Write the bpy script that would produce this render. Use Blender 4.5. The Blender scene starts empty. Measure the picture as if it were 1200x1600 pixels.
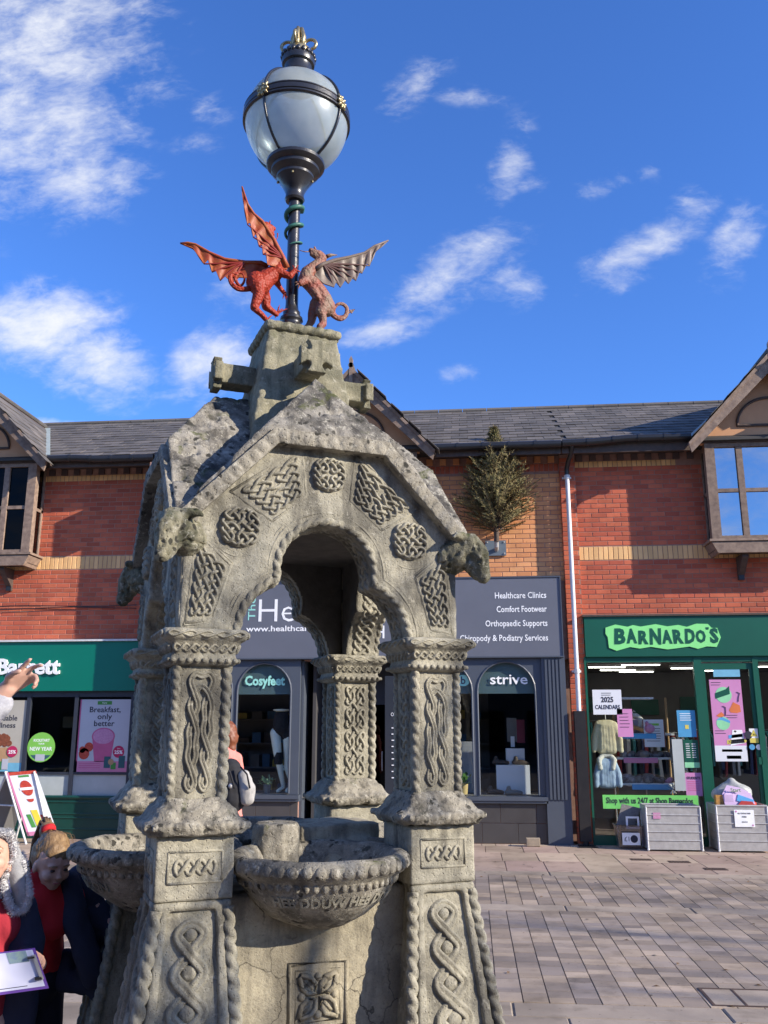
import bpy, bmesh, math, random
from mathutils import Vector, Matrix, noise
from mathutils.geometry import tessellate_polygon
random.seed(7)
R = math.radians; PI = math.pi
sc = bpy.context.scene; COL = sc.collection
V = Vector
# ------------------------------------------------------------ camera, sky, sun
cd = bpy.data.cameras.new('camera'); cam = bpy.data.objects.new('camera', cd); COL.objects.link(cam)
cd.sensor_fit = 'VERTICAL'; cd.sensor_height = 24.0; cd.lens = 24.0 * 1380 / 1600; cd.clip_end = 2000; cd.clip_start = .05
PITCH = math.atan(335 / 1380); YAW = R(5.5); EYE = 1.65
cam.location = (0, 0, EYE); cam.rotation_euler = (PI / 2 + PITCH, 0, YAW); sc.camera = cam
SUN = V((.945 * math.cos(R(23)), -.33 * math.cos(R(23)), math.sin(R(23)))).normalized()
ld = bpy.data.lights.new('sun', 'SUN'); lo = bpy.data.objects.new('sun', ld); COL.objects.link(lo)
ld.energy = 5.0; ld.angle = R(.55); ld.color = (1, .9, .76); lo.rotation_euler = SUN.to_track_quat('Z', 'Y').to_euler()
sc.view_settings.view_transform = 'Standard'; sc.view_settings.look = 'None'
sc.view_settings.exposure = .62; sc.view_settings.gamma = 1; sc.view_settings.use_curve_mapping = False
try:
    sc.cycles.max_bounces = 8; sc.cycles.transparent_max_bounces = 16; sc.cycles.use_adaptive_sampling = True; sc.cycles.sample_clamp_indirect = 4
except Exception: pass
world = bpy.data.worlds.new('World'); sc.world = world; world.use_nodes = True
wt = world.node_tree; wt.nodes.clear()
def N(t, kind, **k):
    n = t.nodes.new('ShaderNode' + kind)
    for a, b in k.items(): setattr(n, a, b)
    return n
def L(t, a, b): t.links.new(a, b)
def Mth(t, op, a, b=None, c=None, clamp=False):
    n = N(t, 'Math', operation=op, use_clamp=clamp)
    for i, v in enumerate((a, b, c)):
        if v is None: continue
        if isinstance(v, (int, float)): n.inputs[i].default_value = v
        else: L(t, v, n.inputs[i])
    return n.outputs[0]
sky = N(wt, 'TexSky', sky_type='NISHITA', sun_disc=False, sun_elevation=R(23), sun_rotation=R(109), altitude=200, air_density=1.0, dust_density=.25, ozone_density=2.2)
hs = N(wt, 'HueSaturation'); hs.inputs['Saturation'].default_value = 1.0
ti = N(wt, 'MixRGB', blend_type='MULTIPLY'); ti.inputs[0].default_value = 1; ti.inputs[2].default_value = (.61, 1.05, 1.86, 1)
L(wt, sky.outputs[0], ti.inputs[1]); L(wt, ti.outputs[0], hs.inputs['Color'])
tc = N(wt, 'TexCoord'); sp = N(wt, 'SeparateXYZ'); L(wt, tc.outputs['Generated'], sp.inputs[0])
ya = Mth(wt, 'MAXIMUM', Mth(wt, 'ABSOLUTE', sp.outputs[1]), .02)
ca = Mth(wt, 'DIVIDE', sp.outputs[0], ya); cb = Mth(wt, 'DIVIDE', sp.outputs[2], ya)
cv = N(wt, 'CombineXYZ'); L(wt, ca, cv.inputs[0]); L(wt, cb, cv.inputs[1])
# wisps and puffs of cloud: (azimuth, elevation, radius, radius, turn, weight), all in front of +Y
BL = [(-.576, .941, .142, .119, 0, 1.1), (-.544, .793, .101, .091, 0, 1.05), (-.5, .702, .08, .049, .17, 1), (-.619, .86, .056, .168, 0, 1), (-.543, .5, .086, .05, 0, 1.45), (-.462, .452, .076, .04, -.44, 1.2), (-.467, .405, .058, .02, -.35, .85), (-.309, .442, .061, .039, .44, 1.1), (-.292, .541, .037, .031, -.52, .6), (-.062, .817, .064, .026, .79, .62), (.013, .801, .058, .014, -.17, .45), (.063, .689, .023, .065, -.26, .75), (.082, .664, .028, .012, 0, .55), (-.016, .545, .095, .034, .61, .92), (-.096, .475, .063, .018, .26, .9), (.054, .532, .047, .03, -.35, .65), (.218, .567, .084, .022, .49, .85), (.284, .625, .031, .022, 0, .75), (.19, .534, .031, .021, 0, .7), (.332, .569, .026, .055, -.44, .75), (.181, .658, .035, .014, .26, .55), (.235, .674, .014, .014, 0, .6), (-.33, .806, .031, .022, -.35, .5), (-.345, .754, .035, .015, 0, .35), (-.42, .85, .09, .05, 0, .3), (-.509, .366, .05, .008, -.09, .8), (-.005, .413, .027, .012, .17, .6), (-.065, .402, .031, .012, -.17, .32)]
acc = None
for (a, b, sa, sb, t, w) in BL:
    m = N(wt, 'Mapping', vector_type='TEXTURE'); m.inputs['Location'].default_value = (a, b, 0); m.inputs['Rotation'].default_value = (0, 0, t); m.inputs['Scale'].default_value = (sa * 1.85, sb * 1.9, 1)
    L(wt, cv.outputs[0], m.inputs['Vector'])
    ln = N(wt, 'VectorMath', operation='LENGTH'); L(wt, m.outputs[0], ln.inputs[0])
    mr = N(wt, 'MapRange', interpolation_type='SMOOTHSTEP'); L(wt, ln.outputs['Value'], mr.inputs[0])
    mr.inputs[1].default_value = 0; mr.inputs[2].default_value = 1; mr.inputs[3].default_value = w; mr.inputs[4].default_value = 0
    acc = mr.outputs[0] if acc is None else Mth(wt, 'MAXIMUM', acc, mr.outputs[0])
back = Mth(wt, 'MULTIPLY', Mth(wt, 'LESS_THAN', sp.outputs[1], 0), .52)
front = Mth(wt, 'MULTIPLY', Mth(wt, 'GREATER_THAN', sp.outputs[1], 0), acc)
mask = Mth(wt, 'ADD', front, back)
def wn(scale, det, rough, dist=0, st=(1, 1, 1), rot=0):
    m = N(wt, 'Mapping'); m.inputs['Scale'].default_value = st; m.inputs['Rotation'].default_value = (0, 0, rot); L(wt, cv.outputs[0], m.inputs['Vector'])
    n = N(wt, 'TexNoise'); n.inputs['Scale'].default_value = scale; n.inputs['Detail'].default_value = det; n.inputs['Roughness'].default_value = rough; n.inputs['Distortion'].default_value = dist
    L(wt, m.outputs[0], n.inputs['Vector']); return n.outputs['Fac']
n1 = wn(13, 9, .62, .35, (1, 1.5, 1), R(-18)); n2 = wn(42, 6, .6, .6, (1, 2, 1), R(-30))
nz = Mth(wt, 'ADD', Mth(wt, 'MULTIPLY', n1, .72), Mth(wt, 'MULTIPLY', n2, .28))
dn = Mth(wt, 'ADD', Mth(wt, 'MULTIPLY', mask, .62), Mth(wt, 'MULTIPLY', Mth(wt, 'SUBTRACT', nz, .5), 1.75))
cmr = N(wt, 'MapRange', interpolation_type='SMOOTHSTEP'); L(wt, dn, cmr.inputs[0]); cmr.inputs[1].default_value = .08; cmr.inputs[2].default_value = 1.12; cmr.inputs[3].default_value = 0; cmr.inputs[4].default_value = .97
gate = N(wt, 'MapRange'); L(wt, mask, gate.inputs[0]); gate.inputs[1].default_value = .02; gate.inputs[2].default_value = .3
cf = Mth(wt, 'MULTIPLY', cmr.outputs[0], gate.outputs[0])
cf = Mth(wt, 'MULTIPLY', cf, Mth(wt, 'GREATER_THAN', sp.outputs[2], .02))
mx = N(wt, 'MixRGB'); L(wt, cf, mx.inputs[0]); L(wt, hs.outputs[0], mx.inputs[1]); mx.inputs[2].default_value = (6.4, 6.55, 6.9, 1)
bg = N(wt, 'Background'); bg.inputs['Strength'].default_value = .098; L(wt, mx.outputs[0], bg.inputs[0])
wo = N(wt, 'OutputWorld'); L(wt, bg.outputs[0], wo.inputs[0])

# ------------------------------------------------------------ materials
MATS = {}
def M(name, a, b=None, rough=.75, sc_=6, bump=0, bsc=60, metal=0, piece=0, pieceb=None, emit=None, spec=.5, coat=0, bdist=.004, grime=0):
    """procedural surface: a/b mixed by noise; piece = value spread from one piece to the next"""
    if name in MATS: return MATS[name]
    m = bpy.data.materials.new(name); m.use_nodes = True; t = m.node_tree; p = t.nodes['Principled BSDF']
    p.inputs['Roughness'].default_value = rough; p.inputs['Metallic'].default_value = metal; p.inputs['Specular IOR Level'].default_value = spec
    if coat: p.inputs['Coat Weight'].default_value = coat
    g = N(t, 'NewGeometry'); out = None
    n = N(t, 'TexNoise'); n.inputs['Scale'].default_value = sc_; n.inputs['Detail'].default_value = 6; n.inputs['Roughness'].default_value = .6; L(t, g.outputs['Position'], n.inputs['Vector'])
    r = N(t, 'ValToRGB'); r.color_ramp.elements[0].position = .32; r.color_ramp.elements[1].position = .68
    r.color_ramp.elements[0].color = (*a, 1); r.color_ramp.elements[1].color = (*(b or tuple(min(1, c * 1.18) for c in a)), 1)
    L(t, n.outputs['Fac'], r.inputs[0]); out = r.outputs[0]
    if piece or pieceb:
        at = N(t, 'Attribute', attribute_name='rnd'); oi = N(t, 'ObjectInfo')
        f = Mth(t, 'FRACT', Mth(t, 'ADD', at.outputs['Fac'], oi.outputs['Random']))
        if pieceb:
            mm = N(t, 'MixRGB'); L(t, f, mm.inputs[0]); L(t, out, mm.inputs[1]); mm.inputs[2].default_value = (*pieceb, 1); out = mm.outputs[0]
        h = N(t, 'HueSaturation'); L(t, out, h.inputs['Color'])
        f2 = Mth(t, 'FRACT', Mth(t, 'MULTIPLY', f, 7.31))
        L(t, Mth(t, 'ADD', 1 - piece, Mth(t, 'MULTIPLY', f2, 2 * piece)), h.inputs['Value']); out = h.outputs[0]
    if grime:
        mp = N(t, 'Mapping'); mp.inputs['Scale'].default_value = (1, 1, .4); L(t, g.outputs['Position'], mp.inputs['Vector'])
        for (s_, lo, hi, k_, cc) in ((1.3, .45, .68, .55, .42), (5.5, .52, .7, .5, .5), (30, .66, .71, .8, .35)):
            n3 = N(t, 'TexNoise'); n3.inputs['Scale'].default_value = s_; n3.inputs['Detail'].default_value = 5; L(t, mp.outputs[0], n3.inputs['Vector']); r3 = N(t, 'MapRange', interpolation_type='SMOOTHSTEP'); L(t, n3.outputs['Fac'], r3.inputs[0]); r3.inputs[1].default_value = lo; r3.inputs[2].default_value = hi
            x3 = N(t, 'MixRGB', blend_type='MULTIPLY'); L(t, Mth(t, 'MULTIPLY', r3.outputs[0], k_ * grime), x3.inputs[0]); L(t, out, x3.inputs[1]); x3.inputs[2].default_value = (cc, cc, cc * .95, 1); out = x3.outputs[0]
    L(t, out, p.inputs['Base Color'])
    if bump:
        n2 = N(t, 'TexNoise'); n2.inputs['Scale'].default_value = bsc; n2.inputs['Detail'].default_value = 8; n2.inputs['Roughness'].default_value = .65; L(t, g.outputs['Position'], n2.inputs['Vector'])
        bp = N(t, 'Bump'); bp.inputs['Strength'].default_value = bump; bp.inputs['Distance'].default_value = bdist; L(t, n2.outputs['Fac'], bp.inputs['Height']); L(t, bp.outputs[0], p.inputs['Normal'])
    if emit: p.inputs['Emission Color'].default_value = (*emit[:3], 1); p.inputs['Emission Strength'].default_value = emit[3]
    MATS[name] = m; return m

def stone(name, a, b, dark, moss=0.0, lich=.5, pits=.5, cracks=False):
    m = bpy.data.materials.new(name); m.use_nodes = True; t = m.node_tree; p = t.nodes['Principled BSDF']
    p.inputs['Roughness'].default_value = .92; p.inputs['Specular IOR Level'].default_value = .25
    g = N(t, 'NewGeometry'); P = g.outputs['Position']
    def nz_(s, d=7, r=.62, dist=0, vec=P):
        n = N(t, 'TexNoise'); n.inputs['Scale'].default_value = s; n.inputs['Detail'].default_value = d; n.inputs['Roughness'].default_value = r; n.inputs['Distortion'].default_value = dist; L(t, vec, n.inputs['Vector']); return n.outputs['Fac']
    def ramp(f, lo, hi):
        r = N(t, 'MapRange', interpolation_type='SMOOTHSTEP'); L(t, f, r.inputs[0]); r.inputs[1].default_value = lo; r.inputs[2].default_value = hi; return r.outputs[0]
    def mix(f, c1, c2):
        x = N(t, 'MixRGB'); L(t, f, x.inputs[0]) if not isinstance(f, float) else None
        for s, c in ((1, c1), (2, c2)):
            if isinstance(c, tuple): x.inputs[s].default_value = (*c, 1)
            else: L(t, c, x.inputs[s])
        return x.outputs[0]
    big = nz_(3.2, 6, .6, .4); med = nz_(17, 8, .68, .3); fine = nz_(120, 6, .7)
    c = mix(ramp(med, .35, .65), a, b)
    stretch = N(t, 'Mapping'); stretch.inputs['Scale'].default_value = (1, 1, .22); L(t, P, stretch.inputs['Vector'])
    streak = nz_(11, 6, .6, .2, stretch.outputs[0])
    c = mix(Mth(t, 'MULTIPLY', ramp(streak, .47, .66), .75), c, dark)
    c = mix(Mth(t, 'MULTIPLY', ramp(big, .47, .66), .7), c, dark)
    c = mix(Mth(t, 'MULTIPLY', ramp(nz_(31, 8, .75, .6), .58 - .06 * lich, .66), .75 * lich), c, (.52, .49, .40))
    c = mix(Mth(t, 'MULTIPLY', ramp(nz_(46, 5, .7, .3), .62, .68), .5 * lich), c, (.05, .05, .045))
    if cracks:
        vc = N(t, 'TexVoronoi', feature='DISTANCE_TO_EDGE'); vc.inputs['Scale'].default_value = 3.4; nc = N(t, 'TexNoise'); nc.inputs['Scale'].default_value = 9; nc.inputs['Detail'].default_value = 6; L(t, P, nc.inputs['Vector']); sc2 = N(t, 'VectorMath', operation='SCALE'); sc2.inputs[3].default_value = .16; L(t, nc.outputs['Color'], sc2.inputs[0]); ac = N(t, 'VectorMath', operation='ADD'); L(t, P, ac.inputs[0]); L(t, sc2.outputs[0], ac.inputs[1]); L(t, ac.outputs[0], vc.inputs['Vector'])
        c = mix(Mth(t, 'MULTIPLY', Mth(t, 'MULTIPLY', ramp(vc.outputs['Distance'], .012, .004), ramp(nz_(2.3, 3, .5), .47, .53)), .75), c, (.05, .043, .033))
    if pits >= 1:
        vp = N(t, 'TexVoronoi'); vp.inputs['Scale'].default_value = 26; wv = N(t, 'VectorMath', operation='ADD'); nv = N(t, 'TexNoise'); nv.inputs['Scale'].default_value = 30; L(t, P, nv.inputs['Vector']); sv = N(t, 'VectorMath', operation='SCALE'); sv.inputs[3].default_value = .03; L(t, nv.outputs['Color'], sv.inputs[0]); L(t, P, wv.inputs[0]); L(t, sv.outputs[0], wv.inputs[1]); L(t, wv.outputs[0], vp.inputs['Vector'])
        c = mix(Mth(t, 'MULTIPLY', Mth(t, 'MULTIPLY', ramp(vp.outputs['Distance'], .36, .24), ramp(nz_(7, 5, .6), .48, .56)), .9), c, (.028, .027, .022))
    if moss:
        sx = N(t, 'SeparateXYZ'); L(t, g.outputs['Normal'], sx.inputs[0])
        up = ramp(sx.outputs[2], -.2, .8)
        c = mix(Mth(t, 'MULTIPLY', Mth(t, 'MULTIPLY', ramp(nz_(6.5, 7, .7, .5), .62 - .12 * moss, .68 - .05 * moss), up), .85), c, (.075, .085, .025))
        c = mix(Mth(t, 'MULTIPLY', Mth(t, 'MULTIPLY', ramp(nz_(9.5, 7, .7, .5), .60 - .08 * moss, .66), up), .8), c, (.022, .024, .018))
    c = mix(Mth(t, 'MULTIPLY', ramp(fine, .46, .3), .5), c, (.06, .053, .042)); c = mix(Mth(t, 'MULTIPLY', ramp(nz_(62, 6, .75), .56, .64), .35), c, dark)
    L(t, c, p.inputs['Base Color'])
    h = Mth(t, 'ADD', Mth(t, 'MULTIPLY', med, 1.0), Mth(t, 'MULTIPLY', fine, .45))
    vo = N(t, 'TexVoronoi'); vo.inputs['Scale'].default_value = 75; L(t, P, vo.inputs['Vector'])
    h = Mth(t, 'ADD', h, Mth(t, 'MULTIPLY', ramp(vo.outputs['Distance'], 0, .3), .5 * pits))
    b1 = N(t, 'Bump'); b1.inputs['Strength'].default_value = .9; b1.inputs['Distance'].default_value = .009; L(t, h, b1.inputs['Height']); L(t, b1.outputs[0], p.inputs['Normal'])
    MATS[name] = m; return m
ST = stone('carved_limestone', (.415, .385, .295), (.295, .275, .212), (.095, .088, .072), 0, .65, .7)
STR = stone('weathered_roof_stone', (.33, .305, .255), (.19, .175, .148), (.028, .026, .024), .4, 1.0, 1)
STS = stone('spire_stone', (.32, .295, .205), (.23, .215, .15), (.10, .098, .065), .35, .6, .5)
STH = stone('mossy_head_stone', (.30, .275, .19), (.17, .158, .105), (.05, .052, .03), .8, .9, 1)
STM = stone('rough_moulding_stone', (.35, .32, .255), (.235, .213, .168), (.085, .078, .065), .25, 1.0, 1)
def glass(name, tint=(.9, .95, .95), rough=0.0, refl=.06, trans=.9):
    m = bpy.data.materials.new(name); m.use_nodes = True; t = m.node_tree; t.nodes.clear()
    o = N(t, 'OutputMaterial'); tr = N(t, 'BsdfTransparent'); tr.inputs[0].default_value = (*[c * trans for c in tint], 1)
    gl = N(t, 'BsdfGlossy'); gl.inputs['Roughness'].default_value = rough; gl.inputs[0].default_value = (.95, .97, 1, 1)
    fr = N(t, 'Fresnel'); fr.inputs[0].default_value = 1.5
    gb = N(t, 'NewGeometry'); f = Mth(t, 'MULTIPLY', Mth(t, 'ADD', fr.outputs[0], refl, clamp=True), Mth(t, 'SUBTRACT', 1, gb.outputs['Backfacing']))  # each pane reflects on its outer face only
    mx_ = N(t, 'MixShader'); L(t, f, mx_.inputs[0]); L(t, tr.outputs[0], mx_.inputs[1]); L(t, gl.outputs[0], mx_.inputs[2]); L(t, mx_.outputs[0], o.inputs[0])
    MATS[name] = m; return m
GLS = glass('shop_glass', (.96, .98, .97), refl=.012, trans=1); GLB = glass('bay_window_glass', (.25, .3, .35), 0, .42, .5); GLD = glass('dark_bay_glass', (.1, .11, .13), 0, -.03, .4)

# ------------------------------------------------------------ mesh builder and scene tree
WM = {}
class MB:
    def __init__(s, T=None): s.v = []; s.f = []; s.m = []; s.r = []; s.T = T
    def add(s, vs, fs, m=0, r=0.0):
        o = len(s.v)
        s.v += [tuple(s.T @ V(p)) for p in vs] if s.T else [tuple(p) for p in vs]
        for f in fs: s.f.append([i + o for i in f]); s.m.append(m); s.r.append(r)
        return s
    def box(s, x0, x1, y0, y1, z0, z1, m=0, r=0.0, T=None):
        vs = [(x, y, z) for z in (z0, z1) for y in (y0, y1) for x in (x0, x1)]
        if T: vs = [tuple(T @ V(p)) for p in vs]
        return s.add(vs, [(0, 2, 3, 1), (4, 5, 7, 6), (0, 1, 5, 4), (2, 6, 7, 3), (0, 4, 6, 2), (1, 3, 7, 5)], m, r)
    def prism(s, poly, fn, d0, d1, m=0, r=0.0):
        """poly: 2D outline; fn(a, b, d) -> 3D"""
        n = len(poly); vs = [fn(a, b, d0) for a, b in poly] + [fn(a, b, d1) for a, b in poly]
        tris = tessellate_polygon([[V((a, b, 0)) for a, b in poly]])
        fs = [tuple(t) for t in tris] + [tuple(i + n for i in reversed(t)) for t in tris] + [(i, (i + 1) % n, n + (i + 1) % n, n + i) for i in range(n)]
        return s.add(vs, fs, m, r)
    def tube(s, pts, r, n=8, closed=False, m=0, cap=True, rf=None):
        pts = [V(p) for p in pts]; k = len(pts); rs = r if isinstance(r, (list, tuple)) else [r] * k
        vs = []; up = None; dist = 0
        for i, p in enumerate(pts):
            a = pts[(i - 1) % k] if (closed or i) else p; b = pts[(i + 1) % k] if (closed or i < k - 1) else p
            t = (b - a); t = t.normalized() if t.length > 1e-9 else V((0, 0, 1))
            if up is None: up = V((0, 0, 1)) if abs(t.z) < .9 else V((1, 0, 0))
            x = up.cross(t); x = x.normalized() if x.length > 1e-6 else V((1, 0, 0)).cross(t).normalized()
            y = t.cross(x).normalized(); up = y
            if i: dist += (p - pts[i - 1]).length
            for j in range(n):
                th = 2 * PI * j / n; q = rs[i] * (rf(th, dist) if rf else 1)
                vs.append(p + x * math.cos(th) * q + y * math.sin(th) * q)
        fs = []
        for i in range(k if closed else k - 1):
            for j in range(n):
                a = i * n + j; b = i * n + (j + 1) % n; c = ((i + 1) % k) * n + (j + 1) % n; d = ((i + 1) % k) * n + j
                fs.append((a, b, c, d))
        if cap and not closed: fs += [tuple(range(n - 1, -1, -1)), tuple((k - 1) * n + j for j in range(n))]
        return s.add(vs, fs, m)
    def lathe(s, prof, n=32, c=(0, 0, 0), m=0, a0=0, a1=2 * PI, sq=None):
        full = abs(a1 - a0 - 2 * PI) < 1e-6; k = n if full else n + 1; vs = []
        for (r, z) in prof:
            for j in range(k):
                th = a0 + (a1 - a0) * j / n; q = r * (sq(th) if sq else 1)
                vs.append((c[0] + q * math.cos(th), c[1] + q * math.sin(th), c[2] + z))
        fs = [(i * k + j, i * k + (j + 1) % k, (i + 1) * k + (j + 1) % k, (i + 1) * k + j) for i in range(len(prof) - 1) for j in range(n)]
        return s.add(vs, fs, m)
    def ball(s, c, rad, n=10, m=0, T=None):
        if not isinstance(rad, (tuple, list)): rad = (rad,) * 3
        T = T or Matrix.Identity(3); vs = []; h = n // 2 + 1
        for i in range(h + 1):
            ph = PI * i / h
            for j in range(n):
                th = 2 * PI * j / n; q = T @ V((rad[0] * math.sin(ph) * math.cos(th), rad[1] * math.sin(ph) * math.sin(th), rad[2] * math.cos(ph)))
                vs.append((c[0] + q[0], c[1] + q[1], c[2] + q[2]))
        return s.add(vs, [(i * n + j, (i + 1) * n + j, (i + 1) * n + (j + 1) % n, i * n + (j + 1) % n) for i in range(h) for j in range(n)], m)
    def mesh(s, name, mats, W=None, smooth=False):
        me = bpy.data.meshes.new(name); vs = s.v
        if W is not None:
            Wi = W.inverted(); vs = [tuple(Wi @ V(p)) for p in vs]
        me.from_pydata(vs, [], s.f)
        for m in (mats if isinstance(mats, (list, tuple)) else [mats]): me.materials.append(m)
        if any(s.m): me.polygons.foreach_set('material_index', s.m)
        if any(s.r):
            at = me.attributes.new('rnd', 'FLOAT', 'FACE'); at.data.foreach_set('value', s.r)
        bm = bmesh.new(); bm.from_mesh(me)
        if smooth: bmesh.ops.remove_doubles(bm, verts=bm.verts, dist=1e-5)
        bmesh.ops.recalc_face_normals(bm, faces=bm.faces); bm.to_mesh(me); bm.free()
        if smooth:
            me.polygons.foreach_set('use_smooth', [True] * len(me.polygons))
            if smooth != 'all':
                try: me.set_sharp_from_angle(angle=R(smooth if smooth > 1 else 40))
                except Exception: pass
        return me
    def build(s, name, mats, parent=None, smooth=False, **k):
        W = WM.get(parent.name, Matrix.Identity(4)) if parent else Matrix.Identity(4)
        return link(name, s.mesh(name, mats, W, smooth), parent, None, **k)
def link(name, me, parent=None, W=None, **k):
    """W: world matrix of the mesh data (None: data already in the parent's frame)"""
    o = bpy.data.objects.new(name, me); COL.objects.link(o)
    PW = WM.get(parent.name, Matrix.Identity(4)) if parent else Matrix.Identity(4)
    if parent: o.parent = parent
    if W is not None: o.matrix_local = PW.inverted() @ W; WM[o.name] = W
    else: WM[o.name] = PW
    for a, b in k.items(): o[a] = b
    return o
def thing(name, label, cat, loc=(0, 0, 0), rz=0, group=None):
    o = bpy.data.objects.new(name, None); COL.objects.link(o); o.location = loc; o.rotation_euler = (0, 0, rz); o.empty_display_size = .1
    o['label'] = label; o['category'] = cat
    if group: o['group'] = group
    WM[o.name] = Matrix.Translation(loc) @ Matrix.Rotation(rz, 4, 'Z'); return o
def single(mb, name, mats, label, cat, smooth=False, group=None):
    o = mb.build(name, mats, None, smooth); o['label'] = label; o['category'] = cat
    if group: o['group'] = group
    return o
fw = V((-math.sin(YAW) * math.cos(PITCH), math.cos(YAW) * math.cos(PITCH), math.sin(PITCH))); rt = V((math.cos(YAW), math.sin(YAW), 0)); upv = rt.cross(fw)
def seen(p):
    """how large a piece at p shows in the photograph (0: outside it or behind the fountain)"""
    d = V(p) - V((0, 0, EYE)); z = d.dot(fw)
    if z < .1: return 0
    x = 600 + 1380 * d.dot(rt) / z; y = 800 - 1380 * d.dot(upv) / z
    if x < -15 or x > 1215 or y < -10 or y > 1610: return .001 / z
    if z > 4.5 and ((250 < x < 700 and 700 < y < 1000) or (230 < x < 370 and y > 620) or (370 < x < 730 and y > 1300)): return .01 / z
    return 1 / z
def pieces(items, name, parent, mats, kinds, maxn=290):
    """items: (kind, world matrix); kinds: {kind: (mesh builder of the unit piece, material index)}; the largest in view are objects, the rest one joined part"""
    items = sorted(items, key=lambda it: -seen(it[1].translation)); ms = {}
    for k, (mb, mi) in kinds.items(): ms[k] = mb.mesh(name, mats[mi])
    for k, W in items[:maxn]: link(name, ms[k], parent, W)
    if len(items) > maxn:
        j = MB()
        for k, W in items[maxn:]:
            mb, mi = kinds[k]; j.add([tuple(W @ V(p)) for p in mb.v], mb.f, mi, random.random())
        o = j.build(name, mats, parent); o['kind'] = 'stuff'
def ebox(w, d, h, b=.004):
    """unit piece centred at the origin with chamfered front edges, front towards -Y"""
    mb = MB(); x, z = w / 2, h / 2
    vs = [(-x, d, -z), (x, d, -z), (x, d, z), (-x, d, z), (-x, b, -z), (x, b, -z), (x, b, z), (-x, b, z), (-x + b, 0, -z + b), (x - b, 0, -z + b), (x - b, 0, z - b), (-x + b, 0, z - b)]
    return mb.add(vs, [(0, 1, 5, 4), (1, 2, 6, 5), (2, 3, 7, 6), (3, 0, 4, 7), (4, 5, 9, 8), (5, 6, 10, 9), (6, 7, 11, 10), (7, 4, 8, 11), (8, 9, 10, 11)])
def textmesh(s, h, width=None, bold=0, ext=.004, align='CENTER', spacing=1.0, res=2):
    cu = bpy.data.curves.new('t', 'FONT'); cu.body = s; cu.size = 1; cu.extrude = 0; cu.offset = bold; cu.align_x = 'LEFT'; cu.space_character = spacing; cu.resolution_u = res
    o = bpy.data.objects.new('t', cu); COL.objects.link(o); dg = bpy.context.evaluated_depsgraph_get(); me = bpy.data.meshes.new_from_object(o.evaluated_get(dg))
    vs = [v.co.copy() for v in me.vertices]; fs = [list(p.vertices) for p in me.polygons]
    bpy.data.objects.remove(o); bpy.data.meshes.remove(me)
    if not vs: return [], []
    x0 = min(v.x for v in vs); x1 = max(v.x for v in vs); y0 = min(v.y for v in vs); y1 = max(v.y for v in vs)
    k = h / .7; kx = width / (x1 - x0) if width else k; ox = {'CENTER': (x0 + x1) / 2, 'LEFT': x0, 'RIGHT': x1}[align]
    ec = {}
    for f in fs:
        for i in range(len(f)): a, b = f[i], f[(i + 1) % len(f)]; ec[(min(a, b), max(a, b))] = ec.get((min(a, b), max(a, b)), []) + [(a, b)]
    n = len(vs); P2 = [((v.x - ox) * kx, v.y * k) for v in vs]
    allv = [(a, b, 0) for a, b in P2] + [(a, b, ext) for a, b in P2]
    F = [tuple(i + n for i in f) for f in fs] + [(e[0][0], e[0][1], e[0][1] + n, e[0][0] + n) for e in ec.values() if len(e) == 1]
    return allv, F
def put_text(mb, s, h, cx, z, Y, m=0, **k):
    """lettering on a plane facing -Y: baseline at z"""
    vs, fs = textmesh(s, h, **k); mb.add([(cx + a, Y - d, z + b) for a, b, d in vs], fs, m)
def evald(me, mods):
    """apply modifiers to a mesh and return the result"""
    o = bpy.data.objects.new('tmp', me); COL.objects.link(o)
    for t, kw in mods:
        md = o.modifiers.new(t, t)
        for a, b in kw.items(): setattr(md, a, b)
    dg = bpy.context.evaluated_depsgraph_get(); r = bpy.data.meshes.new_from_object(o.evaluated_get(dg)); bpy.data.objects.remove(o); return r
def skin(chains, sub=2):
    """chains: lists of (x, y, z, r) joined where points coincide; -> mesh"""
    vs = []; rs = []; es = set(); idx = {}
    def vi(p):
        k = tuple(round(c, 4) for c in p[:3])
        if k not in idx: idx[k] = len(vs); vs.append(p[:3]); rs.append(p[3])
        return idx[k]
    for ch in chains:
        q = [vi(p) for p in ch]
        for a, b in zip(q, q[1:]):
            if a != b: es.add((min(a, b), max(a, b)))
    me = bpy.data.meshes.new('s'); me.from_pydata(vs, list(es), [])
    o = bpy.data.objects.new('tmp', me); COL.objects.link(o); o.modifiers.new('s', 'SKIN')
    for i, d in enumerate(me.skin_vertices[0].data): d.radius = (rs[i], rs[i]); d.use_root = (i == 0)
    ss = o.modifiers.new('u', 'SUBSURF'); ss.levels = sub; ss.render_levels = sub
    dg = bpy.context.evaluated_depsgraph_get(); r = bpy.data.meshes.new_from_object(o.evaluated_get(dg)); bpy.data.objects.remove(o); return r
def tomb(me, mb=None, T=None, m=0):
    mb = mb or MB(); mb.add([(T @ v.co if T else v.co)[:] for v in me.vertices], [list(p.vertices) for p in me.polygons], m); return mb
def fuse(mb, vox, disp=None, smooth=1):
    """one continuous surface out of overlapping volumes; -> MB"""
    me = bpy.data.meshes.new('f'); me.from_pydata(mb.v, [], mb.f)
    me = evald(me, [('REMESH', dict(mode='VOXEL', voxel_size=vox)), ('SMOOTH', dict(factor=.5, iterations=smooth))])
    if disp:
        ns = [v.normal.copy() for v in me.vertices]
        for v, n in zip(me.vertices, ns): v.co += n * disp(v.co)
    return tomb(me)
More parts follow.
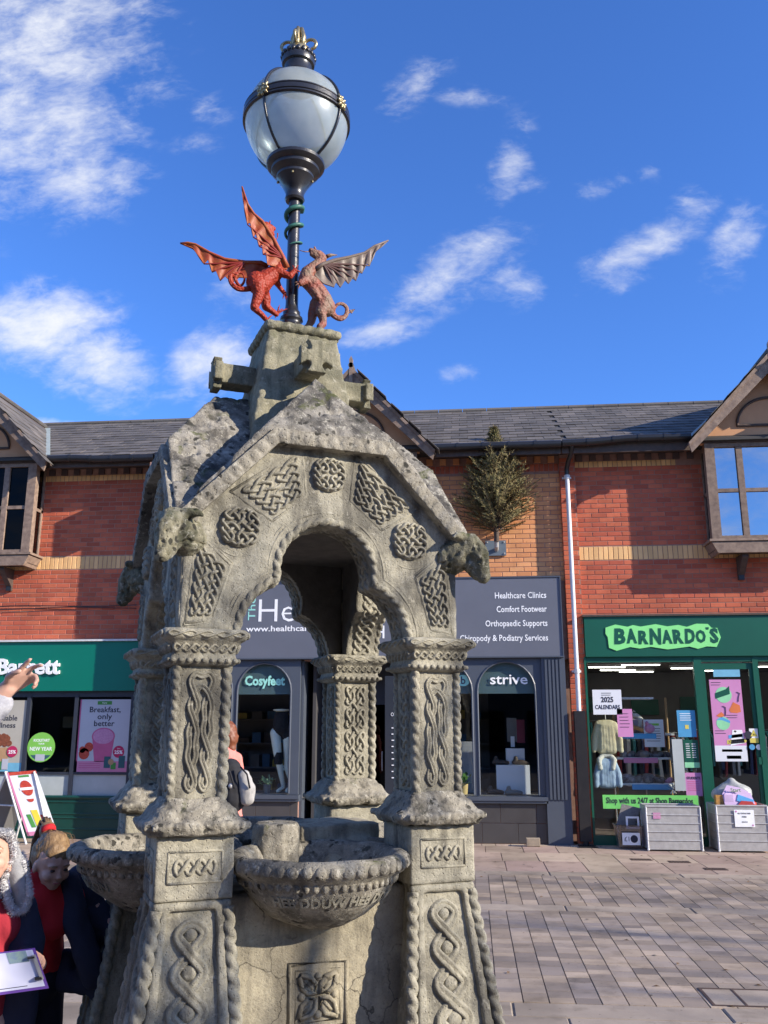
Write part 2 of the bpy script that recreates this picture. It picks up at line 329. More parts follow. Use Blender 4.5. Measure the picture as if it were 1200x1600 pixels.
def capsule(mb, pts, n=12):
    """overlapping volumes along a line, for fuse(): pts (x, y, z, r)"""
    for (a, b) in zip(pts, pts[1:]):
        A, B = V(a[:3]), V(b[:3]); d = max((B - A).length, 1e-6); k = max(2, int(d / (min(a[3], b[3]) * .8)) + 1)
        ps = [A.lerp(B, i / k) for i in range(k + 1)]; mb.tube(ps, [a[3] + (b[3] - a[3]) * i / k for i in range(k + 1)], n)
        mb.ball(A, a[3], n); mb.ball(B, b[3], n)
    return mb

# ------------------------------------------------------------ the terrace of shops (front wall in the plane Y = 13.7)
YF = 13.7
M('red_brick', (.53, .125, .058), (.60, .155, .075), .85, 9, .35, 160, piece=.16, pieceb=(.44, .092, .048), grime=.45)
M('buff_brick', (.72, .335, .14), (.78, .38, .17), .85, 9, .35, 160, piece=.13, pieceb=(.66, .27, .11), grime=.4)
M('yellow_brick', (.76, .44, .18), (.80, .49, .22), .85, 9, .3, 160, piece=.13)
M('dark_brick', (.09, .06, .055), None, .85, 9, .3, 160, piece=.2)
M('mortar', (.30, .16, .12), (.38, .22, .17), .95, 14, .4, 200)
M('pale_mortar', (.46, .27, .20), (.36, .19, .14), .95, 14, .4, 200)
M('slate', (.095, .085, .075), (.13, .115, .10), .7, 5, .5, 90, piece=.22, pieceb=(.145, .125, .108), grime=.7)
M('roof_felt', (.04, .038, .036)); M('lead', (.38, .42, .40), (.28, .33, .31), .6, 12, .2)
M('weathered_timber', (.30, .215, .16), (.16, .11, .085), .8, 13, .5, 70, piece=.15)
M('dark_timber', (.10, .065, .05), (.055, .04, .034), .75, 13, .4, 70)
M('black_plastic', (.016, .016, .018), None, .35, 8); M('render_orange', (.62, .33, .17), (.56, .29, .15), .9, 4, .15, 200)
M('slate_blue_paint', (.078, .092, .118), (.07, .083, .108), .42, 3); M('sign_grey', (.135, .145, .18), (.12, .13, .162), .5, 1.5)
M('teal_sign', (.0, .17, .115), (.0, .155, .105), .38, 1.2); M('bottle_green_paint', (.006, .10, .062), (.006, .088, .055), .4, 2)
M('dark_green_paint', (.006, .06, .045), (.005, .05, .04), .4, 4); M('white_letters', (.82, .83, .84), None, .5); M('aqua_letters', (.30, .66, .58), None, .5)
M('grey_tile', (.075, .07, .07), (.06, .056, .056), .35, 3, piece=.08); M('interior_dark', (.05, .048, .05), None, .9, 2); M('interior_mid', (.16, .155, .15), None, .9, 3)
M('interior_floor', (.12, .10, .09), None, .6, 2); M('white_card', (.74, .76, .80), (.70, .72, .76), .6, 3); M('frosted_panel', (.50, .54, .53), (.42, .46, .45), .25, 3)
M('white_paint', (.72, .73, .74), (.55, .55, .54), .5, 20, .2, 60); M('black_paint', (.012, .012, .014), (.022, .02, .02), .45, 6, .2, 40)

def brick_rows(x0, x1, z0, z1, Y, kind, out, ph=0, L_=.215, seedrow=0):
    """stretcher courses 75 mm high, clipped to the wall's ends"""
    k = 0; z = z0
    while z + .065 <= z1 + .012:
        x = x0 - (.1125 if (k + seedrow) % 2 else 0) - ph
        while x < x1:
            a, b = max(x, x0), min(x + L_, x1)
            if b - a > .045:
                out.append((kind, Matrix.Translation(((a + b) / 2, Y - .006 + random.uniform(-.0015, .0015), z + .0325)) @ Matrix.Diagonal(((b - a) / L_, 1, 1, 1))))
            x += L_ + .01
        z += .075; k += 1
def soldiers(x0, x1, z, Y, kind, out, w=.065, gap=.010, dz=0):
    x = x0
    while x + w <= x1 + .003:
        out.append((kind, Matrix.Translation((x + w / 2, Y - .007 + random.uniform(-.001, .001), z)))); x += w + gap
BK = lambda: {'r': (ebox(.215, .03, .065), 0), 'b': (ebox(.215, .03, .065), 1), 's': (ebox(.065, .03, .205), 2), 'h': (ebox(.065, .03, .095), 2), 'rs': (ebox(.065, .03, .12), 0), 'd': (ebox(.10, .09, .10), 0), 'dk': (ebox(.10, .05, .10), 3), 'bd': (ebox(.10, .09, .10), 1)}
BMATS = [MATS[k] for k in ('red_brick', 'buff_brick', 'yellow_brick', 'dark_brick')]
GX = {'L': -8.02, 'C': -1.78, 'R': 4.66}; GH = 1.22; GZ0, GZ1 = 5.9, 7.22; RZ = lambda y: 5.97 + (y - 13.3) * .577
def in_gable(x, z):
    for g in GX.values():
        if abs(x - g) < GH * (GZ1 - z) / (GZ1 - GZ0) - .04: return True
    return False
def slates(O, E, S, w, h, rows, cols, keep, out):
    E = V(E).normalized(); S = V(S).normalized(); Nn = E.cross(S)
    if Nn.z < 0: Nn = -Nn
    for j in range(rows):
        for i in range(cols):
            p = V(O) + E * ((i + (.5 if j % 2 else 0)) * w) + S * (j * h + h / 2)
            if not keep(p): continue
            X = E; Y = -Nn; Z = X.cross(Y)
            W = Matrix((X, Y, Z)).transposed().to_4x4(); W.translation = p + Nn * (.016 + random.uniform(-.002, .003))
            out.append(('t', W @ Matrix.Rotation(-.045 + random.uniform(-.012, .012), 4, 'X') @ Matrix.Rotation(random.uniform(-.012, .012), 4, 'Y')))
SK = lambda: {'t': (ebox(.262, .008, .262, .002), 0)}

def bay(b, xc, blue):
    """timber oriel with its gable: parts of building b"""
    y0, y1 = 13.30, YF
    bay_ = MB(); h = 1.02
    bay_.box(xc - h + .03, xc + h - .03, y0 + .05, YF, 4.20, 4.33)
    o = bay_.build('bay_window', MATS['dark_timber'], b)
    f = MB()
    xs = [xc - h, xc - h / 2, xc, xc + h / 2, xc + h]
    for i, x in enumerate(xs):
        w = .075 if i in (0, 4) else .045
        if i == 0: f.box(x, x + w * 1.9, y0, y0 + .12, 4.36, 5.86)
        elif i == 4: f.box(x - w * 1.9, x, y0, y0 + .12, 4.36, 5.86)
        else: f.box(x - w, x + w, y0 + .015, y0 + .085, 4.415, 5.80)
    f.box(xc - h + .14, xc + h - .14, y0 + .008, y0 + .09, 5.80, 5.86); f.box(xc - h + .14, xc + h - .14, y0 + .008, y0 + .09, 4.36, 4.415)
    f.box(xc - h + .145, xc + h - .145, y0 + .022, y0 + .075, 5.09, 5.145)
    for s in (-1, 1):
        x = xc + s * (h - .03); f.box(min(x, x - s * .05), max(x, x - s * .05), y0 + .12, YF, 5.80, 5.86); f.box(min(x, x - s * .05), max(x, x - s * .05), y0 + .12, YF, 5.09, 5.14); f.box(min(x, x - s * .05), max(x, x - s * .05), YF - .06, YF + .01, 4.36, 5.80)
    f.build('frame', MATS['weathered_timber'], o)
    for i in range(4):
        for (za, zb) in ((4.415, 5.09), (5.145, 5.80)):
            g = MB(); g.box(xs[i] + .05, xs[i + 1] - .05, y0 + .05, y0 + .056, za, zb); g.build('pane', MATS['bay_window_glass' if blue else 'dark_bay_glass'], o)
    for s in (-1, 1):
        for (za, zb) in ((4.36, 5.09), (5.14, 5.80)):
            x = xc + s * (h - .05); g = MB(); g.box(x - .003, x + .003, y0 + .12, YF - .06, za, zb); g.build('pane', MATS['dark_bay_glass'], o)
    s_ = MB(); s_.box(xc - h - .05, xc + h + .05, y0 - .05, YF, 4.325, 4.36); s_.build('sill', MATS['weathered_timber'], o)
    a = MB(); a.prism([(xc - h - .02, 4.315), (xc - h + .06, 4.15), (xc + h - .06, 4.15), (xc + h + .02, 4.315)], lambda p, q, d: (p, d, q), y0 - .03, y0 + .02)
    for s in (-1, 1): a.add([(xc + s * (h + .02), y0 + .02, 4.315), (xc + s * (h - .06), y0 + .02, 4.15), (xc + s * (h + .02), YF, 4.315), (xc + s * (h - .06), YF, 4.15), (xc + s * (h - .02), y0 + .02, 4.315), (xc + s * (h - .1), y0 + .02, 4.15), (xc + s * (h - .02), YF, 4.315), (xc + s * (h - .1), YF, 4.15)], [(0, 1, 3, 2), (4, 6, 7, 5), (0, 2, 6, 4), (1, 5, 7, 3), (0, 4, 5, 1), (2, 3, 7, 6)])
    a.build('apron', MATS['weathered_timber'], o)
    inn = MB(); inn.box(xc - h + .2, xc + h - .2, 13.62, 13.69, 4.4, 5.8); inn.build('room_blind', MATS['interior_dark'], o)
    for s in (-1, 1):
        k = MB(); x = xc + s * .55
        k.prism([(0, 4.15), (-.34, 4.15), (-.34, 4.10), (-.05, 3.86), (-.05, 3.80), (0, 3.80)], lambda p, q, d: (d, YF + p, q), x - .045, x + .045)
        k.build('bracket', MATS['dark_timber'], o)
        pl = MB(); pl.box(x - .04, x + .04, YF - .065, YF - .05, 3.80, 3.87); pl.build('bracket_plate', MATS['black_plastic'], o)
def gable(b, xc):
    yf = 13.02
    g = MB(); zt = GZ1 - .14
    g.prism([(xc - 1.06, 5.86), (xc + 1.06, 5.86), (xc + 1.06, 5.99), (xc, zt), (xc - 1.06, 5.99)], lambda p, q, d: (p, d, q), 13.32, 13.42)
    o = g.build('gable', MATS['render_orange'], b)
    t = MB(); n = 20; r = .5
    pts = [(xc + r * math.cos(PI * i / n), 13.30, 6.13 + r * .88 * math.sin(PI * i / n)) for i in range(n + 1)] + [(xc + r - 2 * r * i / 6, 13.30, 6.13) for i in range(1, 6)][::-1][::-1]
    pts = [(xc + r * math.cos(PI * i / n), 13.305, 6.13 + r * .88 * math.sin(PI * i / n)) for i in range(n + 1)] + [(xc - r + 2 * r * i / 6, 13.305, 6.13) for i in range(1, 6)]
    t.tube(pts, .022, 6, closed=True); t.build('half_round_moulding', MATS['dark_timber'], o)
    t = MB(); t.box(xc - 1.1, xc + 1.1, 13.28, 13.32, 5.865, 5.905); t.build('timber_rail', MATS['dark_timber'], o)
    for s in (-1, 1):
        ang = math.atan2(GZ1 - GZ0, GH)
        for (w0, w1, ya, yb, mt) in ((0, .20, yf, yf + .035, 'weathered_timber'), (.0, .055, yf - .022, yf, 'weathered_timber')):
            k = MB(); nx, nz_ = math.sin(ang), -math.cos(ang)
            A = (xc + s * (GH + .10), GZ0 - .11); B = (xc, GZ1)
            P = [(A[0] - s * 0, A[1] - 0), (B[0], B[1]), (B[0], B[1] - w1 / math.cos(ang)), (A[0] - s * w1 * .2, A[1] - w1 * .75)] if s < 0 else [(A[0], A[1]), (A[0] - s * w1 * .2, A[1] - w1 * .75), (B[0], B[1] - w1 / math.cos(ang)), (B[0], B[1])]
            k.prism(P, lambda p, q, d: (p, d, q), ya, yb); k.build('barge_board', MATS[mt], o)
        # roof slope boards under the slates
        k = MB(); A = V((xc + s * (GH + .1), yf + .035, GZ0 - .11)); B = V((xc, yf + .035, GZ1)); dv = V((0, 0, -.03))
        yb = 15.6; ya = 13.32
        k.add([A, B, V((xc, yb, GZ1)), V((A.x, ya, A.z)), A + dv, B + dv, V((xc, yb, GZ1 - .03)), V((A.x, ya, A.z - .03))], [(0, 1, 2, 3), (7, 6, 5, 4), (0, 4, 5, 1), (1, 5, 6, 2), (2, 6, 7, 3), (3, 7, 4, 0)])
        k.build('roof_board', MATS['dark_timber'], o)
    k = MB(); k.box(xc - .028, xc + .028, yf - .03, yf + .03, GZ1 - .35, GZ1 + .12); k.add([(xc - .028, yf - .03, GZ1 + .12), (xc + .028, yf - .03, GZ1 + .12), (xc + .028, yf + .03, GZ1 + .12), (xc - .028, yf + .03, GZ1 + .12), (xc, yf, GZ1 + .19)], [(0, 1, 4), (1, 2, 4), (2, 3, 4), (3, 0, 4)])
    k.build('finial', MATS['weathered_timber'], o)
    return o
def roof(b, x0, x1, gx):
    m = MB(); m.add([(x0, 13.22, RZ(13.22)), (x1, 13.22, RZ(13.22)), (x1, 15.75, RZ(15.75)), (x0, 15.75, RZ(15.75)), (x1, 18.2, 5.97), (x0, 18.2, 5.97), (x0, 13.22, RZ(13.22) - .04), (x1, 13.22, RZ(13.22) - .04), (x1, 18.2, 5.9), (x0, 18.2, 5.9)], [(0, 1, 2, 3), (3, 2, 4, 5), (6, 9, 8, 7), (0, 6, 7, 1), (1, 7, 8, 4, 2), (0, 3, 5, 9, 6), (5, 4, 8, 9)])
    o = m.build('roof', MATS['roof_felt'], b); it = []
    c, s = 1 / math.hypot(1, .577), .577 / math.hypot(1, .577); rows = 13
    slates((x0 + .1, 13.20, RZ(13.20)), (1, 0, 0), (0, c, s), .266, .224, rows, int((x1 - x0) / .266) + 2, lambda p: not in_gable(p.x, p.z) and p.x < x1 + .06, it)
    xc = gx; ang = math.atan2(GZ1 - GZ0, GH); cl, sl = math.cos(ang), math.sin(ang)
    for sd in (-1, 1):
        A = V((xc + sd * (GH + .13), 13.0, GZ0 - .13)); S = V((-sd * cl, 0, sl))
        E_ = V((0, 1, 0)) if sd > 0 else V((0, -1, 0))
        # E x (-N) = S orientation is handled in slates(); run along Y
        slates(A + (V((0, 0, 0)) if sd > 0 else V((0, 2.6, 0))), E_, S, .266, .2, 9, 10, lambda p: p.z > RZ(p.y) - .05 and p.y > 12.98 and p.z < GZ1 - .03, it)
    pieces(it, 'slate', o, [MATS['slate']], SK())
    r = MB(); x = x0
    while x < x1: r.tube([(x, 15.75, RZ(15.75) + .02), (min(x + .44, x1), 15.75, RZ(15.75) + .02)], .05, 8); x += .45
    r.build('ridge_tiles', MATS['slate'], o)
    r = MB(); r.tube([(xc, 12.99, GZ1 + .02), (xc, 15.4, GZ1 + .02)], .045, 8); r.build('gable_ridge', MATS['slate'], o)
    for sd in (-1, 1):
        k = MB(); P = [V((xc + sd * (GH * (GZ1 - z) / (GZ1 - GZ0)), 13.3 + (z - 5.97) / .577, z + .03)) for z in (5.93, GZ1 - .05)]
        k.add([P[0] + V((-.07, 0, 0)), P[0] + V((.07, 0, 0)), P[1] + V((.07, 0, 0)), P[1] + V((-.07, 0, 0))], [(0, 1, 2, 3)]); 
        me = k.mesh('valley_lead', MATS['lead'], WM[b.name]); me = evald(me, [('SOLIDIFY', dict(thickness=.01))]); link('valley_lead', me, o)
def eaves(b, segs, sag):
    for (x0, x1) in segs: f = MB(); f.box(x0, x1, 13.26, 13.285, 5.75, 5.885); f.box(x0, x1, 13.285, 13.69, 5.845, 5.865); f.build('fascia_board', MATS['dark_timber'], b)
    for (x0, x1) in segs:
        g = MB(); n = 12; g.tube([(x0 + (x1 - x0) * i / n, 13.19, 5.885 + sag((x0 + (x1 - x0) * i / n))) for i in range(n + 1)], .058, 10)
        for i in range(1, 5): x = x0 + (x1 - x0) * i / 5; g.tube([(x - .02, 13.19, 5.885 + sag(x)), (x + .02, 13.19, 5.885 + sag(x))], .066, 10)
        g.build('gutter', MATS['black_plastic'], b, 40)

B1 = thing('shop_building', 'red brick shop unit with teal green sign and dark-paned timber oriel, left of the fountain', 'building', (-7.4, YF, 0))
B2 = thing('shop_building', 'buff brick shop unit with grey sign and arched display windows, behind the fountain', 'building', (-1.8, YF, 0))
B3 = thing('shop_building', 'red brick shop unit with dark green sign and blue-reflecting oriel, at the right', 'building', (4.0, YF, 0))
XS = [(-9.6, -4.98), (-4.98, 1.48), (1.48, 7.2)]
for b, (x0, x1), g, mt in ((B1, XS[0], 'L', 'pale_mortar'), (B2, XS[1], 'C', 'mortar'), (B3, XS[2], 'R', 'mortar')):
    w = MB(); w.box(x0, x1, YF, YF + .2, {'L': 2.18, 'C': 2.64, 'R': 2.63}[g], 5.9); w.box(x0, x1, 18, 18.2, 0, 5.9)
    w.box(x0, x0 + .1, YF + .2, 18, 0, 5.9); w.box(x1 - .1, x1, YF + .2, 18, 0, 5.9); w.box(x0 + .1, x1 - .1, YF + .2, 18, 3.0, 3.15)
    wall = w.build('wall', MATS[mt], b); it = []
    if g == 'C':
        brick_rows(x0, x1, 3.84, 5.56, YF, 'b', it); soldiers(x0, x1, 5.66, YF, 'rs', it); 
    else:
        xa = x0 if g == 'L' else 1.72
        brick_rows(xa, x1, 4.145 - .075 * (19 if g == 'L' else 12), 4.14, YF, 'r', it, seedrow=1); brick_rows(xa, x1, 4.375, 5.63, YF, 'r', it)
        soldiers(xa, x1, 4.2525, YF, 's', it); soldiers(xa + .5 if g == 'L' else xa, x1 if g == 'L' else 3.3, 5.69, YF, 'h', it)
    x = x0 + .1
    while x < x1: it.append(('bd' if g == 'C' else 'dk', Matrix.Translation((x, YF - .04, 5.79)))); x += .215
    if g == 'R':
        p = MB(); p.box(1.485, 1.715, YF - .075, YF - .002, 0, 5.84); p.build('pier', MATS['mortar'], b)
        brick_rows(1.48, 1.72, 0.02, 5.82, YF - .075, 'r', it)
        for z in range(76):
            it.append(('r', Matrix.Translation((1.482 + .006, YF - .04, .0525 + z * .075)) @ Matrix.Rotation(-PI / 2, 4, 'Z') @ Matrix.Diagonal((.32, 1, 1, 1)) @ Matrix.Translation((0, -.012, 0))))
    if g == 'L':
        # unseen pier with overhanging head, added to cast shadow on the left wall
        p = MB(); p.box(-4.985, -4.80, YF - .46, YF - .002, 0, 5.15); p.box(-5.0, -4.79, YF - .64, YF - .002, 5.15, 5.74); p.build('shadow_pier', MATS['mortar'], b)
        brick_rows(-4.985, -4.80, 0.02, 5.14, YF - .465, 'r', it)
        for k in range(68):
            for yy in (0, .225): it.append(('r', Matrix.Translation((-4.990, YF - .35 + yy, .0525 + k * .075)) @ Matrix.Rotation(-PI / 2, 4, 'Z')))
    pieces(it, 'brick', wall, BMATS, BK())
    bay(b, GX[g], g == 'R'); gable(b, GX[g]); roof(b, x0, x1, GX[g])
eaves(B1, [(-9.6, -9.3), (-6.76, -4.99)], lambda x: -.03 * max(0, min(1, (x + 6.3) / .4)))
eaves(B2, [(-4.97, -3.05), (-.52, 1.47)], lambda x: 0)
eaves(B3, [(1.49, 3.42), (5.9, 7.2)], lambda x: .012 + .045 * max(0, min(1, (x - 1.9) / .6)))

# ---- shopfront of the centre unit
def glassbox(mb, x0, x1, z0, z1, Y, m=0): mb.box(x0, x1, Y, Y + .006, z0, z1, m)
def room(b, x0, x1, mt='interior_dark', z1=2.64, y1=17.4):
    r = MB(); r.box(x0, x1, y1, y1 + .05, 0, z1); r.box(x0 - .05, x0, 13.9, y1, 0, z1); r.box(x1, x1 + .05, 13.9, y1, 0, z1); r.box(x0, x1, 13.9, y1, z1, z1 + .03); r.box(x0, x1, 13.75, y1, .0, .012, 1)
    return r.build('shop_room', [MATS[mt], MATS['interior_floor']], b)
def arch_front(b, x0, x1, wins, zt):
    """painted timber front with round-headed openings"""
    n = 14; out = [(x0, .66), ]
    for (a, c) in wins:
        r = (c - a) / 2; zc = 2.60 - r; out += [(a, .66), (a, zc)] + [((a + c) / 2 - r * math.cos(PI * i / n), zc + r * math.sin(PI * i / n)) for i in range(1, n)] + [(c, zc), (c, .66)]
    out += [(x1, .66), (x1, zt), (x0, zt)]
    m = MB(); m.prism(out, lambda p, q, d: (p, d, q), 13.60, 13.68); o = m.build('window_surround', MATS['slate_blue_paint'], b)
    for (a, c) in wins:
        r = (c - a) / 2; zc = 2.60 - r
        g = MB(); g.prism([(a, .66), (c, .66), (c, zc)] + [((a + c) / 2 + r * math.cos(PI * i / n), zc + r * math.sin(PI * i / n)) for i in range(1, n)] + [(a, zc)], lambda p, q, d: (p, d, q), 13.655, 13.66)
        g.build('pane', GLS, o)
        f = MB(); f.tube([(a, 13.60, .68), (a, 13.60, zc)] + [((a + c) / 2 - r * math.cos(PI * i / n), 13.60, zc + r * math.sin(PI * i / n)) for i in range(1, n)] + [(c, 13.60, zc), (c, 13.60, .68)], .016, 6); f.build('moulding', MATS['slate_blue_paint'], o)
        # band of window film behind the lettering
        zf = 2.13; k = MB(); k.prism([(a, zf), (c, zf), (c, zc)] + [((a + c) / 2 + r * math.cos(PI * i / n), zc + r * math.sin(PI * i / n)) for i in range(1, n)] + [(a, zc)], lambda p, q, d: (p, d, q), 13.672, 13.675); k.build('window_film', M('window_film', (.10, .155, .17), (.085, .13, .15), .3, 2), o)
    return o
room(B2, -4.95, -2.45); room(B2, -.95, 1.38)
for (x0, x1, wins) in ((-4.55, -2.60, [(-4.48, -3.66), (-3.58, -2.74)]), (-.92, 1.06, [(-.84, 0.02), (.10, .96)])):
    arch_front(B2, x0, x1, wins, 2.68)
    s = MB(); s.box(x0 - .02, x1 + .02, 13.54, 13.70, .60, .655); s.box(x0 - .02, x1 + .02, 13.56, 13.70, .565, .60); s.build('sill', MATS['slate_blue_paint'], B2)
    s = MB(); s.box(x0, x1, 13.63, 13.75, 0, .565); o = s.build('stall_riser', MATS['mortar'], B2)
    for j in range(2):
        x = x0 + (0 if j else .18)
        xs = [x0] + [x0 + .52 * i + (.27 if j else 0) for i in range(1, 5)]; xs = [q for q in xs if q < x1 - .1] + [x1]
        for a, c in zip(xs, xs[1:]):
            t = MB(); w = (c - a - .006); t.v = []; e = ebox(w, .015, .272, .002); t.add([((a + c) / 2 + p[0], 13.617 + p[1], .145 + j * .28 + p[2]) for p in e.v], e.f); t.build('tile', MATS['grey_tile'], o)
for (x0, x1, s) in ((1.06, 1.41, 1), (-4.78, -4.55, -1)):
    p = MB(); p.box(x0, x1, 13.56, 13.72, 0, 2.68)
    o = p.build('pilaster', MATS['slate_blue_paint'], B2)
    n = 5
    for i in range(n):
        a = x0 + .05 + (x1 - x0 - .1) * i / (n - .35); f = MB(); f.box(a, a + (x1 - x0 - .1) / n * .62, 13.54, 13.562, .62, 2.62); f.build('flute', MATS['slate_blue_paint'], o)
# recessed doorway
d = MB(); d.box(-2.60, -2.56, 13.70, 14.9, .0, 2.68); d.box(-.96, -.92, 13.70, 14.9, .0, 2.68); d.box(-2.6, -.92, 14.9, 14.96, 2.1, 2.68); d.box(-2.6, -2.2, 14.9, 14.96, 0, 2.1); d.box(-1.3, -.92, 14.9, 14.96, 0, 2.1); d.box(-2.6, -.92, 13.7, 14.9, 2.66, 2.69)
d.build('doorway', MATS['slate_blue_paint'], B2)
d = MB(); d.box(-2.2, -2.1, 14.88, 14.93, 0, 2.1); d.box(-1.4, -1.3, 14.88, 14.93, 0, 2.1); d.box(-2.1, -1.4, 14.88, 14.93, 2.0, 2.1); d.box(-2.1, -1.4, 14.88, 14.93, 0, .25)
dr = d.build('door', MATS['slate_blue_paint'], B2); g = MB(); g.box(-2.1, -1.4, 14.9, 14.905, .25, 2.0); g.build('pane', GLD, dr)
h_ = MB(); h_.tube([(-1.46, 14.86, .95), (-1.46, 14.84, 1.0), (-1.46, 14.84, 1.2), (-1.46, 14.86, 1.25)], .012, 6); h_.build('handle', MATS['white_paint'], dr)
op = MB(); put_text(op, 'OPENING TIMES', .055, -1.05 + .05, 1.80, 13.655, width=.42); 
for i in range(9): op.box(-1.2, -1.2 + random.uniform(.15, .3), 13.65, 13.653, 1.62 - i * .09, 1.635 - i * .09)
op2 = MB(); op2.box(-1.30, -.93, 13.66, 13.69, .3, 2.4); sg = op2.build('notice_panel', M('notice_dark', (.03, .035, .045), None, .3, 2), B2)
op.build('lettering', MATS['white_letters'], sg)
# big grey sign
HC = thing('shop_sign', 'wide grey sign with white and aqua lettering, The Hea..., behind the fountain arch', 'sign', (-1.8, 13.6, 3.2))
s = MB(); s.box(-4.79, 1.385, 13.53, 13.70, 2.675, 3.865); s.build('panel', MATS['sign_grey'], HC)
s = MB(); s.box(-4.79, 1.40, 13.515, 13.70, 3.865, 3.885); s.box(-4.79, 1.40, 13.515, 13.70, 2.655, 2.675); s.box(1.385, 1.40, 13.515, 13.70, 2.675, 3.865); s.build('trim', MATS['slate_blue_paint'], HC)
for (q, h_, x_, z_, w_, al, bo) in (('Healthcare', .36, -3.27, 3.235, 2.25, 'LEFT', -.006), ('H', .20, -1.38, 2.96, None, 'CENTER', 0), ('www.healthcare.co.uk', .085, -3.46, 3.085, 1.45, 'LEFT', .012), ('Healthcare Clinics', .092, 1.175, 3.55, .775, 'RIGHT', .012), ('Comfort Footwear', .092, 1.175, 3.34, .755, 'RIGHT', .012), ('Orthopaedic Supports', .092, 1.175, 3.125, .93, 'RIGHT', .012), ('Chiropody & Podiatry Services', .092, 1.175, 2.905, 1.32, 'RIGHT', .012)):
    t = MB(); put_text(t, q, h_, x_, z_, 13.53, width=w_, align=al, bold=bo); t.build('line_of_lettering', MATS['white_letters'], HC)
t = MB(); vs, fs = textmesh('The', .115, width=.36); t.add([(-3.325 - b, 13.53 - d_, 3.44 + a) for a, b, d_ in vs], fs); t.build('rotated_word', MATS['aqua_letters'], HC)
# lettering and goods in the arched windows
for (nm, w, x, h, mt, lab) in (('strive', .56, .575, .15, 'white_letters', 'white strive lettering on the right arched window'), ('Cosyfeet', .63, -3.165, .14, 'aqua_letters', 'pale aqua Cosyfeet lettering on an arched window')):
    t = MB(); put_text(t, nm, h, x, 2.27, 13.652, m=0, width=w, bold=.035 if nm[0] == 'C' else .012, ext=.002); single(t, 'window_lettering', MATS[mt], lab, 'lettering')
t = MB(); n = 20; t.prism([(-.11 + .10 * math.cos(2 * PI * i / n), 2.325 + .085 * math.sin(2 * PI * i / n)) for i in range(n)], lambda p, q, d: (p, d, q), 13.648, 13.652); put_text(t, 'b', .11, -.11, 2.275, 13.647, m=1, ext=.002, bold=.02)
put_text(t, 'y', .10, -.27, 2.29, 13.652, ext=.002)
single(t, 'window_badge', [MATS['aqua_letters'], MATS['slate_blue_paint']], 'pale oval badge with a dark letter b on a window', 'sticker')
t = MB(); put_text(t, 'e', .11, -3.75, 2.28, 13.652, ext=.002, bold=.03); single(t, 'window_lettering', MATS['aqua_letters'], 'pale aqua letter e beside the dark corner pillar', 'lettering')
M('shoe_brown', (.07, .045, .035), (.04, .03, .025), .6, 30)
def shoe(x, y, z, s=1, c='shoe_brown'):
    m = MB(); capsule(m, [(x - .10 * s, y, z + .035, .035), (x + .02 * s, y, z + .04, .04), (x + .11 * s, y, z + .03, .03)]); capsule(m, [(x - .08 * s, y, z + .05, .03), (x - .07 * s, y, z + .10, .034)]); return m
for i, (x, y, z, lab) in enumerate(((.33, 13.95, .66, 'brown shoe in the right arched window, left of the white step'), (.60, 13.86, .66, 'pale laced shoe in front of the lower white block'), (.43, 14.12, 1.08, 'dark shoe on the lower white block, left one'), (.73, 14.12, 1.08, 'dark brown shoe on the lower white block, right one'))):
    single(fuse(shoe(x, y, z), .012), 'shoe', MATS['shoe_brown'] if i != 1 else MATS['interior_mid'], lab, 'shoe', 'all')
b_ = MB(); b_.box(.36, .86, 14.02, 14.30, .66, 1.08); single(b_, 'display_block', MATS['white_card'], 'lower white display block in the right arched window', 'display block')
b_ = MB(); b_.box(.52, .80, 14.16, 14.42, 1.08, 1.32); single(b_, 'display_block', MATS['white_card'], 'upper smaller white display block under the hanging bag', 'display block')
b_ = MB(); b_.box(-.1, 1.38, 13.75, 14.6, .60, .66); b_.box(-.92, -.1, 13.75, 14.6, .60, .66); b_.box(-4.9, -2.5, 13.75, 14.6, .60, .66); b_.build('window_deck', MATS['interior_mid'], B2)
b_ = MB(); b_.box(-.36, .05, 14.35, 14.4, .66, 1.42); single(b_, 'display_board', M('grey_card', (.24, .25, .27)), 'grey display board behind the small green potted plant', 'display board')
def plant(x, y, z, lab, col, potm, s=1, n=46):
    t_ = thing('potted_plant', lab, 'plant', (x, y, z)); p = MB(); p.lathe([(.001, z), (.05 * s, z), (.062 * s, z + .13 * s), (.055 * s, z + .13 * s), (.05 * s, z + .10 * s), (.001, z + .10 * s)], 14, (x, y, 0)); p.build('pot', potm, t_, 40)
    l = MB()
    for i in range(n):
        a = random.uniform(0, 2 * PI); e = random.uniform(.15, 1.4); r = random.uniform(.06, .15) * s; d = V((math.cos(a) * math.cos(e), math.sin(a) * math.cos(e), math.sin(e))); c = V((x, y, z + .12 * s)) + d * r; u = d.cross(V((0, 0, 1))).normalized() * .022 * s; w = (d + V((0, 0, random.uniform(-.5, .5)))).normalized() * .035 * s
        l.add([c - w, c + u, c + w, c - u], [(0, 1, 2, 3)])
    l.build('leaves', col, t_)
    return t_
M('leaf_green', (.06, .15, .04), (.10, .22, .06), .5, 20); M('leaf_pale', (.22, .38, .22), (.32, .46, .30), .5, 20); M('wood_pot', (.45, .34, .15)); M('grey_pot', (.12, .13, .14))
plant(-.14, 13.95, .66, 'small green plant in a square yellow pot in the arched window', MATS['leaf_green'], MATS['wood_pot'], 1.15); plant(-3.0 - .12, 13.82, .66, 'pale leafy plant in a grey pot beside the mannequin legs', MATS['leaf_pale'], MATS['grey_pot'], 1.0)
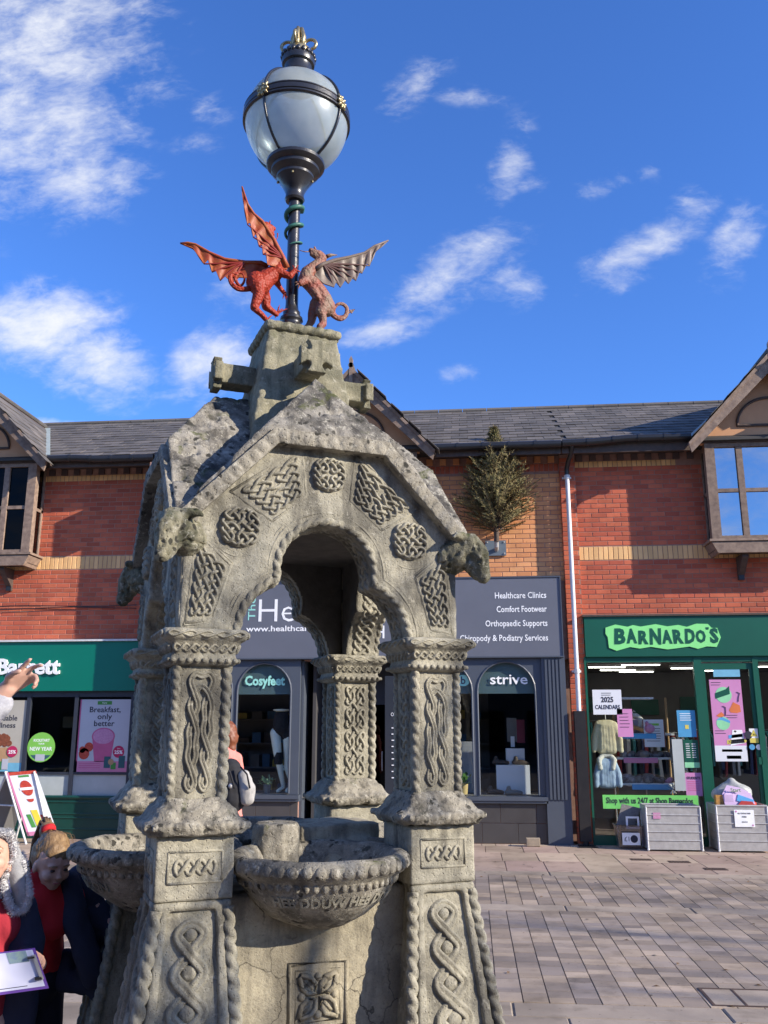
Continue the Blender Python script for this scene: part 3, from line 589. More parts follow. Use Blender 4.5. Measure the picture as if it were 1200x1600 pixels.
# mannequin legs
mn = thing('mannequin_legs', 'white mannequin legs in dark support shorts, in the arched window left of the doorway', 'mannequin', (-2.9, 13.95, .66))
mb = MB(); capsule(mb, [(-2.86, 14.0, 1.60, .10), (-2.84, 14.0, 1.45, .092), (-2.85, 14.0, 1.12, .058), (-2.84, 14.0, 1.0, .055), (-2.80, 14.0, .85, .03), (-2.80, 14.0, .74, .03), (-2.83, 13.9, .69, .03)]); capsule(mb, [(-3.05, 13.98, 1.55, .085), (-3.0, 13.94, 1.25, .065), (-2.97, 13.94, 1.10, .055), (-2.92, 13.96, .85, .038), (-2.90, 13.98, .74, .03), (-2.97, 13.9, .69, .03)]); mb = fuse(mb, .012)
mb.build('legs', M('mannequin_white', (.70, .78, .72), None, .35), mn, 'all')
mb = MB(); capsule(mb, [(-2.96, 13.99, 1.78, .13), (-2.95, 13.99, 1.64, .145)]); capsule(mb, [(-2.86, 14.0, 1.62, .11), (-2.86, 14, 1.52, .105)]); mb = fuse(mb, .015); mb.build('support_shorts', M('black_fabric', (.012, .012, .015), (.02, .02, .024), .9, 30, .3), mn, 'all')
mb = MB(); mb.lathe([(.07, 1.87), (.13, 1.89), (.135, 1.91), (.001, 1.92)], 16, (-2.96, 13.99, 0)); mb.build('waist_plate', MATS['mannequin_white'], mn, 40)
mb = MB(); mb.lathe([(.062, 1.08), (.068, 1.1), (.070, 1.24), (.066, 1.26)], 14, (-2.98, 13.94, 0)); mb.build('knee_support', MATS['black_fabric'], mn, 40)
# shelves with shoes far back in the shop, mostly dark shapes
for (xa, xb, lab) in ((-.85, .3, 'dim shoe shelves deep inside the right arched window'), (-4.6, -3.0, 'dim shelf of blue and yellow boxes deep inside the left arched window')):
    t_ = thing('shelf_unit', lab, 'shelf', ((xa + xb) / 2, 15.6, 0)); m = MB(); m.box(xa, xb, 15.9, 15.95, .0, 2.3); m.build('back_board', MATS['interior_mid'], t_)
    for z in (.55, .95, 1.35, 1.75):
        m = MB(); m.box(xa, xb, 15.5, 15.9, z, z + .025); m.build('shelf', MATS['interior_mid'], t_)
    m = MB()
    for z in (.575, .975, 1.375, 1.775):
        x = xa + .06
        while x < xb - .2: w = random.uniform(.12, .22); m.box(x, x + w, 15.55, 15.8, z, z + random.uniform(.09, .26), random.randrange(4)); x += w + random.uniform(.03, .14)
    o = m.build('boxed_goods', [MATS['shoe_brown'], M('goods_blue', (.05, .14, .26)), M('goods_yellow', (.45, .36, .08)), MATS['interior_mid']], t_); o['kind'] = 'stuff'
bag = MB(); bag.box(.55, .70, 14.3, 14.4, 1.42, 1.78, 0); bag.box(.70, .82, 14.28, 14.38, 1.40, 1.75, 1); bag.box(.60, .66, 14.27, 14.28, 1.34, 1.50, 2)
single(bag, 'handbags', [MATS['interior_mid'], M('maroon', (.16, .02, .04)), MATS['white_card']], 'grey and maroon bags with a white tag above the display blocks', 'bag')

# ---- left unit: teal sign, poster windows
room(B1, -9.4, -5.3)
S1 = thing('shop_sign', 'teal green shop sign with white lettering ending in ett, behind the raised hand', 'sign', (-7.3, 13.6, 2.6))
s = MB(); s.box(-9.6, -5.0, 13.54, 13.70, 2.19, 2.955); s.build('panel', MATS['teal_sign'], S1)
s = MB(); s.box(-9.6, -5.0, 13.50, 13.70, 2.957, 2.985); s.build('lead_capping', MATS['white_paint'], S1)
t = MB(); put_text(t, 'Barrett', .235, -6.42, 2.455, 13.535, width=1.03, align='RIGHT', bold=.03, ext=.03); put_text(t, '&', .2, -7.60, 2.455, 13.535, bold=.02, ext=.03, m=1)
t.build('lettering', [MATS['white_letters'], M('lime', (.22, .55, .06))], S1)
m = MB()
for x in (-9.3, -6.93, -6.15, -5.24): m.box(x - .03, x + .03, 13.62, 13.68, .62, 2.19)
m.box(-9.3, -5.24, 13.625, 13.675, 2.10, 2.19); m.box(-9.3, -5.24, 13.625, 13.675, .93, .965); fr = m.build('shopfront_frame', M('frame_dark', (.03, .035, .05), None, .4), B1)
for a, c in ((-9.27, -6.96), (-6.90, -6.18), (-6.12, -5.27)):
    g = MB(); g.box(a, c, 13.65, 13.655, .965, 2.10); g.build('pane', GLS, fr); g = MB(); g.box(a, c, 13.65, 13.66, .62, .93); g.build('frosted_pane', MATS['frosted_panel'], fr)
m = MB(); m.box(-9.5, -5.22, 13.60, 13.72, 0, .62); o = m.build('stall_riser', MATS['dark_green_paint'], B1)
for z in (.60, .53, .36, .30, .14): m = MB(); m.tube([(-9.5, 13.60, z), (-5.22, 13.60, z)], .014 if z != .60 else .03, 6); m.build('moulding', MATS['dark_green_paint'], o)
for (x, z, w, h_) in ((-6.6, 1.72, .5, .18), (-6.4, 1.25, .2, .16), (-7.6, 1.3, .3, .2)):
    m = MB(); m.box(x - w / 2, x + w / 2, 14.7, 14.8, z - h_ / 2, z + h_ / 2)
    single(m, 'stock_box', M('stock_tan', (.16, .12, .07)) if z > 1.5 else M('stock_red', (.22, .03, .02)), {1.72: 'dim tan box high inside the left shop window', 1.25: 'dim red box low inside the left shop window', 1.3: 'dim red carton behind the left poster'}[z], 'box')
def disc(mb, x, z, r, Y, m=0, rz=None, n=24, a0=0, a1=2 * PI): mb.prism([(x + r * math.cos(a0 + (a1 - a0) * i / n), z + (rz or r) * math.sin(a0 + (a1 - a0) * i / n)) for i in range(n + (a1 - a0 < 6))], lambda p, q, d: (p, d, q), Y - .001, Y, m)
def poly(mb, P, Y, m=0): mb.prism(P, lambda p, q, d: (p, d, q), Y - .001, Y, m)
M('p_grey', (.52, .53, .58), (.47, .48, .53), .5, 2); M('p_pink', (.62, .23, .38), (.56, .20, .34), .5, 4); M('p_dkpink', (.48, .10, .22)); M('p_froth', (.60, .30, .46), (.50, .20, .36), .5, 40); M('p_red', (.50, .035, .03), (.35, .03, .02), .5, 30); M('p_magenta', (.45, .015, .09)); M('p_green', (.06, .24, .05)); M('p_text', (.02, .022, .04)); M('p_cream', (.50, .47, .40), (.42, .39, .32), .5, 2); M('p_brown', (.30, .09, .04), (.17, .05, .02), .5, 30); M('p_bowl', (.42, .25, .13)); M('p_lime', (.20, .52, .08)); M('p_teal', (.03, .10, .12)); M('p_blue', (.15, .40, .55)); M('p_strawb', (.55, .08, .04), (.40, .03, .02), .5, 30)
PM = [MATS[k] for k in ('p_grey', 'p_pink', 'p_dkpink', 'p_froth', 'p_red', 'p_magenta', 'p_green', 'p_text', 'p_cream', 'p_brown', 'p_bowl', 'p_lime', 'p_teal', 'p_blue', 'p_strawb', 'white_letters')]
Y = 13.635
t = MB(); x0, x1, z0, z1 = -6.09, -5.27, .97, 2.06; t.box(x0, x1, Y, Y + .004, z0, z1, 0); poly(t, [(x0, z0), (x1, z0), (x1, z0 + .16), (x0, z0 + .16)], Y - .001, 1); poly(t, [(x0, z0), (x0 + .02, z0), (x0 + .02, z1), (x0, z1)], Y - .001, 2)
for i, q in enumerate(('Breakfast,', 'only', 'better')): put_text(t, q, .085, -5.68, 1.865 - i * .105, Y - .001, m=7, width=(.50, .235, .33)[i], ext=.001, bold=.012)
poly(t, [(-5.81, 1.98), (-5.58, 1.98), (-5.58, 2.035), (-5.81, 2.035)], Y - .001, 6); put_text(t, 'New', .028, -5.695, 1.995, Y - .002, m=15, ext=.001)
poly(t, [(-5.80, 1.12), (-5.54, 1.12), (-5.50, 1.50), (-5.86, 1.50)], Y - .001, 2); disc(t, -5.68, 1.50, .185, Y - .002, 2, .13); disc(t, -5.68, 1.50, .165, Y - .003, 3, .115)
for (x, z, r) in ((-5.97, 1.24, .085), (-5.90, 1.34, .07), (-6.0, 1.30, .05)): disc(t, x, z, r, Y - .002, 14)
disc(t, -5.42, 1.27, .09, Y - .003, 5); put_text(t, '25%', .05, -5.42, 1.24, Y - .004, m=15, ext=.001, width=.13, bold=.03); put_text(t, 'Save', .02, -5.42, 1.31, Y - .004, m=15, ext=.001)
for (x, z, w, h_, mm) in ((-5.59, 1.03, .10, .17, 12), (-5.49, 1.01, .08, .10, 6), (-5.36, 1.03, .10, .18, 12)): poly(t, [(x - w / 2, z), (x + w / 2, z), (x + w / 2, z + h_), (x - w / 2, z + h_)], Y - .004, mm)
disc(t, -5.53, 1.12, .045, Y - .005, 10)
for i in range(3): poly(t, [(-6.04, 1.03 + i * .03), (-5.70, 1.03 + i * .03), (-5.70, 1.037 + i * .03), (-6.04, 1.037 + i * .03)], Y - .003, 2)
single(t, 'window_poster', PM, 'pink and white poster reading Breakfast, only better, with a smoothie glass', 'poster')
t = MB(); x0, x1 = -7.75, -6.94; t.box(x0, x1, Y, Y + .004, .97, 2.05, 8); poly(t, [(x0, .97), (x1, .97), (x1, 1.10), (x0, 1.10)], Y - .001, 13)
put_text(t, 'Affordable', .085, -7.10, 1.74, Y - .001, m=7, width=.5, align='RIGHT', ext=.001, bold=.012); put_text(t, 'wellness', .08, -7.12, 1.63, Y - .001, m=7, width=.42, align='RIGHT', ext=.001, bold=.012)
poly(t, [(-7.62, 1.33), (-7.14, 1.33), (-7.20, 1.16), (-7.30, 1.12), (-7.5, 1.12), (-7.58, 1.18)], Y - .001, 10)
for i in range(22): a = random.uniform(0, PI); q = random.uniform(0, .22); disc(t, -7.38 + q * 1.05 * math.cos(a), 1.36 + q * .8 * math.sin(a), .045, Y - .002 - i * .0002, 9, n=10)
disc(t, -7.13, 1.27, .085, Y - .008, 5); put_text(t, '25%', .05, -7.13, 1.24, Y - .009, m=15, ext=.001, width=.12, bold=.03); poly(t, [(-7.28, 1.0), (-7.18, 1.0), (-7.18, 1.16), (-7.28, 1.16)], Y - .007, 0); poly(t, [(-7.4, .99), (-7.29, .99), (-7.29, 1.12), (-7.4, 1.12)], Y - .007, 6)
single(t, 'window_poster', PM, 'cream poster with a bowl of reddish brown food, at the left edge', 'poster')
t = MB(); disc(t, -6.67, 1.335, .225, Y, 11); 
for i, (q, w, h_) in enumerate((('KICKSTART', .26, .04), ('YOUR', .10, .025), ('NEW YEAR', .36, .055))): put_text(t, q, h_, -6.67, (1.42, 1.375, 1.285)[i], Y - .001, m=15, width=w, ext=.001, bold=.02)
disc(t, -6.67, 1.335, .2, Y - .001, 12, n=12, a0=PI * 1.2, a1=PI * 1.8); poly(t, [(-6.75, 1.13), (-6.60, 1.13), (-6.60, 1.23), (-6.75, 1.23)], Y - .002, 0)
single(t, 'window_sticker', PM, 'round lime green NEW YEAR sticker between two posters', 'sticker')
ab = thing('pavement_board', 'white A-frame pavement board with a red egg and yellow pictures, by the green shopfront', 'sign board', (-6.9, 13.05, 0))
A = V((-6.83, 13.2, .98))
def aface(mb, pts, m, off):  # pts in (across, down) on the tilted face
    e = V((.80, -.60, 0)); dn_ = V((.50, -.05, -1)).normalized(); e = V((.62, .10, .05)).normalized(); nrm = dn_.cross(e).normalized()
    if nrm.y > 0: nrm = -nrm
    o_ = V((-6.86, 13.0, .985)); P = [o_ + e * a + dn_ * b + nrm * off for a, b in pts]; Q = [p - nrm * .004 for p in P]; n = len(P)
    tr = tessellate_polygon([[V((a, b, 0)) for a, b in pts]]); mb.add(P + Q, [tuple(x) for x in tr] + [tuple(i + n for i in reversed(x)) for x in tr] + [(i, (i + 1) % n, n + (i + 1) % n, n + i) for i in range(n)], m)
m = MB(); aface(m, [(0, 0), (.42, 0), (.42, .98), (0, .98)], 0, 0); m.build('panel', MATS['white_card'], ab)
m = MB(); aface(m, [(.0, .0), (.03, 0), (.03, .98), (0, .98)], 1, .004); aface(m, [(0, .92), (.42, .92), (.42, .98), (0, .98)], 1, .004); aface(m, [(.03, .0), (.42, .0), (.42, .05), (.03, .05)], 14, .004); aface(m, [(.15, .06), (.3, .06), (.3, .09), (.15, .09)], 6, .005)
aface(m, [(.21 + .085 * math.sin(i * PI / 8) * (1 if i < 16 else 1), .26 - .12 * math.cos(i * PI / 8)) for i in range(16)], 14, .005); aface(m, [(.21 + .05 * math.cos(i * PI / 6), .43 + .05 * math.sin(i * PI / 6)) for i in range(7)], 14, .005)
aface(m, [(.11, .25), (.31, .25), (.31, .29), (.11, .29)], 15, .007)
for (a, b, w, h_, mm) in ((.16, .60, .09, .30, 16), (.08, .66, .06, .2, 6), (.27, .68, .07, .2, 14), (.24, .82, .09, .06, 12)): aface(m, [(a, b), (a + w, b), (a + w + .02, b + h_), (a + .02, b + h_)], mm, .005 + .001 * (mm == 16))
m.build('print', PM + [M('p_yellow', (.70, .55, .05))], ab)
m = MB()
for (p, q) in (((-6.88, 13.0, 1.0), (-6.42, 12.93, .0)), ((-6.46, 13.05, 1.0), (-6.08, 12.98, .0)), ((-6.88, 13.05, 1.0), (-7.30, 13.25, .0)), ((-6.50, 13.1, 1.0), (-6.85, 13.45, .0))): m.tube([p, q], .016, 6)
m.tube([(-7.08, 13.14, .52), (-6.66, 13.0, .52)], .012, 6); m.build('frame', MATS['white_paint'], ab)
m = MB(); m.add([(-6.87, 13.06, .97), (-6.47, 13.10, .97), (-6.86, 13.40, .16), (-7.23, 13.22, .16)], [(0, 1, 2, 3)]); me = evald(m.mesh('x', MATS['interior_mid'], WM[ab.name]), [('SOLIDIFY', dict(thickness=.006))]); link('back_panel', me, ab)

# ---- right unit: dark green sign, charity shop window
room(B3, 1.55, 7.0, 'interior_mid')
def rail(x0, x1, y, z, lab):
    t = thing('clothes_rail', lab, 'clothes rail', ((x0 + x1) / 2, y, 0)); m = MB(); m.tube([(x0, y, 0), (x0, y, z), (x1, y, z), (x1, y, 0)], .014, 6); m.build('frame', M('chrome', (.5, .5, .5), None, .3, metal=.8), t)
    m = MB(); x = x0 + .06; i = 0
    while x < x1 - .05:
        l = random.uniform(.55, .85); w = random.uniform(.03, .06); a = random.uniform(-.08, .08); i += 1
        m.prism([(-.04, 0), (-.22, -.10), (-.21, -l), (.21, -l), (.22, -.10), (.04, 0)], lambda p, q, d: (x + d + a * q, y + p, z - .03 + q), 0, w, i % 6); x += w + random.uniform(.01, .05)
    o = m.build('garments', [M('cl_navy', (.04, .05, .12)), M('cl_red', (.30, .04, .04)), M('cl_grey', (.22, .22, .23)), M('cl_white', (.55, .54, .5)), M('cl_teal', (.05, .2, .2)), M('cl_black', (.03, .03, .03))], t); o['kind'] = 'stuff'
rail(2.3, 3.6, 15.3, 1.55, 'nearer clothes rail packed with coats deep in the charity shop'); rail(1.8, 3.0, 16.4, 1.75, 'farther clothes rail by the back wall of the charity shop'); rail(3.7, 5.0, 15.9, 1.6, 'clothes rail behind the charity shop door')
for i, (x, z) in enumerate(((2.2, 2.05), (3.0, 2.0), (3.9, 2.05))): m = MB(); m.box(x, x + .5, 17.36, 17.39, z - .14, z + .14); single(m, 'wall_sign', MATS['bottle_green_paint'], ('left', 'middle', 'right')[i] + ' dark green sign on the back wall of the charity shop', 'sign')
S3 = thing('shop_sign', "dark green shop sign with jagged lime BARNARDO'S lettering", 'sign', (4, 13.6, 2.95))
s = MB(); s.box(1.725, 7.2, 13.56, 13.70, 2.66, 3.255); s.build('panel', MATS['bottle_green_paint'], S3); s = MB(); s.box(1.70, 7.2, 13.53, 13.70, 3.257, 3.285); s.build('capping', MATS['dark_timber'], S3)
P = [(2.035, 3.09), (2.18, 3.135), (2.36, 3.10), (2.44, 3.125), (2.55, 3.10), (2.77, 3.135), (2.94, 3.10), (3.10, 3.12), (3.22, 3.09), (3.36, 3.135), (3.53, 3.13), (3.58, 3.07), (3.66, 3.07), (3.70, 2.93), (3.63, 2.79), (3.49, 2.80), (3.36, 2.765), (3.24, 2.80), (3.05, 2.775), (2.92, 2.76), (2.68, 2.80), (2.52, 2.775), (2.38, 2.80), (2.18, 2.745), (2.07, 2.79), (2.06, 2.95), (2.03, 3.0)]
s = MB(); s.prism(P, lambda p, q, d: (p, d, q), 13.548, 13.56); lg = s.build('lime_badge', M('lime_badge', (.27, .83, .27), (.25, .78, .25), .5), S3)
t = MB(); x = 2.14
for ch, w, h_, dz in (('B', .19, .215, 0), ('A', .175, .20, .01), ('R', .17, .185, -.005), ('N', .19, .22, -.01), ('A', .17, .185, 0), ('R', .17, .19, 0), ('D', .165, .20, 0), ('O', .165, .17, .01), ("'", .05, .07, .15), ('S', .14, .20, .005)):
    vs, fs = textmesh(ch, h_, width=w * .86, bold=.045, ext=.003); a = random.uniform(-.07, .07); t.add([(x + w / 2 + p[0] + a * p[1], 13.547 - p[2], 2.855 + dz + p[1]) for p in vs], fs); x += w * .97 if ch != "'" else .045
t.build('lettering', MATS['bottle_green_paint'], lg)
m = MB()
for a, c in ((1.70, 1.73), (3.29, 3.40), (4.13, 4.21), (5.2, 5.3), (7.1, 7.2)): m.box(a, c, 13.60, 13.69, 0, 2.66)
m.box(1.73, 7.1, 13.61, 13.68, 2.58, 2.66); m.box(1.73, 3.29, 13.61, 13.68, 0, .13); m.box(4.21, 7.1, 13.61, 13.68, 0, .13); fr = m.build('shopfront_frame', MATS['bottle_green_paint'], B3)
for a, c in ((1.73, 3.29), (4.21, 5.2), (5.3, 7.1)): g = MB(); g.box(a, c, 13.65, 13.656, .13, 2.58); g.build('pane', GLS, fr)
m = MB(); m.box(3.40, 3.45, 13.63, 13.67, .02, 2.56); m.box(4.08, 4.13, 13.63, 13.67, .02, 2.56); m.box(3.45, 4.08, 13.63, 13.67, 2.47, 2.56); m.box(3.45, 4.08, 13.63, 13.67, .02, .2); dr = m.build('door', MATS['bottle_green_paint'], B3)
g = MB(); g.box(3.45, 4.08, 13.65, 13.656, .2, 2.47); g.build('pane', GLS, dr); g = MB(); g.box(4.09, 4.14, 13.60, 13.63, 1.12, 1.22); g.build('handle', MATS['bottle_green_paint'], dr)
# ceiling strips, lit
LIT = M('lit_tube', (.9, .9, .85), None, .5, emit=(1, .96, .85, 9))
k = 0
for (x, y) in ((2.35, 14.3), (3.6, 14.4), (1.9, 14.8), (3.3, 15.2), (4.4, 14.9), (2.2, 15.6), (3.9, 15.9), (2.6, 16.1), (5.3, 15.4)):
    k += 1; m = MB(); m.box(x, x + .62, y, y + .07, 2.59, 2.635, 0); m.box(x + .02, x + .60, y + .02, y + .05, 2.578, 2.59, 1)
    single(m, 'ceiling_light', [MATS['white_paint'], LIT], ('nearest-left', 'nearest-right', 'far-left edge', 'middle', 'rightmost inner', 'second-row left', 'deep right', 'deepest middle', 'door-side')[k - 1] + ' of the lit white strip lights under the charity shop ceiling', 'ceiling light', group='strip lights in the charity shop')
# display stand with clothes and toys
t_ = thing('display_stand', 'white tiered display stand crowded with clothes and bags in the charity shop window', 'display stand', (2.55, 14.1, 0))
for z in (.80, 1.17, 1.52, 2.05): m = MB(); m.box(2.15, 3.02 if z < 2 else 2.75, 13.98, 14.3, z, z + .03); m.build('shelf', MATS['white_paint'], t_)
for x in (2.18, 2.98): m = MB(); m.tube([(x, 14.25, .1), (x, 14.25, 2.08)], .018, 6); m.build('post', M('pale_wood', (.35, .22, .10)), t_)
for (z, xa, xb, mm) in ((1.50, 2.25, 2.75, 'goods_blue2'), (1.15, 2.25, 2.75, 'p_pink'), (.77, 2.35, 2.95, 'goods_blue2')):
    M('goods_blue2', (.08, .33, .62)); m = MB(); m.box(xa, xb, 13.965, 13.975, z - .03, z + .045); m.build('shelf_label', MATS[mm], t_)
def lumps(name, label, cat, spots, mats, r=(.04, .08), n=14, vox=.012):
    cols = [MB() for _ in mats]
    for i in range(n):
        x0_, x1_, y0_, z_ = spots[i % len(spots)]; q = random.uniform(*r); mb = cols[i % len(mats)]
        mb.ball((random.uniform(x0_, x1_), y0_ + random.uniform(-.08, .08), z_ + q * .6), (q * random.uniform(.8, 1.6), q, q * random.uniform(.6, 1.1)), 8, T=Matrix.Rotation(random.uniform(-.6, .6), 3, 'Y'))
    a = MB()
    for i, c in enumerate(cols): a.add(c.v, c.f, i)
    o = single(a, name, mats, label, cat, 'all'); return o
G_ = [MATS['interior_mid'], M('goods_grey', (.30, .29, .31), (.12, .12, .14), .8, 30), MATS['p_froth'], M('goods_dark', (.05, .05, .07), (.10, .09, .10), .8, 30)]
lumps('shoe_pile', 'row of small grey shoes on the middle display shelf', 'shoes', [(2.2, 2.95, 14.1, 1.2)], G_[:2] + G_[3:], n=16); lumps('soft_goods', 'heap of pink and grey soft goods on the lower display shelf', 'soft goods', [(2.2, 2.95, 14.1, .83)], G_, n=24, r=(.05, .09))
M('teddy', (.36, .20, .08), (.45, .27, .12), .95, 40, .6, 90)
m = MB(); capsule(m, [(2.38, 14.05, 1.60, .075), (2.36, 14.03, 1.75, .07)]); m.ball((2.31, 14.03, 1.81), .028); m.ball((2.42, 14.03, 1.81), .028); m.ball((2.36, 13.97, 1.735), .03); capsule(m, [(2.30, 14.0, 1.62, .03), (2.24, 13.95, 1.58, .03)]); capsule(m, [(2.45, 14.0, 1.64, .03), (2.54, 13.95, 1.6, .035)]); capsule(m, [(2.33, 14.0, 1.57, .035), (2.28, 13.93, 1.56, .035)])
single(fuse(m, .012), 'teddy_bear', MATS['teddy'], 'brown teddy bear sitting on the top display shelf', 'teddy bear', 'all')
m = MB(); m.ball((2.66, 14.0, 1.62), (.09, .07, .08), 12); m.ball((2.62, 13.95, 1.70), .03); single(fuse(m, .012), 'soft_toy', MATS['p_froth'], 'small pink round soft toy beside the teddy bear', 'soft toy', 'all')
def garment(name, lab, x, z, w, h, col, col2, y=13.85, collar=True, s=1):
    t = thing(name, lab, 'coat', (x, y, z)); m = MB()
    capsule(m, [(x - w * .22, y, z - .05, .045), (x + w * .22, y, z - .05, .045)]); [capsule(m, [(x + w * q, y, z - .09, .062), (x + w * q * 1.15, y, z - h + .06, .062)]) for q in (-.2, -.1, 0, .1, .2)]
    for q in (-1, 1): capsule(m, [(x + q * w * .30, y, z - .07, .05), (x + q * w * .47, y - .02, z - h * .55, .045), (x + q * w * (.50 if s > 0 else .42), y - .03, z - h * .9, .038)])
    m = fuse(m, .014, lambda p: .007 * noise.noise(p * 14)); m.build('body', col, t, 'all')
    if collar:
        c = MB(); capsule(c, [(x - .10, y - .05, z - .15, .035), (x - .11, y - .03, z - .03, .04), (x - .05, y, z + .03, .035), (x + .06, y, z + .03, .035), (x + .11, y - .03, z - .03, .04), (x + .08, y - .05, z - .15, .035)]); fuse(c, .012, lambda p: .006 * noise.noise(p * 60)).build('collar', col2, t, 'all')
    hg = MB(); hg.tube([(x, y, z), (x, y, z + .08), (x + .02, y, z + .11), (x + .04, y, z + .08)], .006, 5); hg.build('hanger', MATS['white_paint'], t); return t
M('cream_fleece', (.62, .56, .38), (.50, .45, .30), .95, 60, .9, 80); M('baby_blue', (.34, .44, .56), (.28, .38, .50), .9, 12, .3, 60); M('white_fur', (.68, .66, .58), (.55, .53, .45), .95, 60, .9, 90); M('plaid', (.45, .38, .38), (.25, .22, .25), .9, 60, .3, 60)
garment('fleece_coat', 'cream fleece childs coat hanging in the charity shop window', 2.0, 1.75, .40, .50, MATS['cream_fleece'], MATS['cream_fleece'], collar=False); garment('denim_jacket', 'pale blue childs jacket with white fur collar hanging below the fleece coat', 1.98, 1.20, .34, .44, MATS['baby_blue'], MATS['white_fur']); garment('plaid_coat', 'small plaid coat with a white collar beside the fleece coat', 2.45, 1.78, .26, .32, MATS['plaid'], MATS['white_fur'], y=14.12)
m = MB(); capsule(m, [(3.0, 14.0, 1.45, .05), (3.06, 13.98, 1.2, .06), (3.12, 13.95, .9, .035), (3.20, 13.95, .75, .02)]); capsule(m, [(2.98, 14.0, 1.3, .05), (3.0, 14.0, .95, .05)]); single(fuse(m, .014), 'grey_scarf', M('grey_wool', (.22, .21, .20), (.15, .14, .14), .95, 40, .6, 80), 'long grey garment hanging at the right of the display stand', 'scarf', 'all')
def notice(lab, x0, x1, z0, z1, base, items, y=13.635, name='notice'):
    t = MB(); t.box(x0, x1, y, y + .003, z0, z1, 0); w = x1 - x0; h = z1 - z0; mats = [base]
    for it in items:
        mats.append(it[-1]); mi = len(mats) - 1
        if it[0] == 't': put_text(t, it[1], it[2], x0 + w * it[3], z0 + h * it[4], y - .0015, m=mi, width=it[5], ext=.001, bold=it[6])
        elif it[0] == 'r': poly(t, [(x0 + w * it[1], z0 + h * it[2]), (x0 + w * it[3], z0 + h * it[2]), (x0 + w * it[3], z0 + h * it[4]), (x0 + w * it[1], z0 + h * it[4])], y - .001, mi)
        elif it[0] == 'd': disc(t, x0 + w * it[1], z0 + h * it[2], it[3], y - .001, mi)
        elif it[0] == 'l':
            for i in range(it[1]): zz = z0 + h * (it[3] - i * it[4]); poly(t, [(x0 + w * it[2], zz), (x0 + w * (it[2] + it[5] * random.uniform(.7, 1)), zz), (x0 + w * (it[2] + it[5] * .9), zz + .008), (x0 + w * it[2], zz + .008)], y - .001, mi)
        elif it[0] == 'p': poly(t, [(x0 + w * a, z0 + h * b) for a, b in it[1]], y - .0012, mi)
    return single(t, name, mats, lab, 'notice')
BLK, WHT = MATS['p_text'], MATS['white_letters']; M('pinkp', (.62, .26, .50), (.58, .23, .46), .6, 3); M('p_lav', (.58, .42, .62)); M('p_orange', (.62, .16, .05)); M('p_sky', (.06, .28, .50)); M('p_yel', (.62, .52, .10)); M('p_mint', (.25, .60, .33))
notice('white notice reading 2025 CALENDARS in the charity shop window', 1.80, 2.22, 1.82, 2.18, MATS['white_card'], [('t', '2025', .075, .5, .50, .18, .03, BLK), ('t', 'CALENDARS', .06, .5, .22, .36, .02, BLK), ('l', 2, .3, .85, .08, .4, BLK)])
notice('pink fair trade notice above the plaid coat', 2.14, 2.36, 1.50, 1.90, MATS['pinkp'], [('l', 5, .15, .82, .12, .7, BLK)])
notice('white framed certificate beside the plaid coat', 2.56, 2.88, 1.35, 1.75, MATS['white_card'], [('r', 0, 0, .04, 1, MATS['p_brown']), ('r', .96, 0, 1, 1, MATS['p_brown']), ('r', .25, .78, .75, .86, MATS['p_lime']), ('l', 6, .15, .66, .09, .7, BLK)], y=13.97)
notice('blue notice on the charity shop glass', 3.0, 3.26, 1.50, 1.88, MATS['p_sky'], [('l', 4, .15, .86, .08, .7, WHT), ('r', .4, .3, .6, .45, MATS['p_yel'])])
notice('dark green opening hours notice', 3.06, 3.27, 1.15, 1.46, MATS['bottle_green_paint'], [('l', 7, .15, .80, .1, .3, WHT), ('l', 7, .55, .80, .1, .3, WHT)]); notice('small lime notice below the opening hours', 3.06, 3.27, 1.07, 1.145, MATS['p_mint'], [])
notice('pink STUDENTS notice low on the charity shop glass', 3.05, 3.28, .68, 1.0, MATS['pinkp'], [('t', 'STUDENTS', .035, .5, .72, .19, .03, BLK), ('l', 5, .1, .6, .09, .8, MATS['p_dkpink'])])
notice('pale board leaning behind the charity shop glass', 2.90, 3.05, .75, 1.47, MATS['frosted_panel'], [])
notice('tall pink JOURNEY poster with arrows and round pictures on the shop door', 3.50, 3.95, 1.16, 2.32, MATS['pinkp'], [
    ('r', 0, 0, 1, .19, MATS['white_card']), ('d', .42, .81, .115, MATS['p_mint']), ('p', [(.15, .76), (.62, .82), (.62, .92), (.5, .88), (.15, .83)], MATS['bottle_green_paint']), ('p', [(.55, .62), (.7, .72), (.9, .68), (.92, .60), (.8, .585), (.6, .59)], MATS['p_orange']), ('d', .33, .46, .095, MATS['p_mint']), ('p', [(.12, .50), (.3, .54), (.55, .49), (.55, .46), (.3, .50)], MATS['goods_blue2']),
    ('p', [(.12, .55), (.3, .60), (.4, .56), (.3, .53)], MATS['p_orange']), ('l', 2, .05, .96, .03, .35, BLK), ('l', 2, .45, .555, .03, .4, BLK), ('l', 2, .05, .365, .03, .35, BLK), ('p', [(.50, .19), (.95, .22), (.9, .38), (.6, .38)], WHT), ('p', [(.46, .275), (.90, .295), (.90, .335), (.46, .315)], MATS['goods_blue2']), ('p', [(.40, .205), (.98, .225), (1.02, .25), (.96, .275), (.40, .255)], MATS['p_yel']), ('t', 'JOURNEY', .035, .68, .222, .22, .03, BLK), ('r', .22, .115, .85, .145, BLK), ('r', .35, .03, .8, .07, MATS['p_green']), ('p', [(.63, .365), (.68, .345), (.73, .365), (.68, .375)], BLK)], name='door_poster')
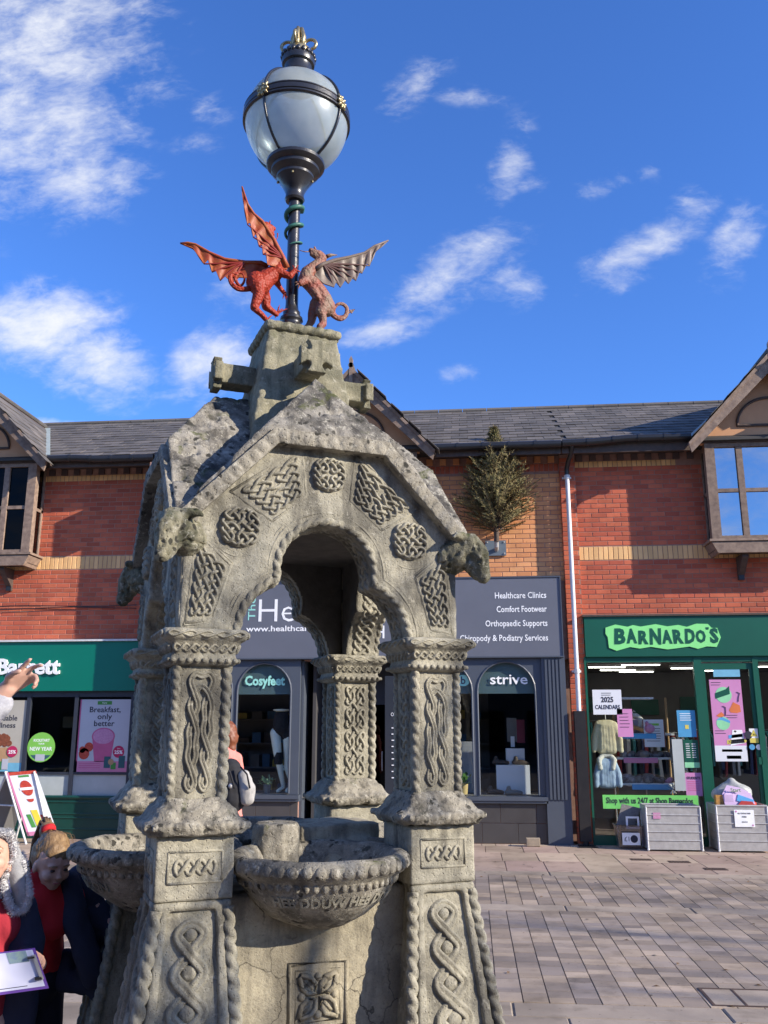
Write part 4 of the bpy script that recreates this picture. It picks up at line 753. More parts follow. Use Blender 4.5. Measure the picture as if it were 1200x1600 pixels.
for i in range(2):
    t = MB(); t.tube([(3.72 + .16 - i * .22, 13.63, 2.14 - i * .20), (3.80 + .12 - i * .22, 13.63, 2.12 - i * .20), (3.78 + .12 - i * .2, 13.63, 2.07 - i * .20), (3.83 + .06 - i * .2, 13.63, 2.0 - i * .20)], .004, 4); single(t, 'printed_arrow', BLK, ('upper', 'lower')[i] + ' curved black arrow on the tall pink poster', 'arrow')
notice('pale blue blank card above the pink poster', 3.57, 3.95, 2.36, 2.50, MATS['p_blue'], [])
notice('yellow and white warning triangle notice on the door glass', 4.0, 4.12, 1.42, 1.62, WHT, [('r', 0, 0, 1, .33, MATS['p_yel']), ('p', [(.1, .45), (.9, .45), (.5, .92)], MATS['p_yel']), ('p', [(.38, .52), (.62, .52), (.5, .68)], BLK)], y=13.62)
notice('round dark badge sticker beside the poster', 3.985, 3.986, 1.53, 1.531, BLK, [('d', 0, 0, .055, BLK)], y=13.62); notice('pair of small round stickers under the warning notice', 4.02, 4.021, 1.36, 1.361, MATS['p_sky'], [('d', 0, 0, .04, MATS['p_sky']), ('d', 95, 0, .04, WHT)], y=13.62)
notice('white price list with dark rows beside the door', 4.24, 4.40, .75, 1.0, BLK, [('l', 6, .1, .9, .15, .8, WHT)])
notice('lime green banner reading Shop with us 24/7', 1.86, 3.20, .50, .69, M('banner_lime', (.16, .58, .13)), [('t', 'Shop with us 24/7 at Shop Barnardos', .08, .49, .40, 1.22, .02, BLK)], y=13.60, name='banner')
# paper flowers
t = MB()
for i in range(9):
    x, y, z = random.uniform(2.9, 3.4), 13.9 + random.uniform(-.05, .1), random.uniform(.72, .86); mi = i % 3
    for j in range(30): a = random.uniform(0, 2 * PI); e = random.uniform(-1, 1.5); d = V((math.cos(a) * math.cos(e), math.sin(a) * math.cos(e), math.sin(e))) * .075; u = d.cross(V((0, 0, 1))).normalized() * .014; c = V((x, y, z)); t.add([c, c + d + u, c + d * 1.12, c + d - u], [(0, 1, 2, 3)], mi)
o = single(t, 'paper_flowers', [MATS['p_froth'], WHT, M('hotpink', (.62, .08, .22))], 'pink and white paper flowers behind the green banner', 'flowers')
# aluminium crates, tub
M('aluminium', (.48, .47, .455), (.37, .36, .35), .5, 14, .25, 40, metal=.25)
def crate(x0, x1, y0, y1, z1, lab, lidopen):
    t = thing('metal_crate', lab, 'crate', ((x0 + x1) / 2, (y0 + y1) / 2, 0)); m = MB()
    for (a, b_, c, d) in ((x0, x1, y0, y0 + .008), (x0, x1, y1 - .008, y1), (x0, x0 + .008, y0 + .008, y1 - .008), (x1 - .008, x1, y0 + .008, y1 - .008)): m.box(a, b_, c, d, .03, z1)
    m.box(x0, x1, y0, y1, .022, .03); m.build('panels', MATS['aluminium'], t)
    for k in range(1, 5):
        z = .03 + (z1 - .03) * k / 5; q = MB(); q.tube([(x0, y0 - .002, z), (x1, y0 - .002, z), (x1 + .002, y0, z), (x1 + .002, y1, z), (x0 - .002, y1, z), (x0 - .002, y0, z)], .008, 6, closed=True); q.build('rib', MATS['aluminium'], t)
    q = MB(); q.tube([(x0, y0, z1), (x1, y0, z1), (x1, y1, z1), (x0, y1, z1)], .014, 6, closed=True); q.build('rim', MATS['aluminium'], t)
    for (a, b_) in ((x0, y0), (x1, y0), (x1, y1), (x0, y1)): q = MB(); q.tube([(a, b_, .015), (a, b_, z1)], .012, 6); q.ball((a, b_, .02), .018, 6); q.build('corner_post', MATS['white_paint'], t)
    return t
c1 = crate(2.36, 3.08, 13.05, 13.45, .58, 'left ribbed aluminium crate under the lime banner', 0); c2 = crate(3.29, 3.96, 13.02, 13.5, .60, 'right ribbed aluminium crate with a white notice on its front, filled with toys', 0)
notice('white paper notice taped on the right aluminium crate', 3.52, 3.78, .33, .55, WHT, [('t', 'ALL TOYS IN THESE', .018, .5, .75, .17, .01, BLK), ('t', 'ITEMS', .018, .5, .55, .06, .01, BLK), ('t', 'EACH', .018, .5, .25, .07, .01, BLK), ('d', .1, .9, .012, MATS['pinkp']), ('d', .9, .1, .012, MATS['pinkp'])], y=13.005)
m = MB(); m.box(2.45, 2.55, 13.042, 13.046, .42, .50); single(m, 'pink_label', MATS['p_froth'], 'small pink label on the left aluminium crate', 'label')
lumps('toy_heap', 'heap of boxed toys in the right aluminium crate', 'toys', [(3.4, 3.85, 13.25, .55)], [MATS['p_orange'], MATS['goods_dark'], MATS['p_red'], MATS['white_card']], n=14, r=(.05, .09))
m = MB(); capsule(m, [(3.42, 13.3, .72, .10), (3.60, 13.3, .86, .09), (3.78, 13.3, .74, .10)], 10); m = fuse(m, .02, lambda p: .02 * noise.noise(p * 11)); single(m, 'plastic_bag', M('clear_plastic', (.42, .43, .42), (.30, .31, .30), .3, 30, .3, 30), 'crumpled grey plastic bag behind the toy heap', 'bag', 'all')
t = MB(); P = [(3.44, .60), (3.42, .74), (3.50, .86), (3.66, .83), (3.80, .76), (3.84, .62)]; t.prism(P, lambda p, q, d: (p, d + (q - .6) * .25, q), 13.11, 13.125, 0); t.prism([(3.60, .66), (3.80, .60), (3.83, .67), (3.63, .74)], lambda p, q, d: (p, d + (q - .6) * .25, q), 13.10, 13.11, 1); t.prism([(3.60, .60), (3.84, .585), (3.80, .65), (3.66, .66)], lambda p, q, d: (p, d + (q - .6) * .25, q), 13.09, 13.10, 2)
put_text(t, 'Start', .05, 3.60, .775, 13.13, m=3, ext=.008)
single(t, 'toy_bag', [MATS['p_lav'], MATS['goods_blue2'], MATS['p_red'], MATS['p_green']], 'lilac printed bag with Start lettering in the right crate', 'bag')
t = MB(); t.box(3.44, 3.56, 13.12, 13.2, .55, .74); t.add([(3.44, 13.12, .74), (3.56, 13.12, .74), (3.56, 13.2, .74), (3.44, 13.2, .74), (3.5, 13.16, .78)], [(0, 1, 4), (1, 2, 4), (2, 3, 4), (3, 0, 4)]); single(t, 'toy_box', MATS['p_lav'], 'small white and lilac carton standing in the right crate', 'box')
t = MB(); t.box(3.33, 3.43, 13.14, 13.24, .55, .73); single(t, 'toy_box', M('p_amber', (.55, .27, .06), (.30, .16, .06), .5, 30), 'small orange carton at the left corner of the right crate', 'box')
tb = thing('storage_tub', 'clear plastic tub with picture frames and a price card, left of the crates', 'tub', (2.14, 13.35, 0))
m = MB(); P = [(1.96, .30), (2.0, .02), (2.30, .02), (2.34, .30)]
m.lathe([(.001, .02), (.15, .02), (.19, .30), (.205, .305), (.205, .315), (.18, .31), (.14, .04)], 4, (2.15, 13.35, 0), a0=PI / 4, a1=PI / 4 + 2 * PI); m.v = [((x - 2.15) * 1.35 + 2.15, y, z) for x, y, z in m.v]
m.build('tub', glass('tub_plastic', (.8, .75, .85), .3, .12, .75), tb)
m = MB(); m.box(2.04, 2.28, 13.18, 13.185, .06, .22); m.build('price_card', WHT, tb); t = MB(); put_text(t, '\u00a31', .06, 2.10, .11, 13.179, ext=.001); disc(t, 2.2, .14, .05, 13.179); t.build('price_print', BLK, tb)
t = MB(); 
for (a, b_, c, d) in ((2.12, 2.30, .40, .425), (2.12, 2.30, .26, .285), (2.12, 2.145, .285, .40), (2.275, 2.30, .285, .40)): t.box(a, b_, 13.28, 13.30, c, d)
single(t, 'picture_frame', WHT, 'empty white picture frame in the storage tub', 'picture frame')
t = MB(); t.add([(2.0, 13.4, .3), (2.25, 13.42, .3), (2.36, 13.45, .52), (2.1, 13.45, .58)], [(0, 1, 2, 3)]); me = evald(t.mesh('x', MATS['grey_wool'], None), [('SOLIDIFY', dict(thickness=.02))]); o = link('art_folder', me); o['label'] = 'dark grey folder leaning in the storage tub'; o['category'] = 'folder'
# downpipe with its black lower casing
dp = thing('downpipe', 'peeling white downpipe with a black casing at its foot, on the brick pier', 'downpipe', (1.6, 13.5, 0))
m = MB(); m.tube([(1.58, 13.55, 1.85), (1.58, 13.55, 5.45)], .034, 12); m.build('pipe', M('peeling_white', (.72, .73, .76), (.60, .60, .62), .45, 14), dp, 40)
m = MB(); m.tube([(1.58, 13.55, 5.45), (1.58, 13.55, 5.58), (1.60, 13.45, 5.68), (1.63, 13.28, 5.76), (1.64, 13.2, 5.86)], .036, 10); m.build('swan_neck', MATS['black_plastic'], dp, 40)
for z in (5.45, 2.45): m = MB(); m.tube([(1.58, 13.55, z - .03), (1.58, 13.55, z + .03)], .046, 12); m.box(1.51, 1.65, 13.60, 13.63, z - .015, z + .015); m.build('bracket', MATS['white_paint'], dp)
m = MB(); m.box(1.505, 1.665, 13.49, 13.62, .06, 1.87); m.build('casing', MATS['black_paint'], dp); m = MB(); m.tube([(1.585, 13.54, -.005), (1.585, 13.54, .08)], .04, 10); m.build('outlet', MATS['black_plastic'], dp)
m = MB()
for i in range(7): m.box(1.47 + i * .035, 1.49 + i * .035, 13.30, 13.48, .004, .016)
m.box(1.465, 1.715, 13.29, 13.30, .003, .018); m.box(1.465, 1.715, 13.48, 13.49, .003, .018); single(m, 'drain_grate', MATS['black_plastic'], 'small slotted drain grate under the black downpipe casing', 'drain')
m = MB()
for i, (dx, dz) in enumerate(((0, 0), (.012, .018))):
    m.tube([(-9.5 + .35 * k, 13.66, 3.505 + dz * 2 + .016 * math.sin(k * .9 + i * 2)) for k in range(13)], .007, 5)
single(m, 'wall_cable', MATS['black_plastic'], 'pair of black cables sagging along the left brick wall', 'cable')
m = MB(); m.v = []; e = ebox(.19, .10, .11, .006); m.add([(p[0] + .83, p[1] + 13.33, p[2] + .06) for p in e.v], e.f); m.add([(.765, 13.325, .01), (.77, 13.325, .01), (.77, 13.325, .11), (.765, 13.325, .11)], [(0, 1, 2, 3)]); single(m, 'loose_block', M('loose_block', (.36, .29, .21), (.27, .22, .16), .9, 20, .5, 90), 'single tan block lying at the foot of the dark tiles', 'block')
# small christmas tree on a wall bracket
bk = thing('wall_bracket', 'dark square wall plate with a pipe socket holding the small spruce', 'bracket', (.44, 13.65, 4.36))
m = MB(); m.box(.28, .60, 13.655, 13.685, 4.24, 4.48); m.build('plate', M('plate_grey', (.12, .15, .18), None, .5), bk); m = MB(); m.tube([(.45, 13.66, 4.33), (.45, 13.50, 4.36), (.45, 13.44, 4.52)], .034, 10); m.build('socket', MATS['aluminium'], bk, 40)
for x in (.31, .57):
    for z in (4.27, 4.45): m = MB(); m.ball((x, 13.652, z), .014, 6); m.build('bolt', MATS['aluminium'], bk)
xt = thing('christmas_tree', 'small browning spruce growing out of a wall bracket above the grey sign', 'tree', (.45, 13.44, 4.4))
M('spruce', (.13, .135, .045), (.27, .19, .075), .75, 7, piece=.35); M('bark', (.12, .085, .06), (.07, .05, .04), .9, 30, .6, 60)
m = MB(); m.tube([(.45, 13.44, 4.42), (.46, 13.42, 5.0), (.455, 13.40, 5.7), (.45, 13.38, 6.28)], [.04, .034, .02, .006], 8); m.build('trunk', MATS['bark'], xt, 40)
m = MB(); tw = MB()
random.seed(11)
for i in range(980):
    h = random.random() ** .85; z = 4.52 + 1.72 * h; a = random.uniform(0, 2 * PI)
    prof = .80 * (1 - h) ** .85 * min(1, .6 + h * 3) + .06
    if h > .74: prof *= .72
    ln_ = prof * random.uniform(.55, 1.12); p0 = V((.455, 13.41, z)); d = V((math.cos(a), math.sin(a) * .9, random.uniform(.25, .75))).normalized()
    if random.random() < .25: d.z += .3
    p1 = p0 + d * ln_; p1.z -= ln_ * .12
    tw.tube([p0, p1], [.008, .003], 3, cap=False)
    nn = max(5, int(ln_ / .028))
    for j in range(nn):
        t_ = .22 + .78 * j / nn; c = p0.lerp(p1, t_)
        for q in range(3):
            s = V((random.uniform(-1, 1), random.uniform(-1, 1), random.uniform(-.5, .8))).normalized(); e = (d * .8 + s).normalized() * random.uniform(.035, .075); w = e.cross(s).normalized() * .0055 if e.cross(s).length > .01 else V((.005, 0, 0))
            m.add([c - w, c + w, c + e], [(0, 1, 2)], 0, random.random())
o = m.build('foliage', MATS['spruce'], xt); tw.build('branches', MATS['bark'], xt)

# ------------------------------------------------------------ the ground
random.seed(21)
g = MB(); g.add([(-400, -400, -.014), (400, -400, -.014), (400, 400, -.014), (-400, 400, -.014)], [(0, 1, 2, 3)]); o = g.build('ground', M('ground_stone', (.19, .165, .15), (.14, .125, .12), .9, 2, .3, 30)); o['kind'] = 'structure'
M('paver_stone', (.47, .37, .275), (.40, .315, .24), .78, 7, .6, 70, piece=.22, pieceb=(.29, .24, .205), spec=.12, grime=.8); M('flag_stone', (.52, .42, .315), (.44, .35, .265), .85, 4, .45, 90, piece=.16, pieceb=(.36, .26, .22), spec=.15, grime=.8); M('band_stone', (.40, .33, .26), (.33, .27, .215), .8, 4, .4, 90, piece=.14, spec=.15, grime=.8); M('joint', (.13, .11, .09), (.18, .155, .13), .95, 30)
g = MB(); g.add([(-11, 1.5, -.007), (9, 1.5, -.007), (9, 13.69, -.007), (-11, 13.69, -.007)], [(0, 1, 2, 3)]); PV = g.build('paving', MATS['joint']); PV['kind'] = 'structure'
it = []
def unit(kind, x0, x1, y0, y1, gx=.0055, gy=.004):
    cx, cy = (x0 + x1) / 2, (y0 + y1) / 2
    it.append((kind, Matrix.Translation((cx, cy, random.uniform(-.0016, .0016))) @ Matrix.Rotation(random.uniform(-.004, .004), 4, 'X') @ Matrix.Diagonal((x1 - x0 - gx, y1 - y0 - gy, 1, 1))))
def setts(x0, x1, y0, y1, cw, l0, l1):
    n = int((x1 - x0) / cw)
    for i in range(n):
        a = x0 + i * cw; y = y0
        while y < y1 - .03:
            l = min(random.uniform(l0, l1), y1 - y)
            if y1 - y - l < .07: l = y1 - y
            unit('s', a, a + cw, y, y + l); y += l
def slabs(x0, x1, y0, y1, l0, l1, kind):
    x = x0 - random.uniform(0, l0)
    while x < x1: l = random.uniform(l0, l1); unit(kind, x, x + l, y0, y1, .006, .007); x += l
XA, XB = -9.0, 6.6
for ya, yb in ((12.75, 13.42), (12.0, 12.75), (11.16, 12.0)): slabs(XA, XB, ya, yb, .46, .52, 'f')
slabs(XA, XB, 13.42, 13.66, .2, .22, 'f'); slabs(XA, XB, 10.88, 11.16, 1.1, 1.5, 'b'); setts(XA, XB, 9.14, 10.88, .15, .12, .26); slabs(XA, XB, 8.87, 9.14, 1.1, 1.5, 'b')
setts(XA, XB, 6.05, 8.87, .16, .10, .21); slabs(XA, XB, 5.78, 6.05, 1.0, 1.4, 'b'); slabs(XA, XB, 5.35, 5.78, .75, 1.0, 'b'); setts(XA, XB, 2.0, 5.35, .3, .3, .6)
e = ebox(1, .02, 1, .008); up_ = MB(); Rx = Matrix.Rotation(-PI / 2, 4, 'X'); up_.add([tuple(Rx @ V(p)) for p in e.v], e.f); 
up_.v = [(x, y, z) for x, y, z in up_.v]
pieces(it, 'paver', PV, [MATS['paver_stone'], MATS['flag_stone'], MATS['band_stone']], {'s': (up_, 0), 'f': (up_, 1), 'b': (up_, 2)})
gm_ = MB()
for i in range(90):
    x, y, q = random.uniform(-3.5, 4.5), random.uniform(5.8, 13), random.uniform(.008, .018); gm_.prism([(x + q * random.uniform(.7, 1.2) * math.cos(t * PI / 4), y + q * random.uniform(.7, 1.2) * math.sin(t * PI / 4)) for t in range(8)], lambda a, b, d: (a, b, d), .0022, .0034)
o = gm_.build('chewing_gum_spots', M('old_gum', (.13, .115, .10)), PV); o['kind'] = 'stuff'
lv = MB()
for i in range(60):
    x, y, a = random.uniform(-3.5, 4.5), random.uniform(5.8, 13.3), random.uniform(0, PI); c, s_ = math.cos(a) * .022, math.sin(a) * .022; lv.add([(x - c, y - s_, .004), (x + s_ * .5, y - c * .5, .009), (x + c, y + s_, .005), (x - s_ * .5, y + c * .5, .012)], [(0, 1, 2), (0, 2, 3)])
o = lv.build('fallen_leaves', M('dead_leaf', (.20, .11, .045), (.12, .07, .03)), PV); o['kind'] = 'stuff'
ic = thing('inspection_cover', 'paved inspection cover with a rusty steel rim in the setts at lower right', 'cover', (1.72, 6.25, 0)); M('rust', (.10, .055, .04), (.05, .035, .03), .8, 30, .4, 80)
m = MB(); m.box(1.42, 2.02, 6.08, 6.46, -.01, .0022); m.build('tray', MATS['band_stone'], ic)
m = MB()
for a in ((1.42, 2.02, 6.08, 6.10), (1.42, 2.02, 6.44, 6.46), (1.42, 1.44, 6.10, 6.44), (2.0, 2.02, 6.10, 6.44), (1.62, 1.635, 6.10, 6.44)): m.box(*a, .001, .0045)
m.build('rim', MATS['rust'], ic)
for i, (x, y) in enumerate(((1.98, 12.15), (2.42, 12.0), (2.72, 11.45))):
    m = MB(); m.box(x, x + .26, y, y + .16, .0, .0045)
    for j in range(6): m.box(x + .02 + j * .04, x + .04 + j * .04, y + .02, y + .14, .004, .007)
    single(m, 'service_cover', MATS['rust'], ('left', 'middle', 'right')[i] + ' small rusty service cover in the flagstones before the crates', 'cover')

# ------------------------------------------------------------ carved interlace
def knot_paths(W, H, brk={}):
    seen_ = set(); out = []
    def kind(i, j):
        if i in (0, 2 * W): return 'v'
        if j in (0, 2 * H): return 'h'
        return brk.get((i, j))
    for si in range(0, 2 * W + 1):
        for sj in range(0, 2 * H + 1):
            if (si + sj) % 2 == 0: continue
            for dx, dy in ((1, 1), (1, -1)):
                i, j = si, sj; d = (dx, dy)
                if not (0 <= i + dx <= 2 * W and 0 <= j + dy <= 2 * H): continue
                if (min((i, j), (i + dx, j + dy)), max((i, j), (i + dx, j + dy))) in seen_: continue
                path = []
                while True:
                    e = ((i, j), (i + d[0], j + d[1])); e = (min(e), max(e))
                    if e in seen_: break
                    seen_.add(e); i, j = i + d[0], j + d[1]; k = kind(i, j)
                    if k == 'v': path.append((i - d[0] * .42, j, 0)); d = (-d[0], d[1])
                    elif k == 'h': path.append((i, j - d[1] * .42, 0)); d = (d[0], -d[1])
                    else: path.append((i, j, 1 if ((d[0] * d[1] > 0) == (i % 2 == 0)) else -1))
                if len(path) > 2: out.append([(x / (2 * W), y / (2 * H), z) for x, y, z in path])
    return out
def crom(P, k, n):
    p0, p1, p2, p3 = P[(k - 1) % len(P)], P[k], P[(k + 1) % len(P)], P[(k + 2) % len(P)]; r = []
    for s in range(n):
        t = s / n; r.append(tuple(.5 * (2 * b + (c - a) * t + (2 * a - 5 * b + 4 * c - d) * t * t + (3 * b - a - 3 * c + d) * t ** 3) for a, b, c, d in zip(p0, p1, p2, p3)))
    return r
def quad(P00, P10, P11, P01): return lambda x, y: tuple(P00[i] * (1 - x) * (1 - y) + P10[i] * x * (1 - y) + P11[i] * x * y + P01[i] * (1 - x) * y for i in (0, 1))
def relief(mb, W, H, warp, surf, w, h, brk={}, double=False, n=3, over=.45):
    prof = [(-1, -.35), (-.8, .55), (-.3, 1), (.3, 1), (.8, .55), (1, -.35)] if not double else [(-1, -.35), (-.85, .8), (-.5, 1), (-.12, .45), (.12, .45), (.5, 1), (.85, .8), (1, -.35)]
    for P in knot_paths(W, H, brk):
        P = [(*warp(x, y), z) for x, y, z in P]; C = []
        for k in range(len(P)): C += crom(P, k, n)
        N_ = len(C); q = len(prof); vs = []
        for k in range(N_):
            a, b = C[k - 1], C[(k + 1) % N_]; tx, ty = b[0] - a[0], b[1] - a[1]; l = math.hypot(tx, ty) or 1; nx, ny = -ty / l, tx / l; hz = C[k][2] * over * h
            for s, t in prof: vs.append(surf(C[k][0] + nx * s * w, C[k][1] + ny * s * w, (h * t + hz) if t > 0 else t * h))
        mb.add(vs, [(k * q + j, k * q + j + 1, ((k + 1) % N_) * q + j + 1, ((k + 1) % N_) * q + j) for k in range(N_) for j in range(q - 1)])
    return mb
def rope(mb, pts, r, pitch, n=14, closed=False, step=None, deep=.5):
    pts = [V(p) for p in pts]; out = []; step = step or pitch / 9; n = 14; r = r * 1.1
    for a, b in zip(pts, pts[1:] + ([pts[0]] if closed else [])):
        k = max(1, int((b - a).length / step)); out += [a.lerp(b, i / k) for i in range(k)]
    if not closed: out.append(pts[-1])
    return mb.tube(out, r, n, closed=closed, rf=lambda th, d: (1 - deep) + deep * 1.15 * abs(math.sin(th + PI * d / pitch)) ** .55)
def rough(mb, amp, fr, seed=0):
    o = V((seed * 3.7, seed, 0))
    mb.v = [tuple(V(p) + V(noise.noise_vector(V(p) * fr + o)) * amp + V(noise.noise_vector(V(p) * fr * 3.3 + o)) * amp * .45) for p in mb.v]; return mb
def worn(mb, vox, amp=.004, fr=9, pit=0, smooth=2):
    def d(p):
        q = amp * noise.noise(p * fr) + amp * .6 * noise.noise(p * fr * 3.1)
        if pit:
            c = noise.noise(p * 26 + V((9, 3, 1)));
            if c > .28: q -= pit * min(1, (c - .28) * 4)
        return q
    return fuse(mb, vox, d, smooth)

# ------------------------------------------------------------ the fountain (local frame: u across its front, v to its back)
FC = (-.811, 3.881, 0); FA = R(27.54); FM = Matrix.Translation(FC) @ Matrix.Rotation(FA, 4, 'Z')
FT = thing('drinking_fountain', 'carved limestone canopy fountain with Celtic knotwork, four pillars and scalloped basins', 'fountain', FC, FA)
RZm = lambda k: Matrix.Rotation(k * PI / 2, 4, 'Z')
def quad4(name, mb, mat, smooth=False, parents=None, ks=(0, 1, 2, 3)):
    me = mb.mesh(name, mat, None, smooth); return {k: link(name, me, parents[k] if parents else FT, FM @ RZm(k)) for k in ks}
PC = lambda z: .4675 + .033 * max(0, 1.05 - z); OUT = lambda z: .60 + .153 * max(0, 1.05 - z); HW = lambda z: OUT(z) - PC(z)
# lower piers
m = MB(); rings = [(0, .0), (.10, .0), (.12, -.02), (1.06, -.022), (1.085, .0)]; vs = []
for z, e_ in rings:
    c, h = PC(z), HW(z) + e_ + (.03 if z <= .1 else 0)
    vs += [(c - h, -c - h, z), (c + h, -c - h, z), (c + h, -c + h, z), (c - h, -c + h, z)]
m.add(vs, [(i * 4 + j, i * 4 + (j + 1) % 4, i * 4 + 4 + (j + 1) % 4, i * 4 + 4 + j) for i in range(len(rings) - 1) for j in range(4)] + [(3, 2, 1, 0), tuple(16 + j for j in range(4))])
LP = quad4('pier', worn(m, .014, .004, 8), ST, 'all')
def pface(f):  # outer faces of the front-right pier: 0 front, 1 right
    return (lambda a, b, d: (PC(b) + a, -(OUT(b) - .022 + d), b)) if f == 0 else (lambda a, b, d: (OUT(b) - .022 + d, -PC(b) + a, b))
m = MB()
for f in (0, 1):
    S = pface(f)
    for (za, zb, x0, x1) in ((1.045, 1.075, -1, 1), (.12, .20, -1, 1)):
        vs = [S(a * HW(z), z, d) for d in (-.01, .024) for z in (za, zb) for a in (x0, x1)]; m.add(vs, [(0, 1, 3, 2), (4, 6, 7, 5), (0, 4, 5, 1), (2, 3, 7, 6), (0, 2, 6, 4), (1, 5, 7, 3)])
    for s in (-1, 1):
        vs = [S(s * q * HW(z) , z, d) for d in (-.01, .022) for z in (.20, 1.045) for q in (.60, .80)]; m.add(vs, [(0, 1, 3, 2), (4, 6, 7, 5), (0, 4, 5, 1), (2, 3, 7, 6), (0, 2, 6, 4), (1, 5, 7, 3)])
quad4('panel_frame', worn(m, .009, .002, 20, 0, 1), ST, 'all', LP)
m = MB()
for f in (0, 1):
    S = pface(f); S2 = lambda a, b, d, S=S: S(a * HW(b) * .5, b, d)
    relief(m, 1, 7, lambda x, y: (x * 2 - 1, .22 + .81 * y), lambda a, b, d, S=S: S(a * HW(b) * .50, b, d), .001, .017)
m.v = []; m.f = []; m.m = []; m.r = []
for f in (0, 1):
    S = pface(f)
    for P in knot_paths(1, 7):
        C = []; P = [((x * 2 - 1) * HW(.22 + .81 * y) * .53, .22 + .81 * y, z) for x, y, z in P]
        for k in range(len(P)): C += crom(P, k, 6)
        q = [(-1, -.3), (-.8, .75), (-.45, 1), (-.1, .6), (.1, .6), (.45, 1), (.8, .75), (1, -.3)]; vs = []; N_ = len(C)
        for k in range(N_):
            a, b = C[k - 1], C[(k + 1) % N_]; tx, ty = b[0] - a[0], b[1] - a[1]; l = math.hypot(tx, ty) or 1
            for s, t in q: wd = .13 * HW(C[k][1]); vs.append(S(C[k][0] - ty / l * s * wd, C[k][1] + tx / l * s * wd, .017 * t + max(-.25, C[k][2]) * .008))
        m.add(vs, [(k * 8 + j, k * 8 + j + 1, ((k + 1) % N_) * 8 + j + 1, ((k + 1) % N_) * 8 + j) for k in range(N_) for j in range(7)])
    for j in range(7):
        z = .22 + .81 * (2 * j + 1) / 14; c = S(0, z, .002); h = HW(z) * .17; m.ball(c, (h, h * .5 if f == 0 else h, h), 10) if f == 0 else m.ball(c, (h * .5, h, h), 10)
quad4('knot_carving', m, ST, 'all', LP)
m = MB()
for (su, sv) in ((-1, -1), (1, -1), (1, 1)): rope(m, [(PC(z) + su * (HW(z) - .013), -PC(z) + sv * (HW(z) - .013), z) for z in (.14, .4, .7, 1.05)], .0205, .05, 10)
quad4('cable_moulding', m, ST, 'all', LP)
# plinth blocks, mouldings, shafts, capitals
m = MB(); m.box(.4675 - .135, .4675 + .135, -.6025, -.3325, 1.075, 1.285); PLB = quad4('plinth_block', worn(m, .012, .003, 10), ST, 'all')
m = MB(); S = lambda a, b, d: (.4675 + a, -.602 - d, b); relief(m, 4, 1, quad((-.078, 1.145), (.078, 1.145), (.078, 1.225), (-.078, 1.225)), S, .0075, .008)
for P in (((-.092, 1.135), (.092, 1.135)), ((.092, 1.135), (.092, 1.235)), ((.092, 1.235), (-.092, 1.235)), ((-.092, 1.235), (-.092, 1.135))): m.tube([S(*P[0], 0), S(*P[1], 0)], .005, 5)
me1 = m.mesh('knot_carving', ST, None, 'all'); n_ = 0
for k in range(4):
    for f in (0, 1): link('knot_carving', me1, PLB[k], FM @ RZm(k) @ Matrix.Translation((.4675, -.4675, 0)) @ Matrix.Rotation(f * PI / 2, 4, 'Z') @ Matrix.Translation((-.4675, .4675, 0)))
sq = lambda th, p=7: (abs(math.cos(th)) ** p + abs(math.sin(th)) ** p) ** (-1 / p)
m = MB(); m.lathe([(.001, 1.285), (.150, 1.285), (.170, 1.290), (.181, 1.308), (.179, 1.328), (.160, 1.338), (.150, 1.350), (.142, 1.368), (.122, 1.385), (.108, 1.405), (.001, 1.405)], 56, (.4675, -.4675, 0), sq=sq)
for f in range(4):
    for i in range(13): a = -.15 + .025 * i; p = V((a, -.174, 1.318)); p = Matrix.Rotation(f * PI / 2, 3, 'Z') @ p; m.ball((.4675 + p.x, -.4675 + p.y, p.z), (.0125, .0125, .014), 8)
BM = quad4('base_moulding', worn(m, .006, .005, 20, .006, 1), STM, 'all')
m = MB(); m.box(.4675 - .094, .4675 + .094, -.5615, -.3735, 1.39, 1.885); SH = quad4('shaft', worn(m, .012, .003, 14), ST, 'all')
mr = MB()
for (su, sv) in ((-1, -1), (1, -1), (1, 1), (-1, 1)): rope(mr, [(.4675 + su * .091, -.4675 + sv * .091, 1.395), (.4675 + su * .091, -.4675 + sv * .091, 1.88)], .017 if su == sv else .0145, .044 if su == sv else .036, 10)
quad4('cable_moulding', mr, ST, 'all', SH)
S = lambda a, b, d: (a, -.093 - d, b)
kA, kB, kC = MB(), MB(), MB()
relief(kA, 2, 5, quad((-.050, 1.415), (.050, 1.415), (.050, 1.852), (-.050, 1.852)), S, .0115, .011, {(2, 1): 'v', (2, 3): 'v', (1, 4): 'v', (2, 5): 'v', (3, 6): 'v', (2, 7): 'v', (2, 9): 'h'}, True, 5)
relief(kB, 2, 9, quad((-.050, 1.415), (.050, 1.415), (.050, 1.852), (-.050, 1.852)), S, .0078, .009, {}, False, 3)
relief(kC, 3, 8, quad((-.055, 1.415), (.055, 1.415), (.055, 1.852), (-.055, 1.852)), S, .0075, .010, {(i, j): 'h' for j in (4, 8, 12) for i in (1, 5)} | {(3, j): 'v' for j in (2, 6, 10, 14)}, False, 4)
ms = [q.mesh('knot_carving', ST, None, 'all') for q in (kA, kB, kC)]
for k in range(4):
    for f in range(4):
        t = 0 if f in (0, 1) else 1
        if k == 1 and f == 3: t = 2
        link('knot_carving', ms[t], SH[k], FM @ RZm(k) @ Matrix.Translation((.4675, -.4675, 0)) @ Matrix.Rotation(f * PI / 2, 4, 'Z'))
m = MB(); m.lathe([(.001, 1.862), (.106, 1.862), (.124, 1.870), (.128, 1.882), (.121, 1.894), (.117, 1.900), (.124, 1.925), (.138, 1.950), (.150, 1.954), (.158, 1.966), (.158, 1.984), (.150, 1.994), (.001, 1.994)], 56, (.4675, -.4675, 0), sq=lambda t: sq(t, 12))
